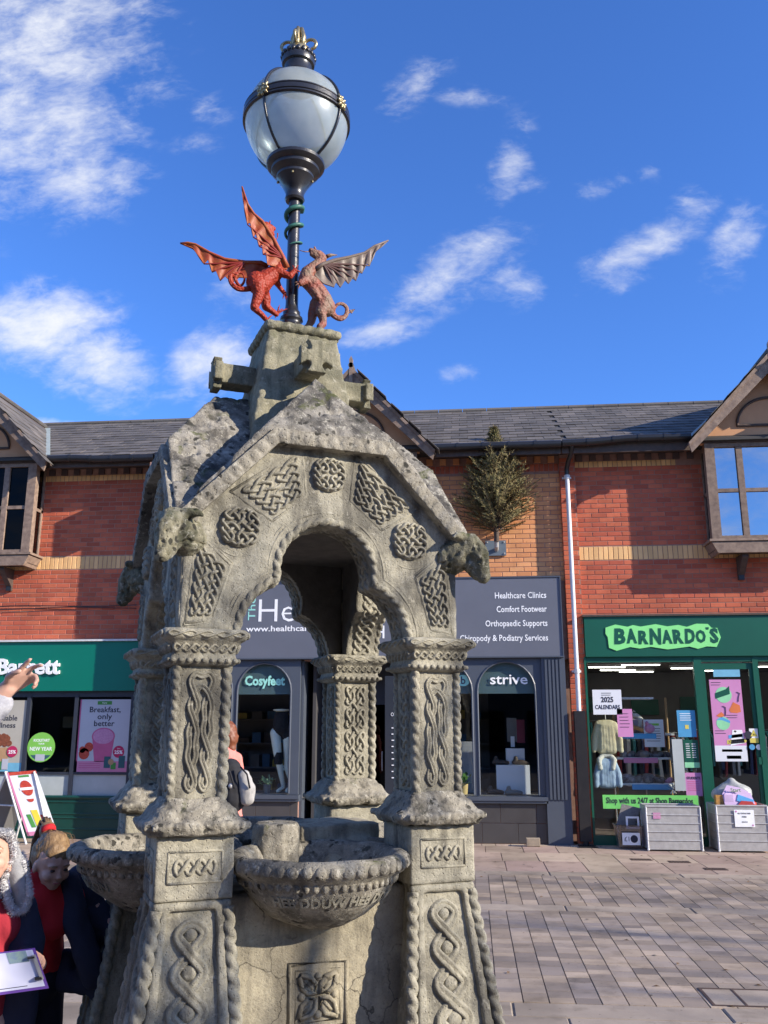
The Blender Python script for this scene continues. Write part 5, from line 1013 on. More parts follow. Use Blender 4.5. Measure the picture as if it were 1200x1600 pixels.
CP = quad4('capital', worn(m, .0075, .0025, 20), ST, 'all')
m = MB(); relief(m, 7, 1, quad((-.112, 1.903), (.112, 1.903), (.124, 1.947), (-.124, 1.947)), lambda a, b, d: (a, -(.116 + .30 * (b - 1.9)) - d, b), .0058, .008)
relief(m, 5, 1, quad((-.150, 1.957), (.150, 1.957), (.150, 1.990), (-.150, 1.990)), lambda a, b, d: (a, -.156 - d, b), .0045, .006)
for i in range(9): m.ball((-.112 + .028 * i, -.127, 1.881), (.012, .008, .009), 6)
me1 = m.mesh('plaited_band', ST, None, 'all')
for k in range(4):
    for f in range(4): link('plaited_band', me1, CP[k], FM @ RZm(k) @ Matrix.Translation((.4675, -.4675, 0)) @ Matrix.Rotation(f * PI / 2, 4, 'Z'))
# canopy walls
def arch(o, n=14):
    """trefoil arch outline offset by o, from the right springing to the left"""
    c1, r1, c2, r2 = (.12, 1.985), .215 + o, (0, 2.235), .190 + o; d = math.hypot(.12, .25); a = (r1 * r1 - r2 * r2 + d * d) / (2 * d); h = math.sqrt(max(0, r1 * r1 - a * a)); ux, uy = -.12 / d, .25 / d
    X, Y_ = c1[0] + a * ux + h * uy, c1[1] + a * uy - h * ux
    t1 = math.atan2(Y_ - c1[1], X - c1[0]); t2 = math.atan2(Y_ - c2[1], X - c2[0]); P = [(c1[0] + r1 * math.cos(t1 * i / n), c1[1] + r1 * math.sin(t1 * i / n)) for i in range(n)] + [(X, Y_)]
    up = [(c2[0] + r2 * math.cos(t2 + (PI - 2 * t2) * i / (2 * n)), c2[1] + r2 * math.sin(t2 + (PI - 2 * t2) * i / (2 * n))) for i in range(1, 2 * n)]
    return P + up + [(-x, y) for x, y in reversed(P)]
AP = arch(0)
out = [(.57, 1.985), (.57, 2.43), (.24, 2.775), (-.24, 2.775), (-.57, 2.43), (-.57, 1.985)] + list(reversed(AP))
n = len(out); cl = lambda x: max(-.40, min(.40, x))
m = MB(); vs = [(a, -.57, b) for a, b in out] + [(cl(a), -.40, b) for a, b in out]; tr = tessellate_polygon([[V((a, b, 0)) for a, b in out]])
m.add(vs, [tuple(t) for t in tr] + [tuple(i + n for i in reversed(t)) for t in tr] + [(i, (i + 1) % n, n + (i + 1) % n, n + i) for i in range(n)])
m = worn(m, .011, .003, 9)
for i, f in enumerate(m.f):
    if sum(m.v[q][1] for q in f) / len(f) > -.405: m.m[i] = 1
STSHADE = M('painted_shade_stone', (.07, .064, .055), (.11, .10, .085), .95, 14, .6, 60)  # shade inside the canopy painted into a darker stone colour
GW = quad4('canopy_wall', m, [ST, STSHADE], 'all')
S = lambda a, b, d: (a, -.567 - d, b)
m = MB(); rope(m, [S(a, b, -.004) for a, b in arch(.014, 10)], .0165, .044, 10); quad4('cable_moulding', m, ST, 'all', GW)
m = MB(); m.tube([S(a, b, 0) for a, b in arch(.048, 10)], .0055, 6); m.tube([S(a, b, 0) for a, b in arch(.062, 10)], .004, 5)
Q = {'sp': ((-.385, 2.525), (-.225, 2.43), (-.098, 2.535), (-.118, 2.725)), 'lo': ((-.535, 2.025), (-.445, 2.035), (-.385, 2.235), (-.515, 2.345))}
def mir(q): return tuple((-x, y) for x, y in (q[1], q[0], q[3], q[2]))
kn = MB()
for key, W_, H_, w_ in (('sp', 5, 4, .0072), ('lo', 3, 6, .0068)):
    for q in (Q[key], mir(Q[key])):
        cx = sum(p[0] for p in q) / 4; cz = sum(p[1] for p in q) / 4; fr = [(cx + (x - cx) * 1.06, cz + (z - cz) * 1.06) for x, z in q]
        [m.tube([S(*fr[e], -.003), S(*fr[(e + 1) % 4], -.003)], .0075, 8) for e in range(4)]; fr = [(cx + (x - cx) * 1.15, cz + (z - cz) * 1.15) for x, z in q]; [m.tube([S(*fr[e], -.001), S(*fr[(e + 1) % 4], -.001)], .004, 6) for e in range(4)] if key == 'lo' else None
        qq = [(cx + (x - cx) * .93, cz + (z - cz) * .93) for x, z in q]
        relief(kn, W_, H_, quad(*qq), S, w_, .012, {(5, 4): 'v', (3, 4): 'h', (7, 4): 'h'} if key == 'sp' else {(3, 4): 'v', (3, 8): 'v'}, False, 4)
for (cx, cz, r) in ((0, 2.632, .072), (-.352, 2.388, .080), (.352, 2.388, .080)):
    def dk(x, y, cx=cx, cz=cz, r=r): X, Y_ = 2 * x - 1, 2 * y - 1; return (cx + r * X * math.sqrt(1 - Y_ * Y_ / 2), cz + r * Y_ * math.sqrt(1 - X * X / 2))
    m.tube([S(cx + (r + .035) * math.cos(t * PI / 12), cz + (r + .035) * math.sin(t * PI / 12), -.001) for t in range(24)], .004, 5, closed=True)
    relief(kn, 4, 4, dk, lambda a, b, d: S(a, b, d + .008), .0072, .013, {(4, 3): 'v', (4, 5): 'v', (3, 4): 'h', (5, 4): 'h'} if cx == 0 else {(2, 5): 'h', (6, 3): 'h', (3, 2): 'v', (5, 6): 'v'}, False, 4)
    kn.prism([(cx + r * 1.0 * math.cos(t * PI / 12), cz + r * 1.0 * math.sin(t * PI / 12)) for t in range(24)], lambda a, b, d: (a, -.567 - d, b), 0, .010)
quad4('raised_line', m, ST, 'all', GW); quad4('knot_carving', kn, ST, 'all', GW)
# soffit of the arch, carved
A_ = arch(0, 10); ds = [0]
for p, q in zip(A_, A_[1:]): ds.append(ds[-1] + math.dist(p, q))
def soff(s, v, d):
    s = max(0, min(ds[-1] - 1e-6, s)); i = max(j for j in range(len(ds)) if ds[j] <= s); i = min(i, len(A_) - 2); t = (s - ds[i]) / (ds[i + 1] - ds[i]); p, q = A_[i], A_[i + 1]; l = math.dist(p, q)
    nx, nz_ = (q[1] - p[1]) / l, -(q[0] - p[0]) / l; nx, nz_ = (-nx, -nz_)
    return (p[0] + (q[0] - p[0]) * t + nx * d, v, p[1] + (q[1] - p[1]) * t + nz_ * d)
m = MB(); relief(m, 26, 2, lambda x, y: (x * ds[-1], -.535 + .105 * y), soff, .0085, .008, {}, False, 3); quad4('soffit_carving', m, ST, 'all', GW)
# hood mould with scallops
path = [(.625, 2.385), (.243, 2.785), (-.243, 2.785), (-.625, 2.385)]; inn = [(.575, 2.355), (.222, 2.725), (-.222, 2.725), (-.575, 2.355)]
m = MB(); m.prism(path + inn[::-1], lambda a, b, d: (a, d, b), -.622, -.56)
for (a, b), (c, d) in zip([((p[0] + q[0]) / 2, (p[1] + q[1]) / 2) for p, q in zip(path, inn)], [((p[0] + q[0]) / 2, (p[1] + q[1]) / 2) for p, q in zip(path, inn)][1:]):
    l = math.hypot(c - a, d - b); k = int(l / .048)
    for i in range(k):
        t = (i + .5) / k; m.ball((a + (c - a) * t, -.622, b + (d - b) * t - .004), (.0205, .006, .024), 10, T=Matrix.Rotation(-math.atan2(d - b, c - a) if abs(d - b) > .01 else 0, 3, 'Y'))
quad4('hood_moulding', worn(m, .0042, .0015, 30, 0, 0), STM, 'all', GW)
# roof of four gables
def RH(u, v): u, v = abs(u), abs(v); gv = min(3.12 - 1.17 * u, 2.80 + 1.35 * (.602 - v)); gu = min(3.12 - 1.17 * v, 2.80 + 1.35 * (.602 - u)); return max(gu, gv)
n = 128; E_ = .600; m = MB(); vs = []
for i in range(n + 1):
    for j in range(n + 1):
        u = -E_ + 2 * E_ * i / n; v = -E_ + 2 * E_ * j / n; z = RH(u, v); p = V((u, v, z)); z += .006 * noise.noise(p * 9) + .006 * noise.noise(p * 24) + .004 * noise.noise(p * 55)
        c = noise.noise(p * 21 + V((4, 7, 2))); z -= .024 * max(0, min(1, (c - .30) * 6)); c2 = noise.noise(p * 40 + V((1, 2, 9))); z -= .008 * max(0, min(1, (c2 - .4) * 6)); vs.append((u, v, z))
m.add(vs, [(i * (n + 1) + j, (i + 1) * (n + 1) + j, (i + 1) * (n + 1) + j + 1, i * (n + 1) + j + 1) for i in range(n) for j in range(n)])
edge = [i * (n + 1) for i in range(n + 1)] + [n * (n + 1) + j for j in range(1, n + 1)] + [i * (n + 1) + n for i in range(n - 1, -1, -1)] + [j for j in range(n - 1, 0, -1)]
ev = [vs[i] for i in edge]; K = len(ev); m.add(ev + [(x, y, z - .05) for x, y, z in ev] + [(x * .93, y * .93, z - .065) for x, y, z in ev], [(i, (i + 1) % K, K + (i + 1) % K, K + i) for i in range(K)] + [(K + i, K + (i + 1) % K, 2 * K + (i + 1) % K, 2 * K + i) for i in range(K)])
m.T = None; RFm = m.mesh('canopy_roof', STR, None, 'all'); link('canopy_roof', RFm, FT, FM)
m = MB(); m.box(-.41, .41, -.41, .41, 2.44, 2.5); link('vault', m.mesh('vault', STSHADE), FT, FM)
m = MB(); a, b = .258, .162; m.add([(-a, -a, 2.80), (a, -a, 2.80), (a, a, 2.80), (-a, a, 2.80), (-b, -b, 3.445), (b, -b, 3.445), (b, b, 3.445), (-b, b, 3.445)], [(3, 2, 1, 0), (4, 5, 6, 7), (0, 1, 5, 4), (1, 2, 6, 5), (2, 3, 7, 6), (3, 0, 4, 7)])
SPm = link('spire', worn(m, .011, .004, 9, .004).mesh('spire', STS, None, 'all'), FT, FM)
m = MB(); rope(m, [(-b, -b, 3.44), (b, -b, 3.44), (b, b, 3.44), (-b, b, 3.44)], .023, .05, 10, closed=True, deep=.3); link('cable_moulding', worn(m, .005, .002, 30).mesh('cable_moulding', STS, None, 'all'), SPm, FM)
m = MB(); h = .09; s = .033; P = []
for q in range(4):
    a = q * PI / 2
    for (x, y) in ((h, -.062), (h, .062), (.052, .020), (.062, .062)):
        if (x, y) == (.062, .062): continue
        P.append((x * math.cos(a) - y * math.sin(a), x * math.sin(a) + y * math.cos(a)))
P = []; h = .076
for q in range(4):
    a = q * PI / 2
    for (x, y) in ((h, -.046), (h, .046), (.046, .026), (.026, .026), (.026, .046)): P.append((x * math.cos(a) - y * math.sin(a), x * math.sin(a) + y * math.cos(a)))
m.prism(P, lambda x, y, d: (x, d, y + 3.222), -.385, -.345); m.box(-.052, .052, -.352, -.19, 3.172, 3.268); quad4('gable_cross', worn(m, .006, .002, 20, 0, 1), STS, 'all')
# beasts' heads at the corners
m = MB(); capsule(m, [(.76, 0, 2.33, .085), (.82, 0, 2.35, .078), (.868, 0, 2.385, .062), (.910, 0, 2.345, .050), (.928, 0, 2.275, .037), (.930, 0, 2.235, .034)]); capsule(m, [(.87, 0, 2.31, .045), (.90, 0, 2.25, .032)])
for s in (-1, 1):
    capsule(m, [(.848, s * .045, 2.42, .026), (.838, s * .085, 2.425, .018), (.832, s * .115, 2.41, .010)]); capsule(m, [(.902, s * .038, 2.365, .016), (.905, s * .038, 2.375, .014)]); capsule(m, [(.945, s * .016, 2.235, .015), (.948, s * .017, 2.23, .012)])
def hd(p): q = .005 * noise.noise(p * 22) + .004 * noise.noise(p * 50); c = noise.noise(p * 38); return q - (.008 if c > .38 else 0)
m = fuse(m, .0065, hd); me1 = m.mesh('beast_head', STH, None, 'all')
for k in range(4): link('beast_head', me1, FT, FM @ Matrix.Rotation(-PI / 4 + k * PI / 2, 4, 'Z') @ Matrix.Translation((.79, 0, 2.33)) @ Matrix.Scale(.88, 4) @ Matrix.Translation((-.79, 0, -2.33)))
# walls under the basins, flower panel, floor slab
STW = stone('rendered_wall_stone', (.42, .375, .27), (.33, .295, .215), (.15, .133, .10), 0, .25, .3, cracks=True)
m = MB(); m.box(-.36, .36, -.50, -.38, 0, 1.07); WL = quad4('basin_wall', worn(m, .016, .004, 6, 0, 1), STW, 'all')
m = MB(); S = lambda a, b, d: (a + .012, -.498 - d, b)
for r_, t_w in ((.108, .012), (.085, .006)): m.tube([S(-r_, .715 - r_, 0), S(r_, .715 - r_, 0), S(r_, .715 + r_, 0), S(-r_, .715 + r_, 0)], t_w, 6, closed=True)
for q in range(4):
    a = q * PI / 2 + PI / 4; c, s = math.cos(a), math.sin(a); L_ = [(.012, 0), (.035, .022), (.062, .024), (.098, .004), (.098, -.004), (.062, -.024), (.035, -.022)]
    m.tube([S(x * c - y * s, .715 + x * s + y * c, .006) for x, y in L_], .009, 6, closed=True); m.tube([S(.03 * c, .715 + .03 * s, .0), S(.075 * c, .715 + .075 * s, .0)], .007, 5)
    a = q * PI / 2; m.ball(S(.062 * math.cos(a), .715 + .062 * math.sin(a), .004), (.015, .012, .015), 10)
quad4('flower_panel', m, STW, 'all', WL)
m = MB(); m.box(-.38, .38, -.38, .38, .98, 1.055); link('floor_slab', worn(m, .02, .004, 8).mesh('floor_slab', STW, None, 'all'), FT, FM)
m = MB(); m.lathe([(.001, 1.05), (.100, 1.05), (.098, 1.265), (.086, 1.283), (.001, 1.283)], 8, (-.09, -.25, 0)); link('pedestal', worn(m, .007, .003, 12, .004).mesh('pedestal', STM, None, 'all'), FT, FM)
m = MB(); capsule(m, [(.12, -.30, 1.04, .10), (.20, -.24, 1.10, .10), (.27, -.20, 1.13, .09)]); m.box(.02, .36, -.22, .04, 1.0, 1.262); link('spout_block', worn(m, .012, .008, 7).mesh('spout_block', STW, None, 'all'), FT, FM)
# basins
BC = (0, -.513); rs = [(.001, .945), (.06, .947), (.12, .962), (.19, .995), (.25, 1.040), (.29, 1.085), (.305, 1.115), (.318, 1.135), (.338, 1.145), (.352, 1.160), (.356, 1.180), (.348, 1.198), (.328, 1.207), (.300, 1.203), (.282, 1.185), (.26, 1.15), (.20, 1.12), (.001, 1.105)]
rs = [(q * .94, z) for q, z in rs]; m = MB(); m.lathe(rs, 72, (BC[0], BC[1], 0)); BS = quad4('basin', rough(m, .0045, 9), STM, 'all')
m = MB()
for i in range(44):
    a = 2 * PI * i / 44; m.ball((BC[0] + .329 * math.cos(a), BC[1] + .329 * math.sin(a), 1.173), (.012, .022, .020), 10, T=Matrix.Rotation(a, 3, 'Z'))
for i in range(56):
    a = 2 * PI * i / 56; m.ball((BC[0] + .286 * math.cos(a), BC[1] + .286 * math.sin(a), 1.122), (.012, .0135, .019), 8, T=Matrix.Rotation(a, 3, 'Z'))
quad4('scalloped_rim', rough(m, .002, 25), STM, 'all', BS)
def bowl_text(s, width, h, z0, a0):
    vs, fs = textmesh(s, h, width=width, bold=.035, ext=1.0); mb = MB(); v2 = []
    for x, y, d in vs:
        z = z0 + y; r = .246 + (z - 1.055) * .66 + (.011 if d > .5 else -.004); a = a0 + x / .265; v2.append((BC[0] + r * math.cos(a), BC[1] + r * math.sin(a), z))
    return mb.add(v2, fs)
for k, s, w in ((0, 'HEB DDUW HEB DDIM', .50), (3, 'DUW A DIGON', .38), (1, 'HEB DDUW', .3), (2, 'HEB DDIM', .3)):
    t = bowl_text(s, w, .032, 1.053, -PI / 2 + .02); link('inscription', t.mesh('inscription', ST, None), BS[k], FM @ RZm(k))
pp = MB(T=FM); pp.add([(-.20, -.20, 1.15), (-.14, -.22, 1.15), (-.165, -.19, 1.215), (-.15, -.17, 1.15)], [(0, 1, 2), (1, 3, 2), (3, 0, 2), (0, 3, 1)]); single(pp, 'paper_scrap', MATS['white_card'], 'folded scrap of white paper lying behind the basin rim', 'paper')

# ------------------------------------------------------------ globe lamp on the spire
LC = FM @ V((0, 0, 0)); LM = thing('street_lamp', 'black globe street lamp with gilt crown standing on the fountain spire', 'street lamp', (LC.x, LC.y, 3.45), FA)
LC = FM @ V((-.014, 0, 0)); T = Matrix.Translation((LC.x, LC.y, 0)) @ Matrix.Rotation(R(-25.5), 4, 'Z')
M('lamp_black', (.014, .014, .017), (.026, .025, .027), .32, 12, .35, 45, coat=.3); M('gilt', (.52, .42, .22), (.30, .25, .15), .35, 25, .3, 60, metal=.8)
def LB(): return MB(T=T)
m = LB(); m.lathe([(.001, 3.455), (.112, 3.455), (.112, 3.478), (.095, 3.495), (.062, 3.515), (.05, 3.53), (.05, 3.548), (.056, 3.556), (.054, 3.57), (.042, 3.58), (.042, 3.60), (.034, 3.61), (.0305, 3.64), (.029, 4.215)], 28); m.build('pole', MATS['lamp_black'], LM, 40)
m = LB(); m.lathe([(.001, 4.205), (.044, 4.205), (.050, 4.215), (.046, 4.232), (.046, 4.25), (.062, 4.285), (.088, 4.325), (.094, 4.332), (.094, 4.345), (.116, 4.362), (.122, 4.368), (.122, 4.384), (.140, 4.394), (.147, 4.402), (.147, 4.418), (.132, 4.428), (.001, 4.42)], 40); cg = m.build('collar', MATS['lamp_black'], LM, 40)
for i in range(4): a = i * PI / 2 + .5; m = LB(); m.ball((.088 * math.cos(a), .088 * math.sin(a), 4.318), .007, 6); m.build('rivet', MATS['gilt'], cg)
gm = bpy.data.materials.new('frosted_globe'); gm.use_nodes = True; t = gm.node_tree; t.nodes.clear(); o_ = N(t, 'OutputMaterial'); df = N(t, 'BsdfDiffuse'); tl = N(t, 'BsdfTranslucent'); gl = N(t, 'BsdfGlossy'); tp = N(t, 'BsdfTransparent')
ge = N(t, 'NewGeometry'); nn = N(t, 'TexNoise'); nn.inputs['Scale'].default_value = 9; nn.inputs['Detail'].default_value = 6; L(t, ge.outputs['Position'], nn.inputs['Vector']); cr = N(t, 'ValToRGB'); cr.color_ramp.elements[0].color = (.56, .64, .64, 1); cr.color_ramp.elements[1].color = (.74, .80, .77, 1); cr.color_ramp.elements[0].position = .35; cr.color_ramp.elements[1].position = .65; L(t, nn.outputs['Fac'], cr.inputs[0]); L(t, cr.outputs[0], df.inputs[0]); L(t, cr.outputs[0], tl.inputs[0]); gl.inputs['Roughness'].default_value = .3; tp.inputs[0].default_value = (.75, .85, .9, 1)
m1 = N(t, 'MixShader'); m1.inputs[0].default_value = .55; L(t, df.outputs[0], m1.inputs[1]); L(t, tl.outputs[0], m1.inputs[2]); m2 = N(t, 'MixShader'); m2.inputs[0].default_value = .30; L(t, m1.outputs[0], m2.inputs[1]); L(t, tp.outputs[0], m2.inputs[2]); fr = N(t, 'Fresnel'); fr.inputs[0].default_value = 1.45; m3 = N(t, 'MixShader'); L(t, Mth(t, 'MULTIPLY', fr.outputs[0], .8), m3.inputs[0]); L(t, m2.outputs[0], m3.inputs[1]); L(t, gl.outputs[0], m3.inputs[2]); L(t, m3.outputs[0], o_.inputs[0])
m = LB(); m.lathe([(.262 * math.sin(PI * i / 40), 4.658 - .262 * math.cos(PI * i / 40)) for i in range(5, 39)], 64); m.build('globe', gm, LM, 'all')
m = LB(); m.lathe([(.258, 4.638), (.274, 4.643), (.274, 4.651), (.268, 4.655), (.274, 4.659), (.274, 4.683), (.268, 4.686), (.273, 4.690), (.273, 4.695), (.258, 4.697)], 64); m.build('equator_band', MATS['lamp_black'], LM, 40)
for i in range(4):
    a = i * PI / 2; m = LB(); m.tube([(.267 * math.sin(t_) * math.cos(a), .267 * math.sin(t_) * math.sin(a), 4.658 - .267 * math.cos(t_)) for t_ in [R(28) + R(124) * j / 24 for j in range(25)]], .0075, 6); m.build('rib', MATS['lamp_black'], LM, 'all')
    m = LB(); c = V((.278 * math.cos(a), .278 * math.sin(a), 4.670)); m.ball(c, .014, 8)
    tx = V((-math.sin(a), math.cos(a), 0))
    for j in range(8): q = j * PI / 4; d = tx * math.cos(q) * .034 + V((0, 0, 1)) * math.sin(q) * .034; m.ball(c + d * .75, (.010, .010, .010), 6); m.tube([c, c + d * (1.25 if j % 2 else .9)], [.010, .004], 5)
    m.build('boss', MATS['gilt'], LM, 'all')
m = LB(); m.lathe([(.001, 4.89), (.112, 4.888), (.116, 4.90), (.098, 4.915), (.084, 4.925), (.076, 4.95), (.070, 4.985), (.072, 4.995), (.084, 5.003), (.088, 5.02), (.086, 5.04), (.072, 5.062), (.050, 5.072), (.001, 5.074)], 32); cp = m.build('cap', MATS['lamp_black'], LM, 40)
m = LB()
for j in range(20): a = j * PI / 10; m.ball((.083 * math.cos(a), .083 * math.sin(a), 5.048), (.013, .013, .016), 6)
m.build('beading', MATS['lamp_black'], cp, 'all')
cw = MB(T=T @ Matrix.Translation((0, 0, -.86)) @ Matrix.Diagonal((1.35, 1.35, 1.173, 1))); cw.lathe([(.042, 5.05), (.046, 5.055), (.046, 5.078), (.040, 5.082), (.030, 5.08)], 20)
for j in range(4):
    a = j * PI / 2 + .4; P = []
    for q in range(15): th = -PI * .45 + q * PI * 1.55 / 14; P.append(((.045 + .024 * math.cos(th)) * math.cos(a), (.045 + .024 * math.cos(th)) * math.sin(a), 5.105 + .026 * math.sin(th)))
    cw.tube(P, .007, 6)
for j in range(5):
    a = j * 2 * PI / 5; cw.tube([(.012 * math.cos(a), .012 * math.sin(a), 5.08), (.022 * math.cos(a), .022 * math.sin(a), 5.14), (.012 * math.cos(a), .012 * math.sin(a), 5.19), (.0, .0, 5.20)], [.012, .011, .008, .003], 6)
cw.build('crown', MATS['gilt'], LM, 'all')
# serpent round the pole
M('verdigris', (.05, .20, .15), (.02, .09, .07), .5, 14, .3, 60)
m = MB(T=Matrix.Translation((LC.x, LC.y, 0))); P = []; rr = []
for i in range(70):
    t_ = i / 69; a = R(-84.5 + 100) - t_ * 2 * PI * 2.35; z = 4.175 - .23 * t_; q = .041; P.append((q * math.cos(a), q * math.sin(a), z)); rr.append(.0115 * (1 - .75 * t_ ** 2))
a = R(-84.5 + 100); P = [(.075 * math.cos(a + 1.5), .075 * math.sin(a + 1.5), 4.195), (.055 * math.cos(a + .8), .055 * math.sin(a + .8), 4.185)] + P; rr = [.006, .017] + rr
m.tube(P, rr, 8); single(m, 'serpent', MATS['verdigris'], 'small green serpent coiled round the black lamp pole', 'serpent', 'all')

# ------------------------------------------------------------ dragons (drawn in a plane through the pole; q = units of .0032 m)
def DP(x, y, dv=0): return FM @ V((-1.5135 + .0031739 * x + .000093 * y, -.06 + dv, 4.9219 + .0006839 * x - .0034039 * y))
K_ = .0033
def scaled(name, a, b, sh, sc_):
    m = M(name, a, b, .55, 16, spec=.3); t = m.node_tree; p = t.nodes['Principled BSDF']; g = N(t, 'NewGeometry'); vo = N(t, 'TexVoronoi'); vo.inputs['Scale'].default_value = sc_; L(t, g.outputs['Position'], vo.inputs['Vector']); bp = N(t, 'Bump'); bp.inputs['Strength'].default_value = sh; bp.inputs['Distance'].default_value = .0055; bp.invert = True; L(t, vo.outputs['Distance'], bp.inputs['Height']); L(t, bp.outputs[0], p.inputs['Normal']); return m
RED = scaled('red_dragon_scales', (.33, .038, .014), (.25, .026, .011), .8, 74); REDW = M('red_dragon_wing', (.30, .04, .018), (.31, .095, .022), .5, 26, .3, 30, spec=.35)
GRY = scaled('grey_dragon_scales', (.21, .165, .115), (.27, .08, .055), .8, 74); GRYW = M('grey_dragon_wing', (.15, .105, .09), (.21, .165, .12), .5, 12, .3, 30)
def dragon(name, label, mat, body, tail, tailr, wings, wmat, claws, horns, teeth, foot):
    p0 = DP(*foot); t = thing(name, label, 'dragon statue', (p0.x, p0.y, p0.z), FA); m = MB()
    for ch in body: capsule(m, [(*DP(x, y, v), (r * 1.2 + 1.0) * K_) for x, y, v, r in ch], 10)
    fuse(m, .0042, None, 1).build('body', mat, t, 'all')
    m = MB(); P = [DP(*p) for p in tail]; Q = []
    for k in range(len(P) - 1):
        for s in range(4): u = s / 4; a, b, c, d = P[max(0, k - 1)], P[k], P[k + 1], P[min(len(P) - 1, k + 2)]; Q.append(.5 * (2 * b + (c - a) * u + (2 * a - 5 * b + 4 * c - d) * u * u + (3 * b - a - 3 * c + d) * u ** 3))
    Q.append(P[-1]); m.tube(Q, [(tailr[0] + (tailr[1] - tailr[0]) * i / (len(Q) - 1)) * K_ for i in range(len(Q))], 8)
    e = Q[-1]; d = (Q[-1] - Q[-4]).normalized(); s = d.cross(FM.to_3x3() @ V((0, 1, 0))).normalized(); n_ = FM.to_3x3() @ V((0, .003, 0))
    h = 3.2 * K_; m.add([e - d * h * .4 + s * h - n_, e + d * h * 2.2 - n_, e - d * h * .4 - s * h - n_, e - d * h * .4 + s * h + n_, e + d * h * 2.2 + n_, e - d * h * .4 - s * h + n_], [(0, 1, 2), (5, 4, 3), (0, 3, 4, 1), (1, 4, 5, 2), (2, 5, 3, 0)]); m.build('tail', mat, t, 40)
    for (lead, trail, root, dv, dvr) in wings:
        tip = lead[0]; far = max(math.hypot(p[0] - root[0], p[1] - root[1]) for p in lead)
        dvf = lambda x, y: dv * (math.hypot(x - root[0], y - root[1]) / far) + dvr
        def along(C, u):
            D = [0]
            for a, b in zip(C, C[1:]): D.append(D[-1] + math.dist(a, b))
            q = u * D[-1]; i = max(j for j in range(len(C) - 1) if D[j] <= q + 1e-9); f = (q - D[i]) / max(1e-9, D[i + 1] - D[i]); return (C[i][0] + (C[i + 1][0] - C[i][0]) * f, C[i][1] + (C[i + 1][1] - C[i][1]) * f)
        m = MB(); nw = 72; vs = []
        for i in range(nw + 1):
            a, b = along(lead, i / nw), along(trail, i / nw)
            for j in range(5): f = j / 4; x, y = a[0] + (b[0] - a[0]) * f, a[1] + (b[1] - a[1]) * f; vs.append(DP(x, y, dvf(x, y) + .010 * math.sin(PI * f) * math.sin(i * PI / nw * len(trail) / 2) ** 2))
        m.add(vs, [(i * 5 + j, i * 5 + j + 1, (i + 1) * 5 + j + 1, (i + 1) * 5 + j) for i in range(nw) for j in range(4)]); me = m.mesh('x', wmat, WM[t.name]); me = evald(me, [('SOLIDIFY', dict(thickness=.006, offset=0))]); wg = link('wing', me, t)
        m = MB(); m.tube([DP(x, y, dvf(x, y)) for x, y in lead], [K_ * (1.2 + 2.6 * i / (len(lead) - 1)) for i in range(len(lead))], 8)
        m.build('wing_arm', wmat, wg, 'all')
        for (x, y) in trail[2::2][:-1]:
            m = MB(); ex = lead[min(len(lead) - 2, max(1, int(len(lead) * .72)))]; mid = (x * .6 + ex[0] * .4, y * .35 + ex[1] * .65) if abs(lead[0][0] - lead[-1][0]) > 90 else (x * .5 + ex[0] * .5 + 4, y * .5 + ex[1] * .5)
            P = [V((*ex, 0)), V((*mid, 0)), V((x, y, 0))]; C = [P[0] * (1 - u) ** 2 + P[1] * 2 * u * (1 - u) + P[2] * u * u for u in [i / 8 for i in range(9)]]
            m.tube([DP(c.x, c.y, dvf(c.x, c.y)) for c in C], [K_ * (2.4 - 1.5 * i / 8) for i in range(9)], 6); m.build('wing_finger', M(wmat.name + '_edge', (.10, .05, .04) if 'grey' in wmat.name else (.22, .02, .012), None, .5), wg, 'all')
    for (x, y, v, dirs) in claws:
        m = MB()
        for (dx, dy, dz) in dirs: m.tube([DP(x, y, v), DP(x + dx * .6, y + dy * .6 - 1, v + dz * .6), DP(x + dx, y + dy, v + dz)], [1.3 * K_, 1.1 * K_, .35 * K_], 6)
        m.build('claw', mat, t, 'all')
    for i, P in enumerate(horns): m = MB(); m.tube([DP(*p[:3]) for p in P], [p[3] * K_ for p in P], 8); m.build('horn' if i < 2 else 'tongue', mat, t, 'all')
    m = MB()
    for (x, y, v) in teeth: m.ball(DP(x, y, v), 1.1 * K_, 6)
    m.build('eye', MATS['lamp_black'], t, 'all'); return t
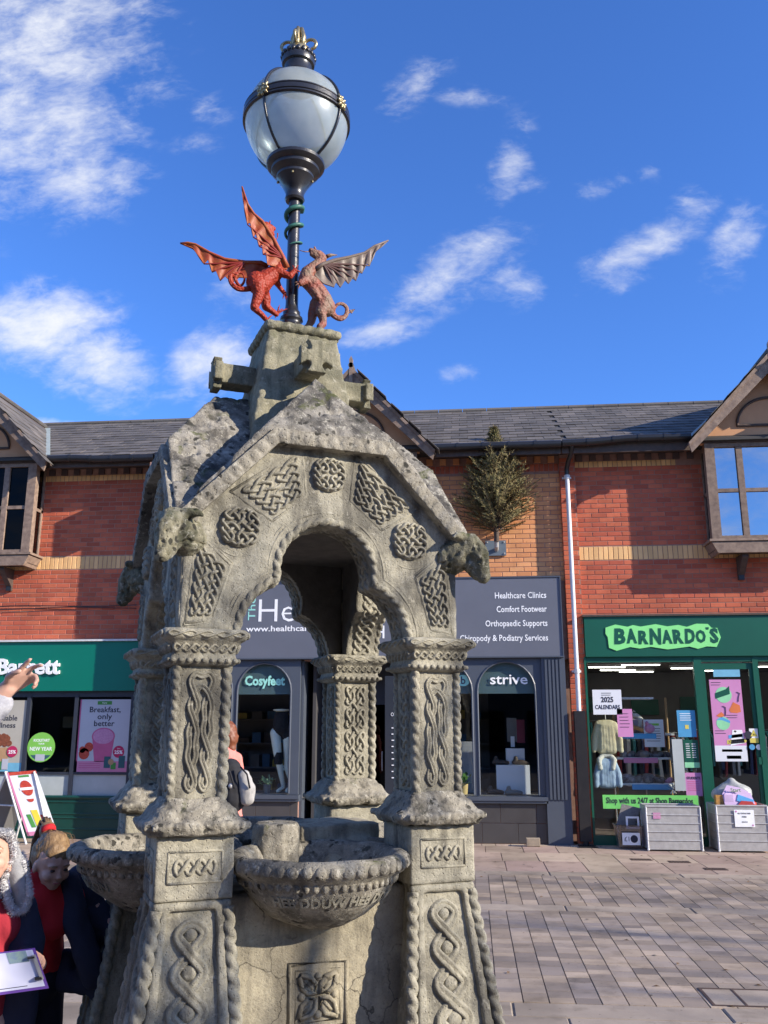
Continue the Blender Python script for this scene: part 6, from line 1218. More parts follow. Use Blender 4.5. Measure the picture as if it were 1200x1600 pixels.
dragon('dragon_statue', 'glossy red scaled dragon with raised wings, rearing against the left of the lamp pole', RED,
    [[(399, 441, 0, 12.5), (404, 446, 0, 12.5), (414, 436, 0, 10.5), (426, 428, 0, 9.5), (432, 421, 0, 8.5), (430, 408, 0, 7.5), (424, 392, 0, 6.5), (416, 376, 0, 5.8), (410, 364, 0, 5.5), (408, 357, 0, 5.5), (413, 355, 0, 5.5), (421, 359, 0, 3.6)], [(414, 360, 0, 4), (422, 367, 0, 3)], [(420, 356, 0, 3.2), (425, 358, 0, 2)],
     [(398, 448, -.02, 9), (401, 462, -.025, 6.5), (394, 482, -.025, 4.3), (397, 487, -.03, 3.2), (404, 493, -.03, 2.6), (412, 502, -.03, 2.4)], [(408, 448, .02, 8), (415, 462, .03, 6), (416, 474, .03, 4.5), (424, 480, .03, 3), (432, 486, .03, 2.5)],
     [(430, 426, -.02, 6), (440, 434, -.03, 4), (447, 438, -.04, 3.0), (454, 430, -.045, 2.2)], [(428, 432, .02, 5), (436, 446, .02, 2.2), (444, 456, .02, 1.8)]],
    [(394, 449, 0), (384, 451, 0), (371, 450, 0), (361, 441, 0), (360, 431, 0), (366, 430, .01), (371, 441, .01), (377, 444, .01), (381, 437, 0), (378, 428, 0), (370, 427, 0)], (4.5, .9),
    [([(291, 364), (302, 364), (313, 368), (333, 383), (355, 396), (385, 404), (408, 407), (418, 414)], [(291, 364), (310, 375), (325, 400), (331, 394), (337, 414), (342, 411), (349, 428), (356, 422), (366, 434), (376, 426), (396, 430), (418, 421)], (418, 412), .09, .02),
     ([(372, 301), (381, 328), (391, 343), (404, 354), (421, 380), (437, 410), (443, 424)], [(372, 301), (376, 335), (381, 359), (385, 356), (390, 378), (394, 372), (399, 392), (404, 390), (405, 404), (410, 402), (412, 420), (443, 428)], (438, 424), -.012, -.036)], REDW,
    [(455, 430, -.045, ((-5, -8, 0), (3, -7, -.01), (8, 3, 0), (4, 5, .01))), (433, 486, .03, ((4, -14, 0), (10, -10, .01), (16, -8, 0), (-3, 6, 0))), (412, 503, -.03, ((8, 2, -.01), (9, -8, 0), (4, 3, -.02))), (444, 456, .02, ((2, 10, 0), (-3, 8, 0), (5, 6, .01), (-2, -6, 0)))],
    [[(417, 354, -.012, 1.8), (418, 348, -.015, .6)], [(414, 354, .012, 1.8), (414, 349, .015, .6)], [(421, 363, 0, .8), (421, 373, 0, .7), (428, 377, 0, .7), (431, 371, 0, .7), (431, 365, 0, 1.0)]], [(421, 354, -.012)], (412, 504, -.03))
dragon('dragon_statue', 'grey and dull red scaled dragon with one spread ribbed wing, right of the lamp pole', GRY,
    [[(508, 482, 0, 11), (503, 470, 0, 10.5), (496, 458, 0, 10), (486, 446, 0, 10), (476, 438, 0, 9), (478, 428, 0, 8), (488, 419, 0, 6.5), (498, 411, 0, 5.5), (502, 404, 0, 5.2), (497, 399, 0, 5), (488, 395, 0, 3.6), (484, 392, 0, 2.6)], [(494, 402, 0, 3.6), (485, 398, 0, 2.2)],
     [(500, 484, -.02, 8), (496, 492, -.025, 6), (499, 500, -.025, 4.5), (500, 510, -.025, 3.6), (494, 515, -.03, 3.6)], [(494, 474, .02, 8), (489, 486, .03, 5.5), (487, 498, .03, 4.2), (482, 506, .03, 3.2), (478, 508, .03, 2.6)],
     [(476, 442, -.02, 5), (470, 444, -.03, 4), (464, 448, -.035, 3.4)], [(478, 448, .0, 4), (486, 460, -.03, 4), (492, 470, -.03, 2.6)]],
    [(513, 488, 0), (520, 495, 0), (530, 500, 0), (539, 495, 0), (541, 484, 0), (534, 477, 0), (525, 478, 0), (521, 486, .01), (526, 494, .01), (536, 494, .01), (548, 489, 0)], (4.5, 1.0),
    [([(603, 388), (581, 395), (565, 405), (541, 410), (519, 413), (500, 418), (490, 424)], [(603, 388), (582, 405), (573, 426), (568, 422), (561, 437), (557, 433), (551, 448), (547, 442), (539, 452), (535, 445), (526, 457), (520, 448), (516, 456), (500, 449), (488, 436)], (489, 428), -.06, -.02)], GRYW,
    [(463, 449, -.035, ((-9, -2, 0), (-8, 4, -.01), (-3, 8, 0), (-6, -5, .01))), (494, 516, -.03, ((-5, 2, 0), (-2, 3, -.01), (3, 2, 0))), (478, 508, .03, ((-6, 2, 0), (-4, 3, .01)))],
    [[(507, 403, -.008, 3), (514, 401, -.012, 2.4), (525, 401.5, -.015, .5)], [(505, 403, .012, 2.5), (512, 400, .016, 2), (520, 398, .018, .5)], [(490, 392, -.006, 2.2), (489, 387, -.006, 1.2)], [(484, 394, 0, .8), (474, 394, 0, .8), (466, 392, 0, .5)]], [(491, 394, -.013), (488, 395, -.012)], (494, 517, -.03))

# ------------------------------------------------------------ people
M('skin_pale', (.60, .36, .27), (.56, .32, .24), .55, 25, .1, 120); M('lips', (.42, .13, .12)); M('eye_dark', (.03, .02, .02), None, .2); M('hair_blonde', (.20, .12, .06), (.31, .20, .10), .5, 60, .6, 160); M('hair_auburn', (.22, .07, .03), (.16, .05, .02), .5, 60, .5, 160)
M('school_red', (.55, .018, .025), (.48, .014, .02), .9, 8, .4, 140); M('dull_red', (.36, .02, .035), (.30, .016, .03), .9, 8, .4, 140); M('navy_cloth', (.016, .019, .042), (.026, .03, .06), .85, 9, .35, 90); M('navy_trouser', (.012, .012, .022), None, .9, 9, .3, 120)
def head(mb, c, yaw, pitch, s=1.0, roll=0):
    """head volumes with nose, brow, chin, lips, ears; face towards +X turned by yaw, pitch up"""
    Rm = (Matrix.Rotation(yaw, 3, 'Z') @ Matrix.Rotation(-pitch, 3, 'Y') @ Matrix.Rotation(roll, 3, 'X')); c = V(c)
    P = lambda x, y, z: tuple(c + Rm @ V((x * s, y * s, z * s)))
    def B(x, y, z, rx, ry, rz): mb.ball(P(x, y, z), (rx * s, ry * s, rz * s), 14, T=Rm)
    B(-.008, 0, .025, .092, .074, .088); B(.022, 0, -.02, .066, .060, .072); B(.038, 0, -.055, .042, .042, .034); B(.050, 0, -.078, .024, .026, .018); B(.082, 0, -.008, .012, .010, .022); B(.092, 0, -.022, .012, .014, .010)
    for q in (-1, 1): B(.055, q * .035, -.025, .028, .026, .026); B(-.005, q * .074, -.01, .016, .010, .028); B(.070, q * .028, .022, .016, .024, .010)
    B(.078, 0, -.047, .010, .020, .006); B(.075, 0, -.056, .010, .016, .006)
    return P, Rm
def face_bits(P, Rm, t, s=1.0, open_=False):
    m = MB()
    for q in (-1, 1): m.ball(P(.0775, q * .030, .004), (.008 * s, .012 * s, .006 * s), 8, T=Rm)
    o = m.build('eyes', MATS['eye_dark'], t, 'all'); o['kind'] = 'stuff'; m = MB(); m.ball(P(.083, 0, -.052), (.006 * s, .018 * s, (.010 if open_ else .004) * s), 8, T=Rm); m.build('mouth', MATS['lips'] if not open_ else MATS['p_brown'], t, 'all')
    m = MB()
    for q in (-1, 1): m.tube([P(.084, q * .014, .024), P(.084, q * .032, .028), P(.074, q * .048, .022)], [.002 * s, .003 * s, .002 * s], 5)
    m.build('eyebrows', MATS['hair_blonde'], t, 'all')
def hand(mb, w, d, pn, s=1.0, curl=(.5, .5, .6, .7), thumb=1, spread=.12):
    """w wrist, d direction of the palm, pn palm normal; five separate fingers"""
    w, d, pn = V(w), V(d).normalized(), V(pn).normalized(); sd = d.cross(pn).normalized(); pn = sd.cross(d).normalized()
    for q, L0 in ((-.030, .066), (-.010, .074), (.010, .072), (.029, .064)): capsule(mb, [(*(w + sd * q * .55 * s), .016 * s), (*(w + sd * q * s + d * L0 * s), .0125 * s)], 8)
    for i, (q, L0, l) in enumerate(((-.030, .068, .064), (-.010, .076, .074), (.010, .074, .069), (.029, .066, .052))):
        p = w + sd * q * s + d * L0 * s; a = 0; dd = (d + sd * (q / .03) * spread).normalized(); pts = [(*p, .0098 * s)]; r = .0095
        for k, f in enumerate((.45, .31, .24)):
            a += curl[i] * (.9 if k else .7); dv = dd * math.cos(a) + pn * math.sin(a); p = p + dv * l * f * s; r *= .92; pts.append((*p, r * s))
        capsule(mb, pts, 8)
    p = w + sd * -.022 * thumb * s + d * .02 * s; v = (d * .62 - sd * .72 * thumb + pn * .25).normalized(); p1 = p + v * .034 * s; v2 = (d * .85 - sd * .3 * thumb + pn * .45).normalized(); p2 = p1 + v2 * .028 * s; p3 = p2 + (d * .9 + pn * .45).normalized() * .024 * s
    capsule(mb, [(*p, .014 * s), (*p1, .0115 * s), (*p2, .010 * s), (*p3, .0085 * s)], 8)
def cloth(chains, name, mat, t, vox=.012, amp=.006, fr=10, extra=None):
    m = MB()
    for c in chains: capsule(m, c, 12)
    if extra: extra(m)
    return fuse(m, vox, lambda p: amp * noise.noise(p * fr) + amp * .6 * noise.noise(V((p.x, p.y, p.z * .4)) * fr * 2.6), 2).build(name, mat, t, 'all')
# girl leaning over the left basin: red jumper, open navy coat, ponytail
G = V((-1.90, 3.98, 0)); g_ = thing('person', 'girl with fair ponytail, red jumper and open navy coat beside the left basin', 'person', G, 0)
hc = (-1.78, 3.83, 1.085); hy, hp = R(-40), R(-18)
m = MB(); P, Rm = head(m, hc, hy, hp, .94)
capsule(m, [(-1.79, 3.86, 1.04, .040), (-1.82, 3.88, .97, .046), (-1.86, 3.92, .92, .07)]); capsule(m, [(-1.87, 3.94, .92, .095), (-1.90, 4.0, .70, .09), (-1.91, 4.02, .62, .095)])
for s in (-1, 1):
    hx = V((-1.91, 4.02, .62)) + V((.28, .96, 0)).normalized() * s * .07; capsule(m, [(*hx, .075), (hx.x + (.03 if s > 0 else -.02), hx.y - .05 * (s < 0), .36, .052), (hx.x, hx.y + .02, .08, .032), (hx.x + .0, hx.y + .02, .05, .035), (hx.x + .09, hx.y - .02, .03, .026)])
capsule(m, [(-1.97, 3.80, .97, .05), (-1.93, 3.66, .78, .034), (-1.80, 3.60, .62, .026)]); hand(m, (-1.80, 3.60, .62), (.5, .0, -.8), (.6, .3, .3), .85)
capsule(m, [(-1.76, 4.06, .97, .05), (-1.62, 4.05, .82, .034), (-1.48, 3.98, .78, .026)]); hand(m, (-1.48, 3.98, .78), (1, -.2, .2), (0, 0, -1), .85)
fuse(m, .0062, None, 1).build('body', MATS['skin_pale'], g_, 'all'); face_bits(P, Rm, g_, .94)
def hairf(m): 
    for i in range(26):
        a = random.uniform(-1.2, 1.2)
cloth([[(*P(-.034, 0, .045), .079), (*P(-.048, 0, .01), .072)], [(*P(.018, 0, .062), .058), (*P(-.02, 0, .07), .066)], [(*P(-.085, 0, .085), .028), (*P(-.12, 0, .11), .032)], ], 'hair', MATS['hair_blonde'], g_, .007, .006, 40)
m = MB()
for i in range(46):
    a = random.uniform(0, 2 * PI); q = random.uniform(0, .028); o = (q * math.cos(a), q * math.sin(a)); m.tube([P(-.105, o[0] * .5, .115 + o[1] * .5), P(-.155, o[0], .125 + o[1]), P(-.175, o[0] * 1.2, .04), P(-.15, o[0] * 1.3, -.08 + o[1]), P(-.115 + o[1], o[0] * 1.1, -.17 - abs(o[0]))], [.006, .007, .006, .005, .002], 5)
for i in range(26): a = random.uniform(-1.3, 1.3); b = random.uniform(.9, 1.15); m.tube([P(-.10, 0, .12), P(-.02 + .02 * math.cos(a), .08 * math.sin(a) * b, .135 * b * math.cos(a * .6)), P(.04 + .03 * random.random(), .09 * math.sin(a) * b, .10 * b * math.cos(a * .8))], [.0007, .0006, .0004], 3)
m.build('ponytail', MATS['hair_blonde'], g_, 'all'); m = MB(); c = P(-.108, 0, .112); m.lathe([(.018, -.012), (.030, -.012), (.033, 0), (.030, .012), (.018, .012)], 14); m.v = [tuple(V(c) + Rm @ (Matrix.Rotation(R(-55), 3, 'Y') @ V(p))) for p in m.v]; m.build('hair_band', MATS['school_red'], g_, 'all')
cloth([[(-1.74, 3.92, 1.0, .05), (-1.69, 3.90, .86, .055), (-1.63, 3.91, .72, .055), (-1.60, 3.93, .62, .045)]], 'coat_front', MATS['navy_cloth'], g_, .012, .008)
cloth([[(-1.84, 3.89, 1.02, .062), (-1.86, 3.93, .96, .085), (-1.89, 3.97, .84, .115), (-1.90, 4.0, .70, .115), (-1.90, 4.02, .66, .112)], [(-1.96, 3.86, .96, .07), (-1.78, 4.02, .96, .07)], [(-1.90, 3.84, .92, .075), (-1.75, 3.94, .92, .08)], [(-1.80, 3.87, .985, .05), (-1.79, 3.90, .85, .08)]], 'jumper', MATS['school_red'], g_)
cloth([[(-2.03, 3.83, .99, .072), (-2.0, 3.78, .86, .075), (-1.97, 3.72, .74, .066), (-1.86, 3.64, .645, .05)], [(-1.99, 3.90, 1.0, .085), (-2.02, 3.92, .80, .10), (-2.02, 3.92, .62, .105), (-1.99, 3.90, .55, .10)], [(-1.93, 4.05, .99, .10), (-1.96, 4.12, .7, .12), (-1.94, 4.10, .55, .12)], [(-1.75, 4.07, .97, .08), (-1.70, 4.07, .86, .07), (-1.62, 4.06, .80, .062), (-1.53, 4.02, .77, .05)], [(-1.72, 4.03, .88, .05), (-1.68, 4.02, .72, .055), (-1.64, 4.0, .60, .05)], [(-1.55, 4.0, .74, .045), (-1.56, 3.98, .64, .045), (-1.60, 3.98, .56, .04)], [(-1.64, 4.0, .66, .05), (-1.56, 3.98, .62, .045)], [(-1.78, 4.06, .66, .05), (-1.78, 4.04, .58, .05), (-1.64, 3.99, .58, .04)]], 'coat', MATS['navy_cloth'], g_, .012, .008)
cloth([[(-1.91, 4.02, .66, .115), (-1.91, 4.02, .58, .118)], [(-1.935, 3.95, .56, .088), (-1.96, 3.91, .34, .066), (-1.94, 3.96, .08, .052)], [(-1.89, 4.09, .56, .088), (-1.86, 4.08, .34, .066), (-1.89, 4.11, .08, .052)]], 'trousers', MATS['navy_trouser'], g_, .012, .006)
m = MB()
for dx, dy in ((-1.94, 3.97), (-1.89, 4.11)): capsule(m, [(dx, dy, .045, .042), (dx + .11, dy - .03, .035, .034)])
fuse(m, .009).build('shoes', MATS['black_plastic'], g_, 'all')
m = MB(); m.tube([(-1.95, 3.82, 1.06), (-1.925, 3.775, 1.04), (-1.91, 3.75, .98), (-1.915, 3.745, .90)], [.022, .026, .026, .02], 8); m.build('printed_hood_lining', M('lilac_print', (.60, .52, .75), (.35, .15, .45), .6, 40), g_, 'all')
# child at the left edge: grey fur trapper hat, dull red jumper, navy coat, clipboard
C0 = V((-1.86, 3.30, 0)); c_ = thing('person', 'child in grey fur-trimmed hat and red jumper looking up, holding a clipboard', 'person', C0, 0)
hc = (-1.755, 3.27, 1.165); m = MB(); P, Rm = head(m, hc, R(-68), R(32), .95)
capsule(m, [(-1.768, 3.29, 1.10, .043), (-1.77, 3.31, 1.02, .048), (-1.78, 3.32, .95, .08)]); capsule(m, [(-1.79, 3.33, .90, .10), (-1.80, 3.34, .64, .095)])
for s in (-1, 1): capsule(m, [(-1.80 + .07 * s, 3.34, .62, .075), (-1.80 + .07 * s, 3.33, .34, .05), (-1.80 + .08 * s, 3.34, .06, .034), (-1.79 + .08 * s, 3.25, .03, .026)])
capsule(m, [(-1.76, 3.40, .95, .045), (-1.66, 3.36, .80, .034), (-1.60, 3.28, .845, .024), (-1.562, 3.24, .865, .022)]); hand(m, (-1.562, 3.24, .865), (.75, -.35, .1), (-.2, -.6, -.75), .82, curl=(.75, .8, .85, .9))
capsule(m, [(-1.94, 3.22, .95, .045), (-1.94, 3.12, .78, .034), (-1.80, 3.05, .74, .026)]); hand(m, (-1.80, 3.05, .74), (1, .2, .1), (0, .3, .9), .82)
fuse(m, .0062, None, 1).build('body', MATS['skin_pale'], c_, 'all'); face_bits(P, Rm, c_, .95, True)
cloth([[(*P(-.035, 0, .05), .085), (*P(-.03, 0, .07), .080)]], 'hat', M('hat_grey', (.34, .345, .36), (.26, .265, .28), .95, 30, .5, 120), c_, .009, .004, 30)
def drop(q, a, b, c): e_ = V(P(0, q * .085, .01)); return tuple(e_ + V((a * q, b, c)))
m = MB()
for q in (-1, 1): capsule(m, [(*P(.0, q * .080, .04), .026), (*drop(q, .015, .01, -.05), .034), (*drop(q, .035, .02, -.115), .036), (*drop(q, .045, .02, -.15), .028)], 10)
m = fuse(m, .008, lambda p: .003 * noise.noise(p * 40)); m.build('ear_flap', MATS['hat_grey'], c_, 'all')
m = MB(); random.seed(4)
def fur(c, r, n, l=.013):
    for i in range(n * 2):
        d = V((random.gauss(0, 1), random.gauss(0, 1), random.gauss(0, 1))).normalized(); p = V(c) + d * r * random.uniform(.6, 1); w = d.cross(V((random.random(), random.random(), random.random()))).normalized() * .0011; e = (d + V((random.uniform(-.5, .5), random.uniform(-.5, .5), random.uniform(-.5, .5)))).normalized() * l; m.add([p - w, p + w, p + e], [(0, 1, 2)])
def flapline(q): return [P(.03, q * .078, .06), P(.02, q * .086, .02), drop(q, -.02, -.02, -.07), drop(q, .0, -.02, -.13), drop(q, .02, -.01, -.175), drop(q, .055, .0, -.17), drop(q, .07, .0, -.12), drop(q, .05, .01, -.07), drop(q, .03, .01, -.01), P(-.02, q * .10, .05)]
line = flapline(1)
brow = [P(.062, s, .09) for s in (-.06, -.03, 0, .03, .06)]
for L_ in (line, [P(.045, -.07, .075)] + brow + [P(.045, .07, .075)], flapline(-1)):
    for a, b in zip(L_, L_[1:]):
        for q in range(4): c = V(a).lerp(V(b), q / 4); m.ball(c, .012, 7); fur(c, .012, 80)
m.build('fur_trim', M('fur_grey', (.62, .62, .63), (.54, .54, .56), 1.0, 6, spec=.05), c_)
cloth([[(-1.77, 3.29, 1.01, .065), (-1.78, 3.30, .93, .10), (-1.79, 3.31, .75, .12), (-1.80, 3.32, .64, .12)], [(-1.70, 3.32, .95, .065), (-1.88, 3.30, .95, .065)]], 'jumper', MATS['dull_red'], c_)
cloth([[(-1.768, 3.288, 1.055, .048), (-1.768, 3.29, 1.03, .057)]], 'shirt_collar', MATS['white_card'], c_, .008, .002)
cloth([[(-1.67, 3.37, .99, .06), (-1.63, 3.37, .88, .058), (-1.625, 3.35, .82, .055), (-1.595, 3.285, .85, .040)], [(-1.68, 3.38, .96, .07), (-1.67, 3.39, .75, .07), (-1.66, 3.38, .56, .072)], [(-1.64, 3.37, .80, .05), (-1.63, 3.38, .68, .048), (-1.64, 3.38, .57, .045)], [(-1.78, 3.42, .97, .08), (-1.80, 3.44, .7, .1), (-1.80, 3.43, .55, .10)], [(-1.93, 3.34, .97, .07), (-1.95, 3.34, .7, .08), (-1.94, 3.34, .56, .08)], [(-1.95, 3.28, .94, .06), (-1.95, 3.16, .79, .055), (-1.84, 3.07, .745, .045)]], 'coat', MATS['navy_cloth'], c_, .012, .008)
cloth([[(-1.80, 3.34, .64, .11), (-1.80, 3.34, .56, .115)], [(-1.87, 3.34, .55, .085), (-1.87, 3.33, .34, .062), (-1.88, 3.34, .08, .05)], [(-1.73, 3.34, .55, .085), (-1.73, 3.33, .34, .062), (-1.72, 3.34, .08, .05)]], 'trousers', MATS['navy_trouser'], c_, .012, .006)
m = MB()
for dx, dy in ((-1.88, 3.34), (-1.72, 3.34)): capsule(m, [(dx, dy, .045, .042), (dx + .01, dy - .11, .035, .034)])
fuse(m, .009).build('shoes', MATS['black_plastic'], c_, 'all')
cb_ = thing('clipboard', 'purple clipboard with white paper held by the child in the fur-trimmed hat', 'clipboard', (-1.6, 3.15, .84))
A, B_, Cc = V((-1.500, 3.15, .915)), V((-1.450, 3.175, .785)), V((-1.78, 3.02, .90)); ex = (A - Cc).normalized(); ez = (A - B_); Dd = B_ - ex * (A - Cc).length; nn_ = ex.cross(ez).normalized()
if nn_.y > 0: nn_ = -nn_
def cb(mb, x0, x1, y0, y1, o0, o1, mi=0):
    l = (A - Cc).length; vs = [Cc + ex * (x * l) - ez * y + nn_ * o for o in (o0, o1) for y in (y0, y1) for x in (x0, x1)]; mb.add(vs, [(0, 1, 3, 2), (4, 6, 7, 5), (0, 4, 5, 1), (2, 3, 7, 6), (0, 2, 6, 4), (1, 5, 7, 3)], mi)
m = MB(); cb(m, 0, 1.0, 0, 1.0, -.004, 0); m.build('board', M('purple_board', (.12, .05, .30)), cb_); m = MB(); cb(m, .03, .97, .03, .93, .0, .0015); m.build('paper', M('blue_white_paper', (.66, .68, .86), (.62, .64, .82), .7, 3), cb_)
m = MB(); cb(m, .70, .90, .03, .30, .0015, .0025, 0); cb(m, .30, .80, .86, .875, .0015, .0022, 1); m.build('print', [M('small_photo', (.30, .42, .36), (.20, .28, .42), .5, 60), BLK], cb_); m = MB(); cb(m, .95, .985, .15, .75, 0, .012); cb(m, .90, .97, .17, .21, .004, .02, 1); cb(m, .90, .97, .68, .73, .004, .02, 1); m.build('clip', [MATS['aluminium'], MATS['black_plastic']], cb_)
# adult just outside the frame, sleeve and pointing hand reaching in
A0 = V((-1.98, 2.62, 0)); a_ = thing('person', 'raised pointing hand in a grey fleece sleeve reaching in from the left edge', 'person', A0, 0)
m = MB(); P, Rm = head(m, (-1.97, 2.62, 1.60), R(60), R(10), 1.12)
capsule(m, [(-1.98, 2.62, 1.54, .055), (-1.98, 2.62, 1.42, .06), (-1.98, 2.62, 1.35, .11), (-1.98, 2.62, .95, .12)])
for s in (-1, 1): capsule(m, [(-1.98, 2.62 + .09 * s, .9, .09), (-1.98, 2.62 + .1 * s, .48, .06), (-1.98, 2.62 + .1 * s, .07, .04), (-1.86, 2.62 + .1 * s, .04, .034)])
W0 = V((-1.405, 2.62, 1.762)); capsule(m, [(-1.86, 2.60, 1.40, .06), (-1.66, 2.60, 1.50, .045), (*W0, .027)])
capsule(m, [(-2.1, 2.62, 1.38, .055), (-2.15, 2.62, 1.08, .042), (-2.1, 2.60, .85, .03)])
d = V((.80, .0, .60)).normalized(); pn = V((.15, -.45, -.85)); w = W0; dd = d; pn = V(pn).normalized(); sd = dd.cross(pn).normalized(); pn = sd.cross(dd).normalized(); s_ = .88
hand(m, W0, d, pn, .92, curl=(.08, .28, .95, 1.05), thumb=1, spread=.3)
fuse(m, .0055, None, 1).build('body', MATS['skin_pale'], a_, 'all'); face_bits(P, Rm, a_, 1.12)
cloth([[(*P(-.03, 0, .045), .1), (*P(-.05, 0, -.02), .09)]], 'hair', MATS['hair_auburn'], a_, .01, .006, 30)
M('fleece_marl', (.50, .50, .52), (.26, .26, .30), .95, 28, .8, 110)
cloth([[(-1.98, 2.62, 1.40, .12), (-1.98, 2.62, .95, .15)], [(-1.86, 2.60, 1.38, .09), (-1.66, 2.60, 1.50, .075), (-1.52, 2.61, 1.625, .060), (-1.435, 2.62, 1.715, .047)], [(-2.1, 2.62, 1.38, .08), (-2.15, 2.62, 1.08, .07), (-2.11, 2.6, .90, .05)]], 'fleece_jacket', MATS['fleece_marl'], a_, .009, .008, 16)
m = MB(); m.tube([(-1.445 + .0, 2.575, 1.665), (-1.435, 2.56, 1.69), (-1.47, 2.575, 1.74)], .006, 6); m.build('sleeve_seam', MATS['lamp_black'], a_, 'all')
cloth([[(-1.98, 2.62, .95, .14), (-1.98, 2.62, .85, .145)], [(-1.98, 2.53, .85, .1), (-1.98, 2.52, .45, .075), (-1.98, 2.52, .08, .06)], [(-1.98, 2.71, .85, .1), (-1.98, 2.72, .45, .075), (-1.98, 2.72, .08, .06)]], 'trousers', MATS['navy_trouser'], a_, .015)
def passer(label, x, y, h, yaw, coat, hairm, extra=None):
    t = thing('person', label, 'person', (x, y, 0), 0); k = h / 1.65; fx, fy = math.cos(yaw), math.sin(yaw); sx, sy = -fy, fx
    q = lambda f, s, z, r: (x + (f * fx + s * sx) * k, y + (f * fy + s * sy) * k, z * k, r * k)
    m = MB(); P, Rm = head(m, q(.03, 0, 1.55, 0)[:3], yaw, R(-5), 1.05 * k)
    capsule(m, [q(0, 0, 1.48, .05), q(0, 0, 1.38, .06), q(0, 0, 1.3, .12), q(0, 0, .95, .12)])
    for s in (-1, 1): capsule(m, [q(0, .09 * s, .9, .085), q(.03 * s, .09 * s, .48, .055), q(.06 * s, .09 * s, .07, .04), q(.14 + .06 * s, .09 * s, .03, .034)]); capsule(m, [q(0, .18 * s, 1.34, .05), q(-.03, .22 * s, 1.08, .04), q(.10, .2 * s, .90, .028)]); hand(m, q(.10, .2 * s, .90, 0)[:3], (fx * .5, fy * .5, -.8), (-sx * s, -sy * s, 0), .9 * k)
    fuse(m, .010, None, 1).build('body', MATS['skin_pale'], t, 'all'); face_bits(P, Rm, t, k)
    cloth([[(*P(-.03, 0, .045), .1 * k), (*P(-.06, 0, -.02), .085 * k), (*P(-.07, 0, -.10), .05 * k)]], 'hair', hairm, t, .012, .008, 30)
    cloth([[q(0, 0, 1.36, .12), q(0, 0, 1.1, .15), q(0, 0, .8, .19), q(0, 0, .72, .2)]] + [[q(0, .18 * s, 1.34, .075), q(-.03, .22 * s, 1.08, .06), q(.08, .2 * s, .94, .05)] for s in (-1, 1)], 'coat', coat, t, .015, .012, 8)
    cloth([[q(0, .09 * s, .8, .09), q(.03 * s, .09 * s, .45, .07), q(.06 * s, .09 * s, .08, .055)] for s in (-1, 1)], 'trousers', MATS['navy_trouser'], t, .016)
    m = MB(); [capsule(m, [q(.06 * s - .02, .09 * s, .045, .045), q(.15 + .06 * s, .09 * s, .035, .038)]) for s in (-1, 1)]; fuse(m, .012).build('shoes', MATS['black_plastic'], t, 'all'); return t, q
M('coral_coat', (.70, .24, .20), (.64, .20, .17), .85, 8, .3, 60); M('sky_coat', (.28, .38, .46), (.22, .31, .38), .8, 8, .3, 60)
t, q = passer('person in a coral pink coat behind the left front pillar, seen under the arch', -2.27, 8.28, 1.66, R(165), MATS['coral_coat'], MATS['hair_auburn'])
bp = thing('backpack', 'black backpack with a grey pocket and a small silver charm, on the coral-coated person', 'backpack', (-2.17, 8.1, 1.1)); m = MB(); capsule(m, [(-2.17, 8.12, 1.27, .10), (-2.14, 8.1, 1.12, .13), (-2.13, 8.08, 1.03, .125)]); fuse(m, .012, lambda p: .008 * noise.noise(p * 14)).build('bag', MATS['black_fabric'], bp, 'all')
m = MB(); capsule(m, [(-2.03, 8.06, 1.22, .055), (-1.99, 8.04, 1.10, .075), (-1.99, 8.04, 1.03, .065)]); fuse(m, .01, lambda p: .006 * noise.noise(p * 22)).build('front_pocket', M('bag_pale', (.42, .40, .37), (.30, .29, .28), .85, 20), bp, 'all'); m = MB(); m.ball((-2.12, 7.955, 1.14), .024, 8); m.build('charm', MATS['aluminium'], bp, 'all')
m = MB(); m.tube([(-2.20, 7.98, 1.34), (-2.13, 7.95, 1.25), (-2.08, 7.94, 1.12)], .009, 6); m.tube([(-2.05, 8.0, 1.30), (-1.98, 7.96, 1.24), (-1.95, 7.96, 1.12)], .008, 6); m.build('strap', MATS['black_fabric'], bp, 'all')
passer('person in a pale blue coat half hidden behind the back left pillar', -3.02, 8.3, 1.36, R(200), MATS['sky_coat'], MATS['hair_blonde'])

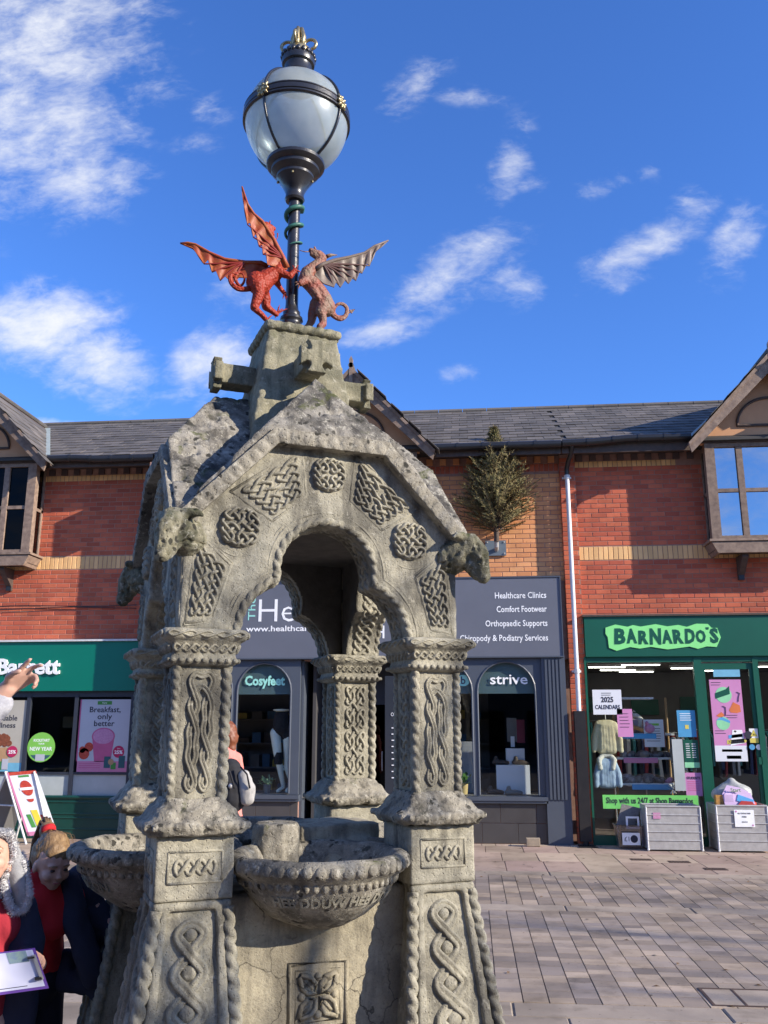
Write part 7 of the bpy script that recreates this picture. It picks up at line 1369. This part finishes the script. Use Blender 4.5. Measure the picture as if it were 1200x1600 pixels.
# ------------------------------------------------------------ outside the frame: the other side of the square (it throws reflections and branch shadows)
random.seed(5)
bt = thing('bare_tree', 'bare winter street tree standing to the right outside the photograph', 'tree', (6.6, 1.35, 0)); m = MB(); m2 = MB()
def branch(p, d, l, r, k):
    q = [p]; rr = [r]
    for i in range(3): d = (d + V((random.uniform(-.16, .16), random.uniform(-.16, .16), random.uniform(-.05, .12)))).normalized(); p = p + d * l / 3; q.append(p); rr.append(r * (1 - .12 * (i + 1)))
    (m if k < 2 else m2).tube(q, rr, 6 if k < 3 else 4, cap=False)
    if k >= 6: return
    for i in range(3 if k < 4 else 2):
        a = random.uniform(0, 2 * PI); s = V((math.cos(a), math.sin(a), random.uniform(-.1, .5))); branch(q[-1 if i < 2 else 2], (d * .9 + s * random.uniform(.45, .8)).normalized(), l * random.uniform(.66, .82), rr[-1] * (.72 if i < 2 else .58), k + 1)
branch(V((6.6, 1.2, 0)), V((-.03, .0, 1)), 1.9, .20, 0)
m.build('trunk', MATS['bark'], bt, 40); o = m2.build('branches', MATS['bark'], bt)
bt = thing('bare_tree', 'taller bare winter tree outside the photograph, farther off on the right', 'tree', (19, .7, 0)); m = MB(); m2 = MB(); branch(V((19, .7, 0)), V((-.02, .03, 1)), 3.3, .24, 0)
m.build('trunk', MATS['bark'], bt, 40); o = m2.build('branches', MATS['bark'], bt)
ob = thing('opposite_building', 'pale brick building on the far side of the square, behind the camera', 'building', (-6, -12, 0)); m = MB(); m.box(-22, 34, -16, -12, 0, 6.6); m.build('wall', M('old_brick', (.10, .07, .055), (.07, .05, .045), .9, 3), ob)
m = MB(); m.add([(-22.3, -11.7, 6.4), (34.3, -11.7, 6.4), (34.3, -14, 7.6), (-22.3, -14, 7.6), (34.3, -16.3, 6.4), (-22.3, -16.3, 6.4)], [(0, 1, 2, 3), (3, 2, 4, 5), (0, 3, 5), (1, 4, 2)]); m.build('roof', MATS['slate'], ob)
for i in range(20):
    for z in (.6, 3.9): m = MB(); m.box(-21 + i * 2.6, -19.4 + i * 2.6, -12.02, -11.98, z, z + 1.7); m.build('window', MATS['dark_bay_glass'], ob)
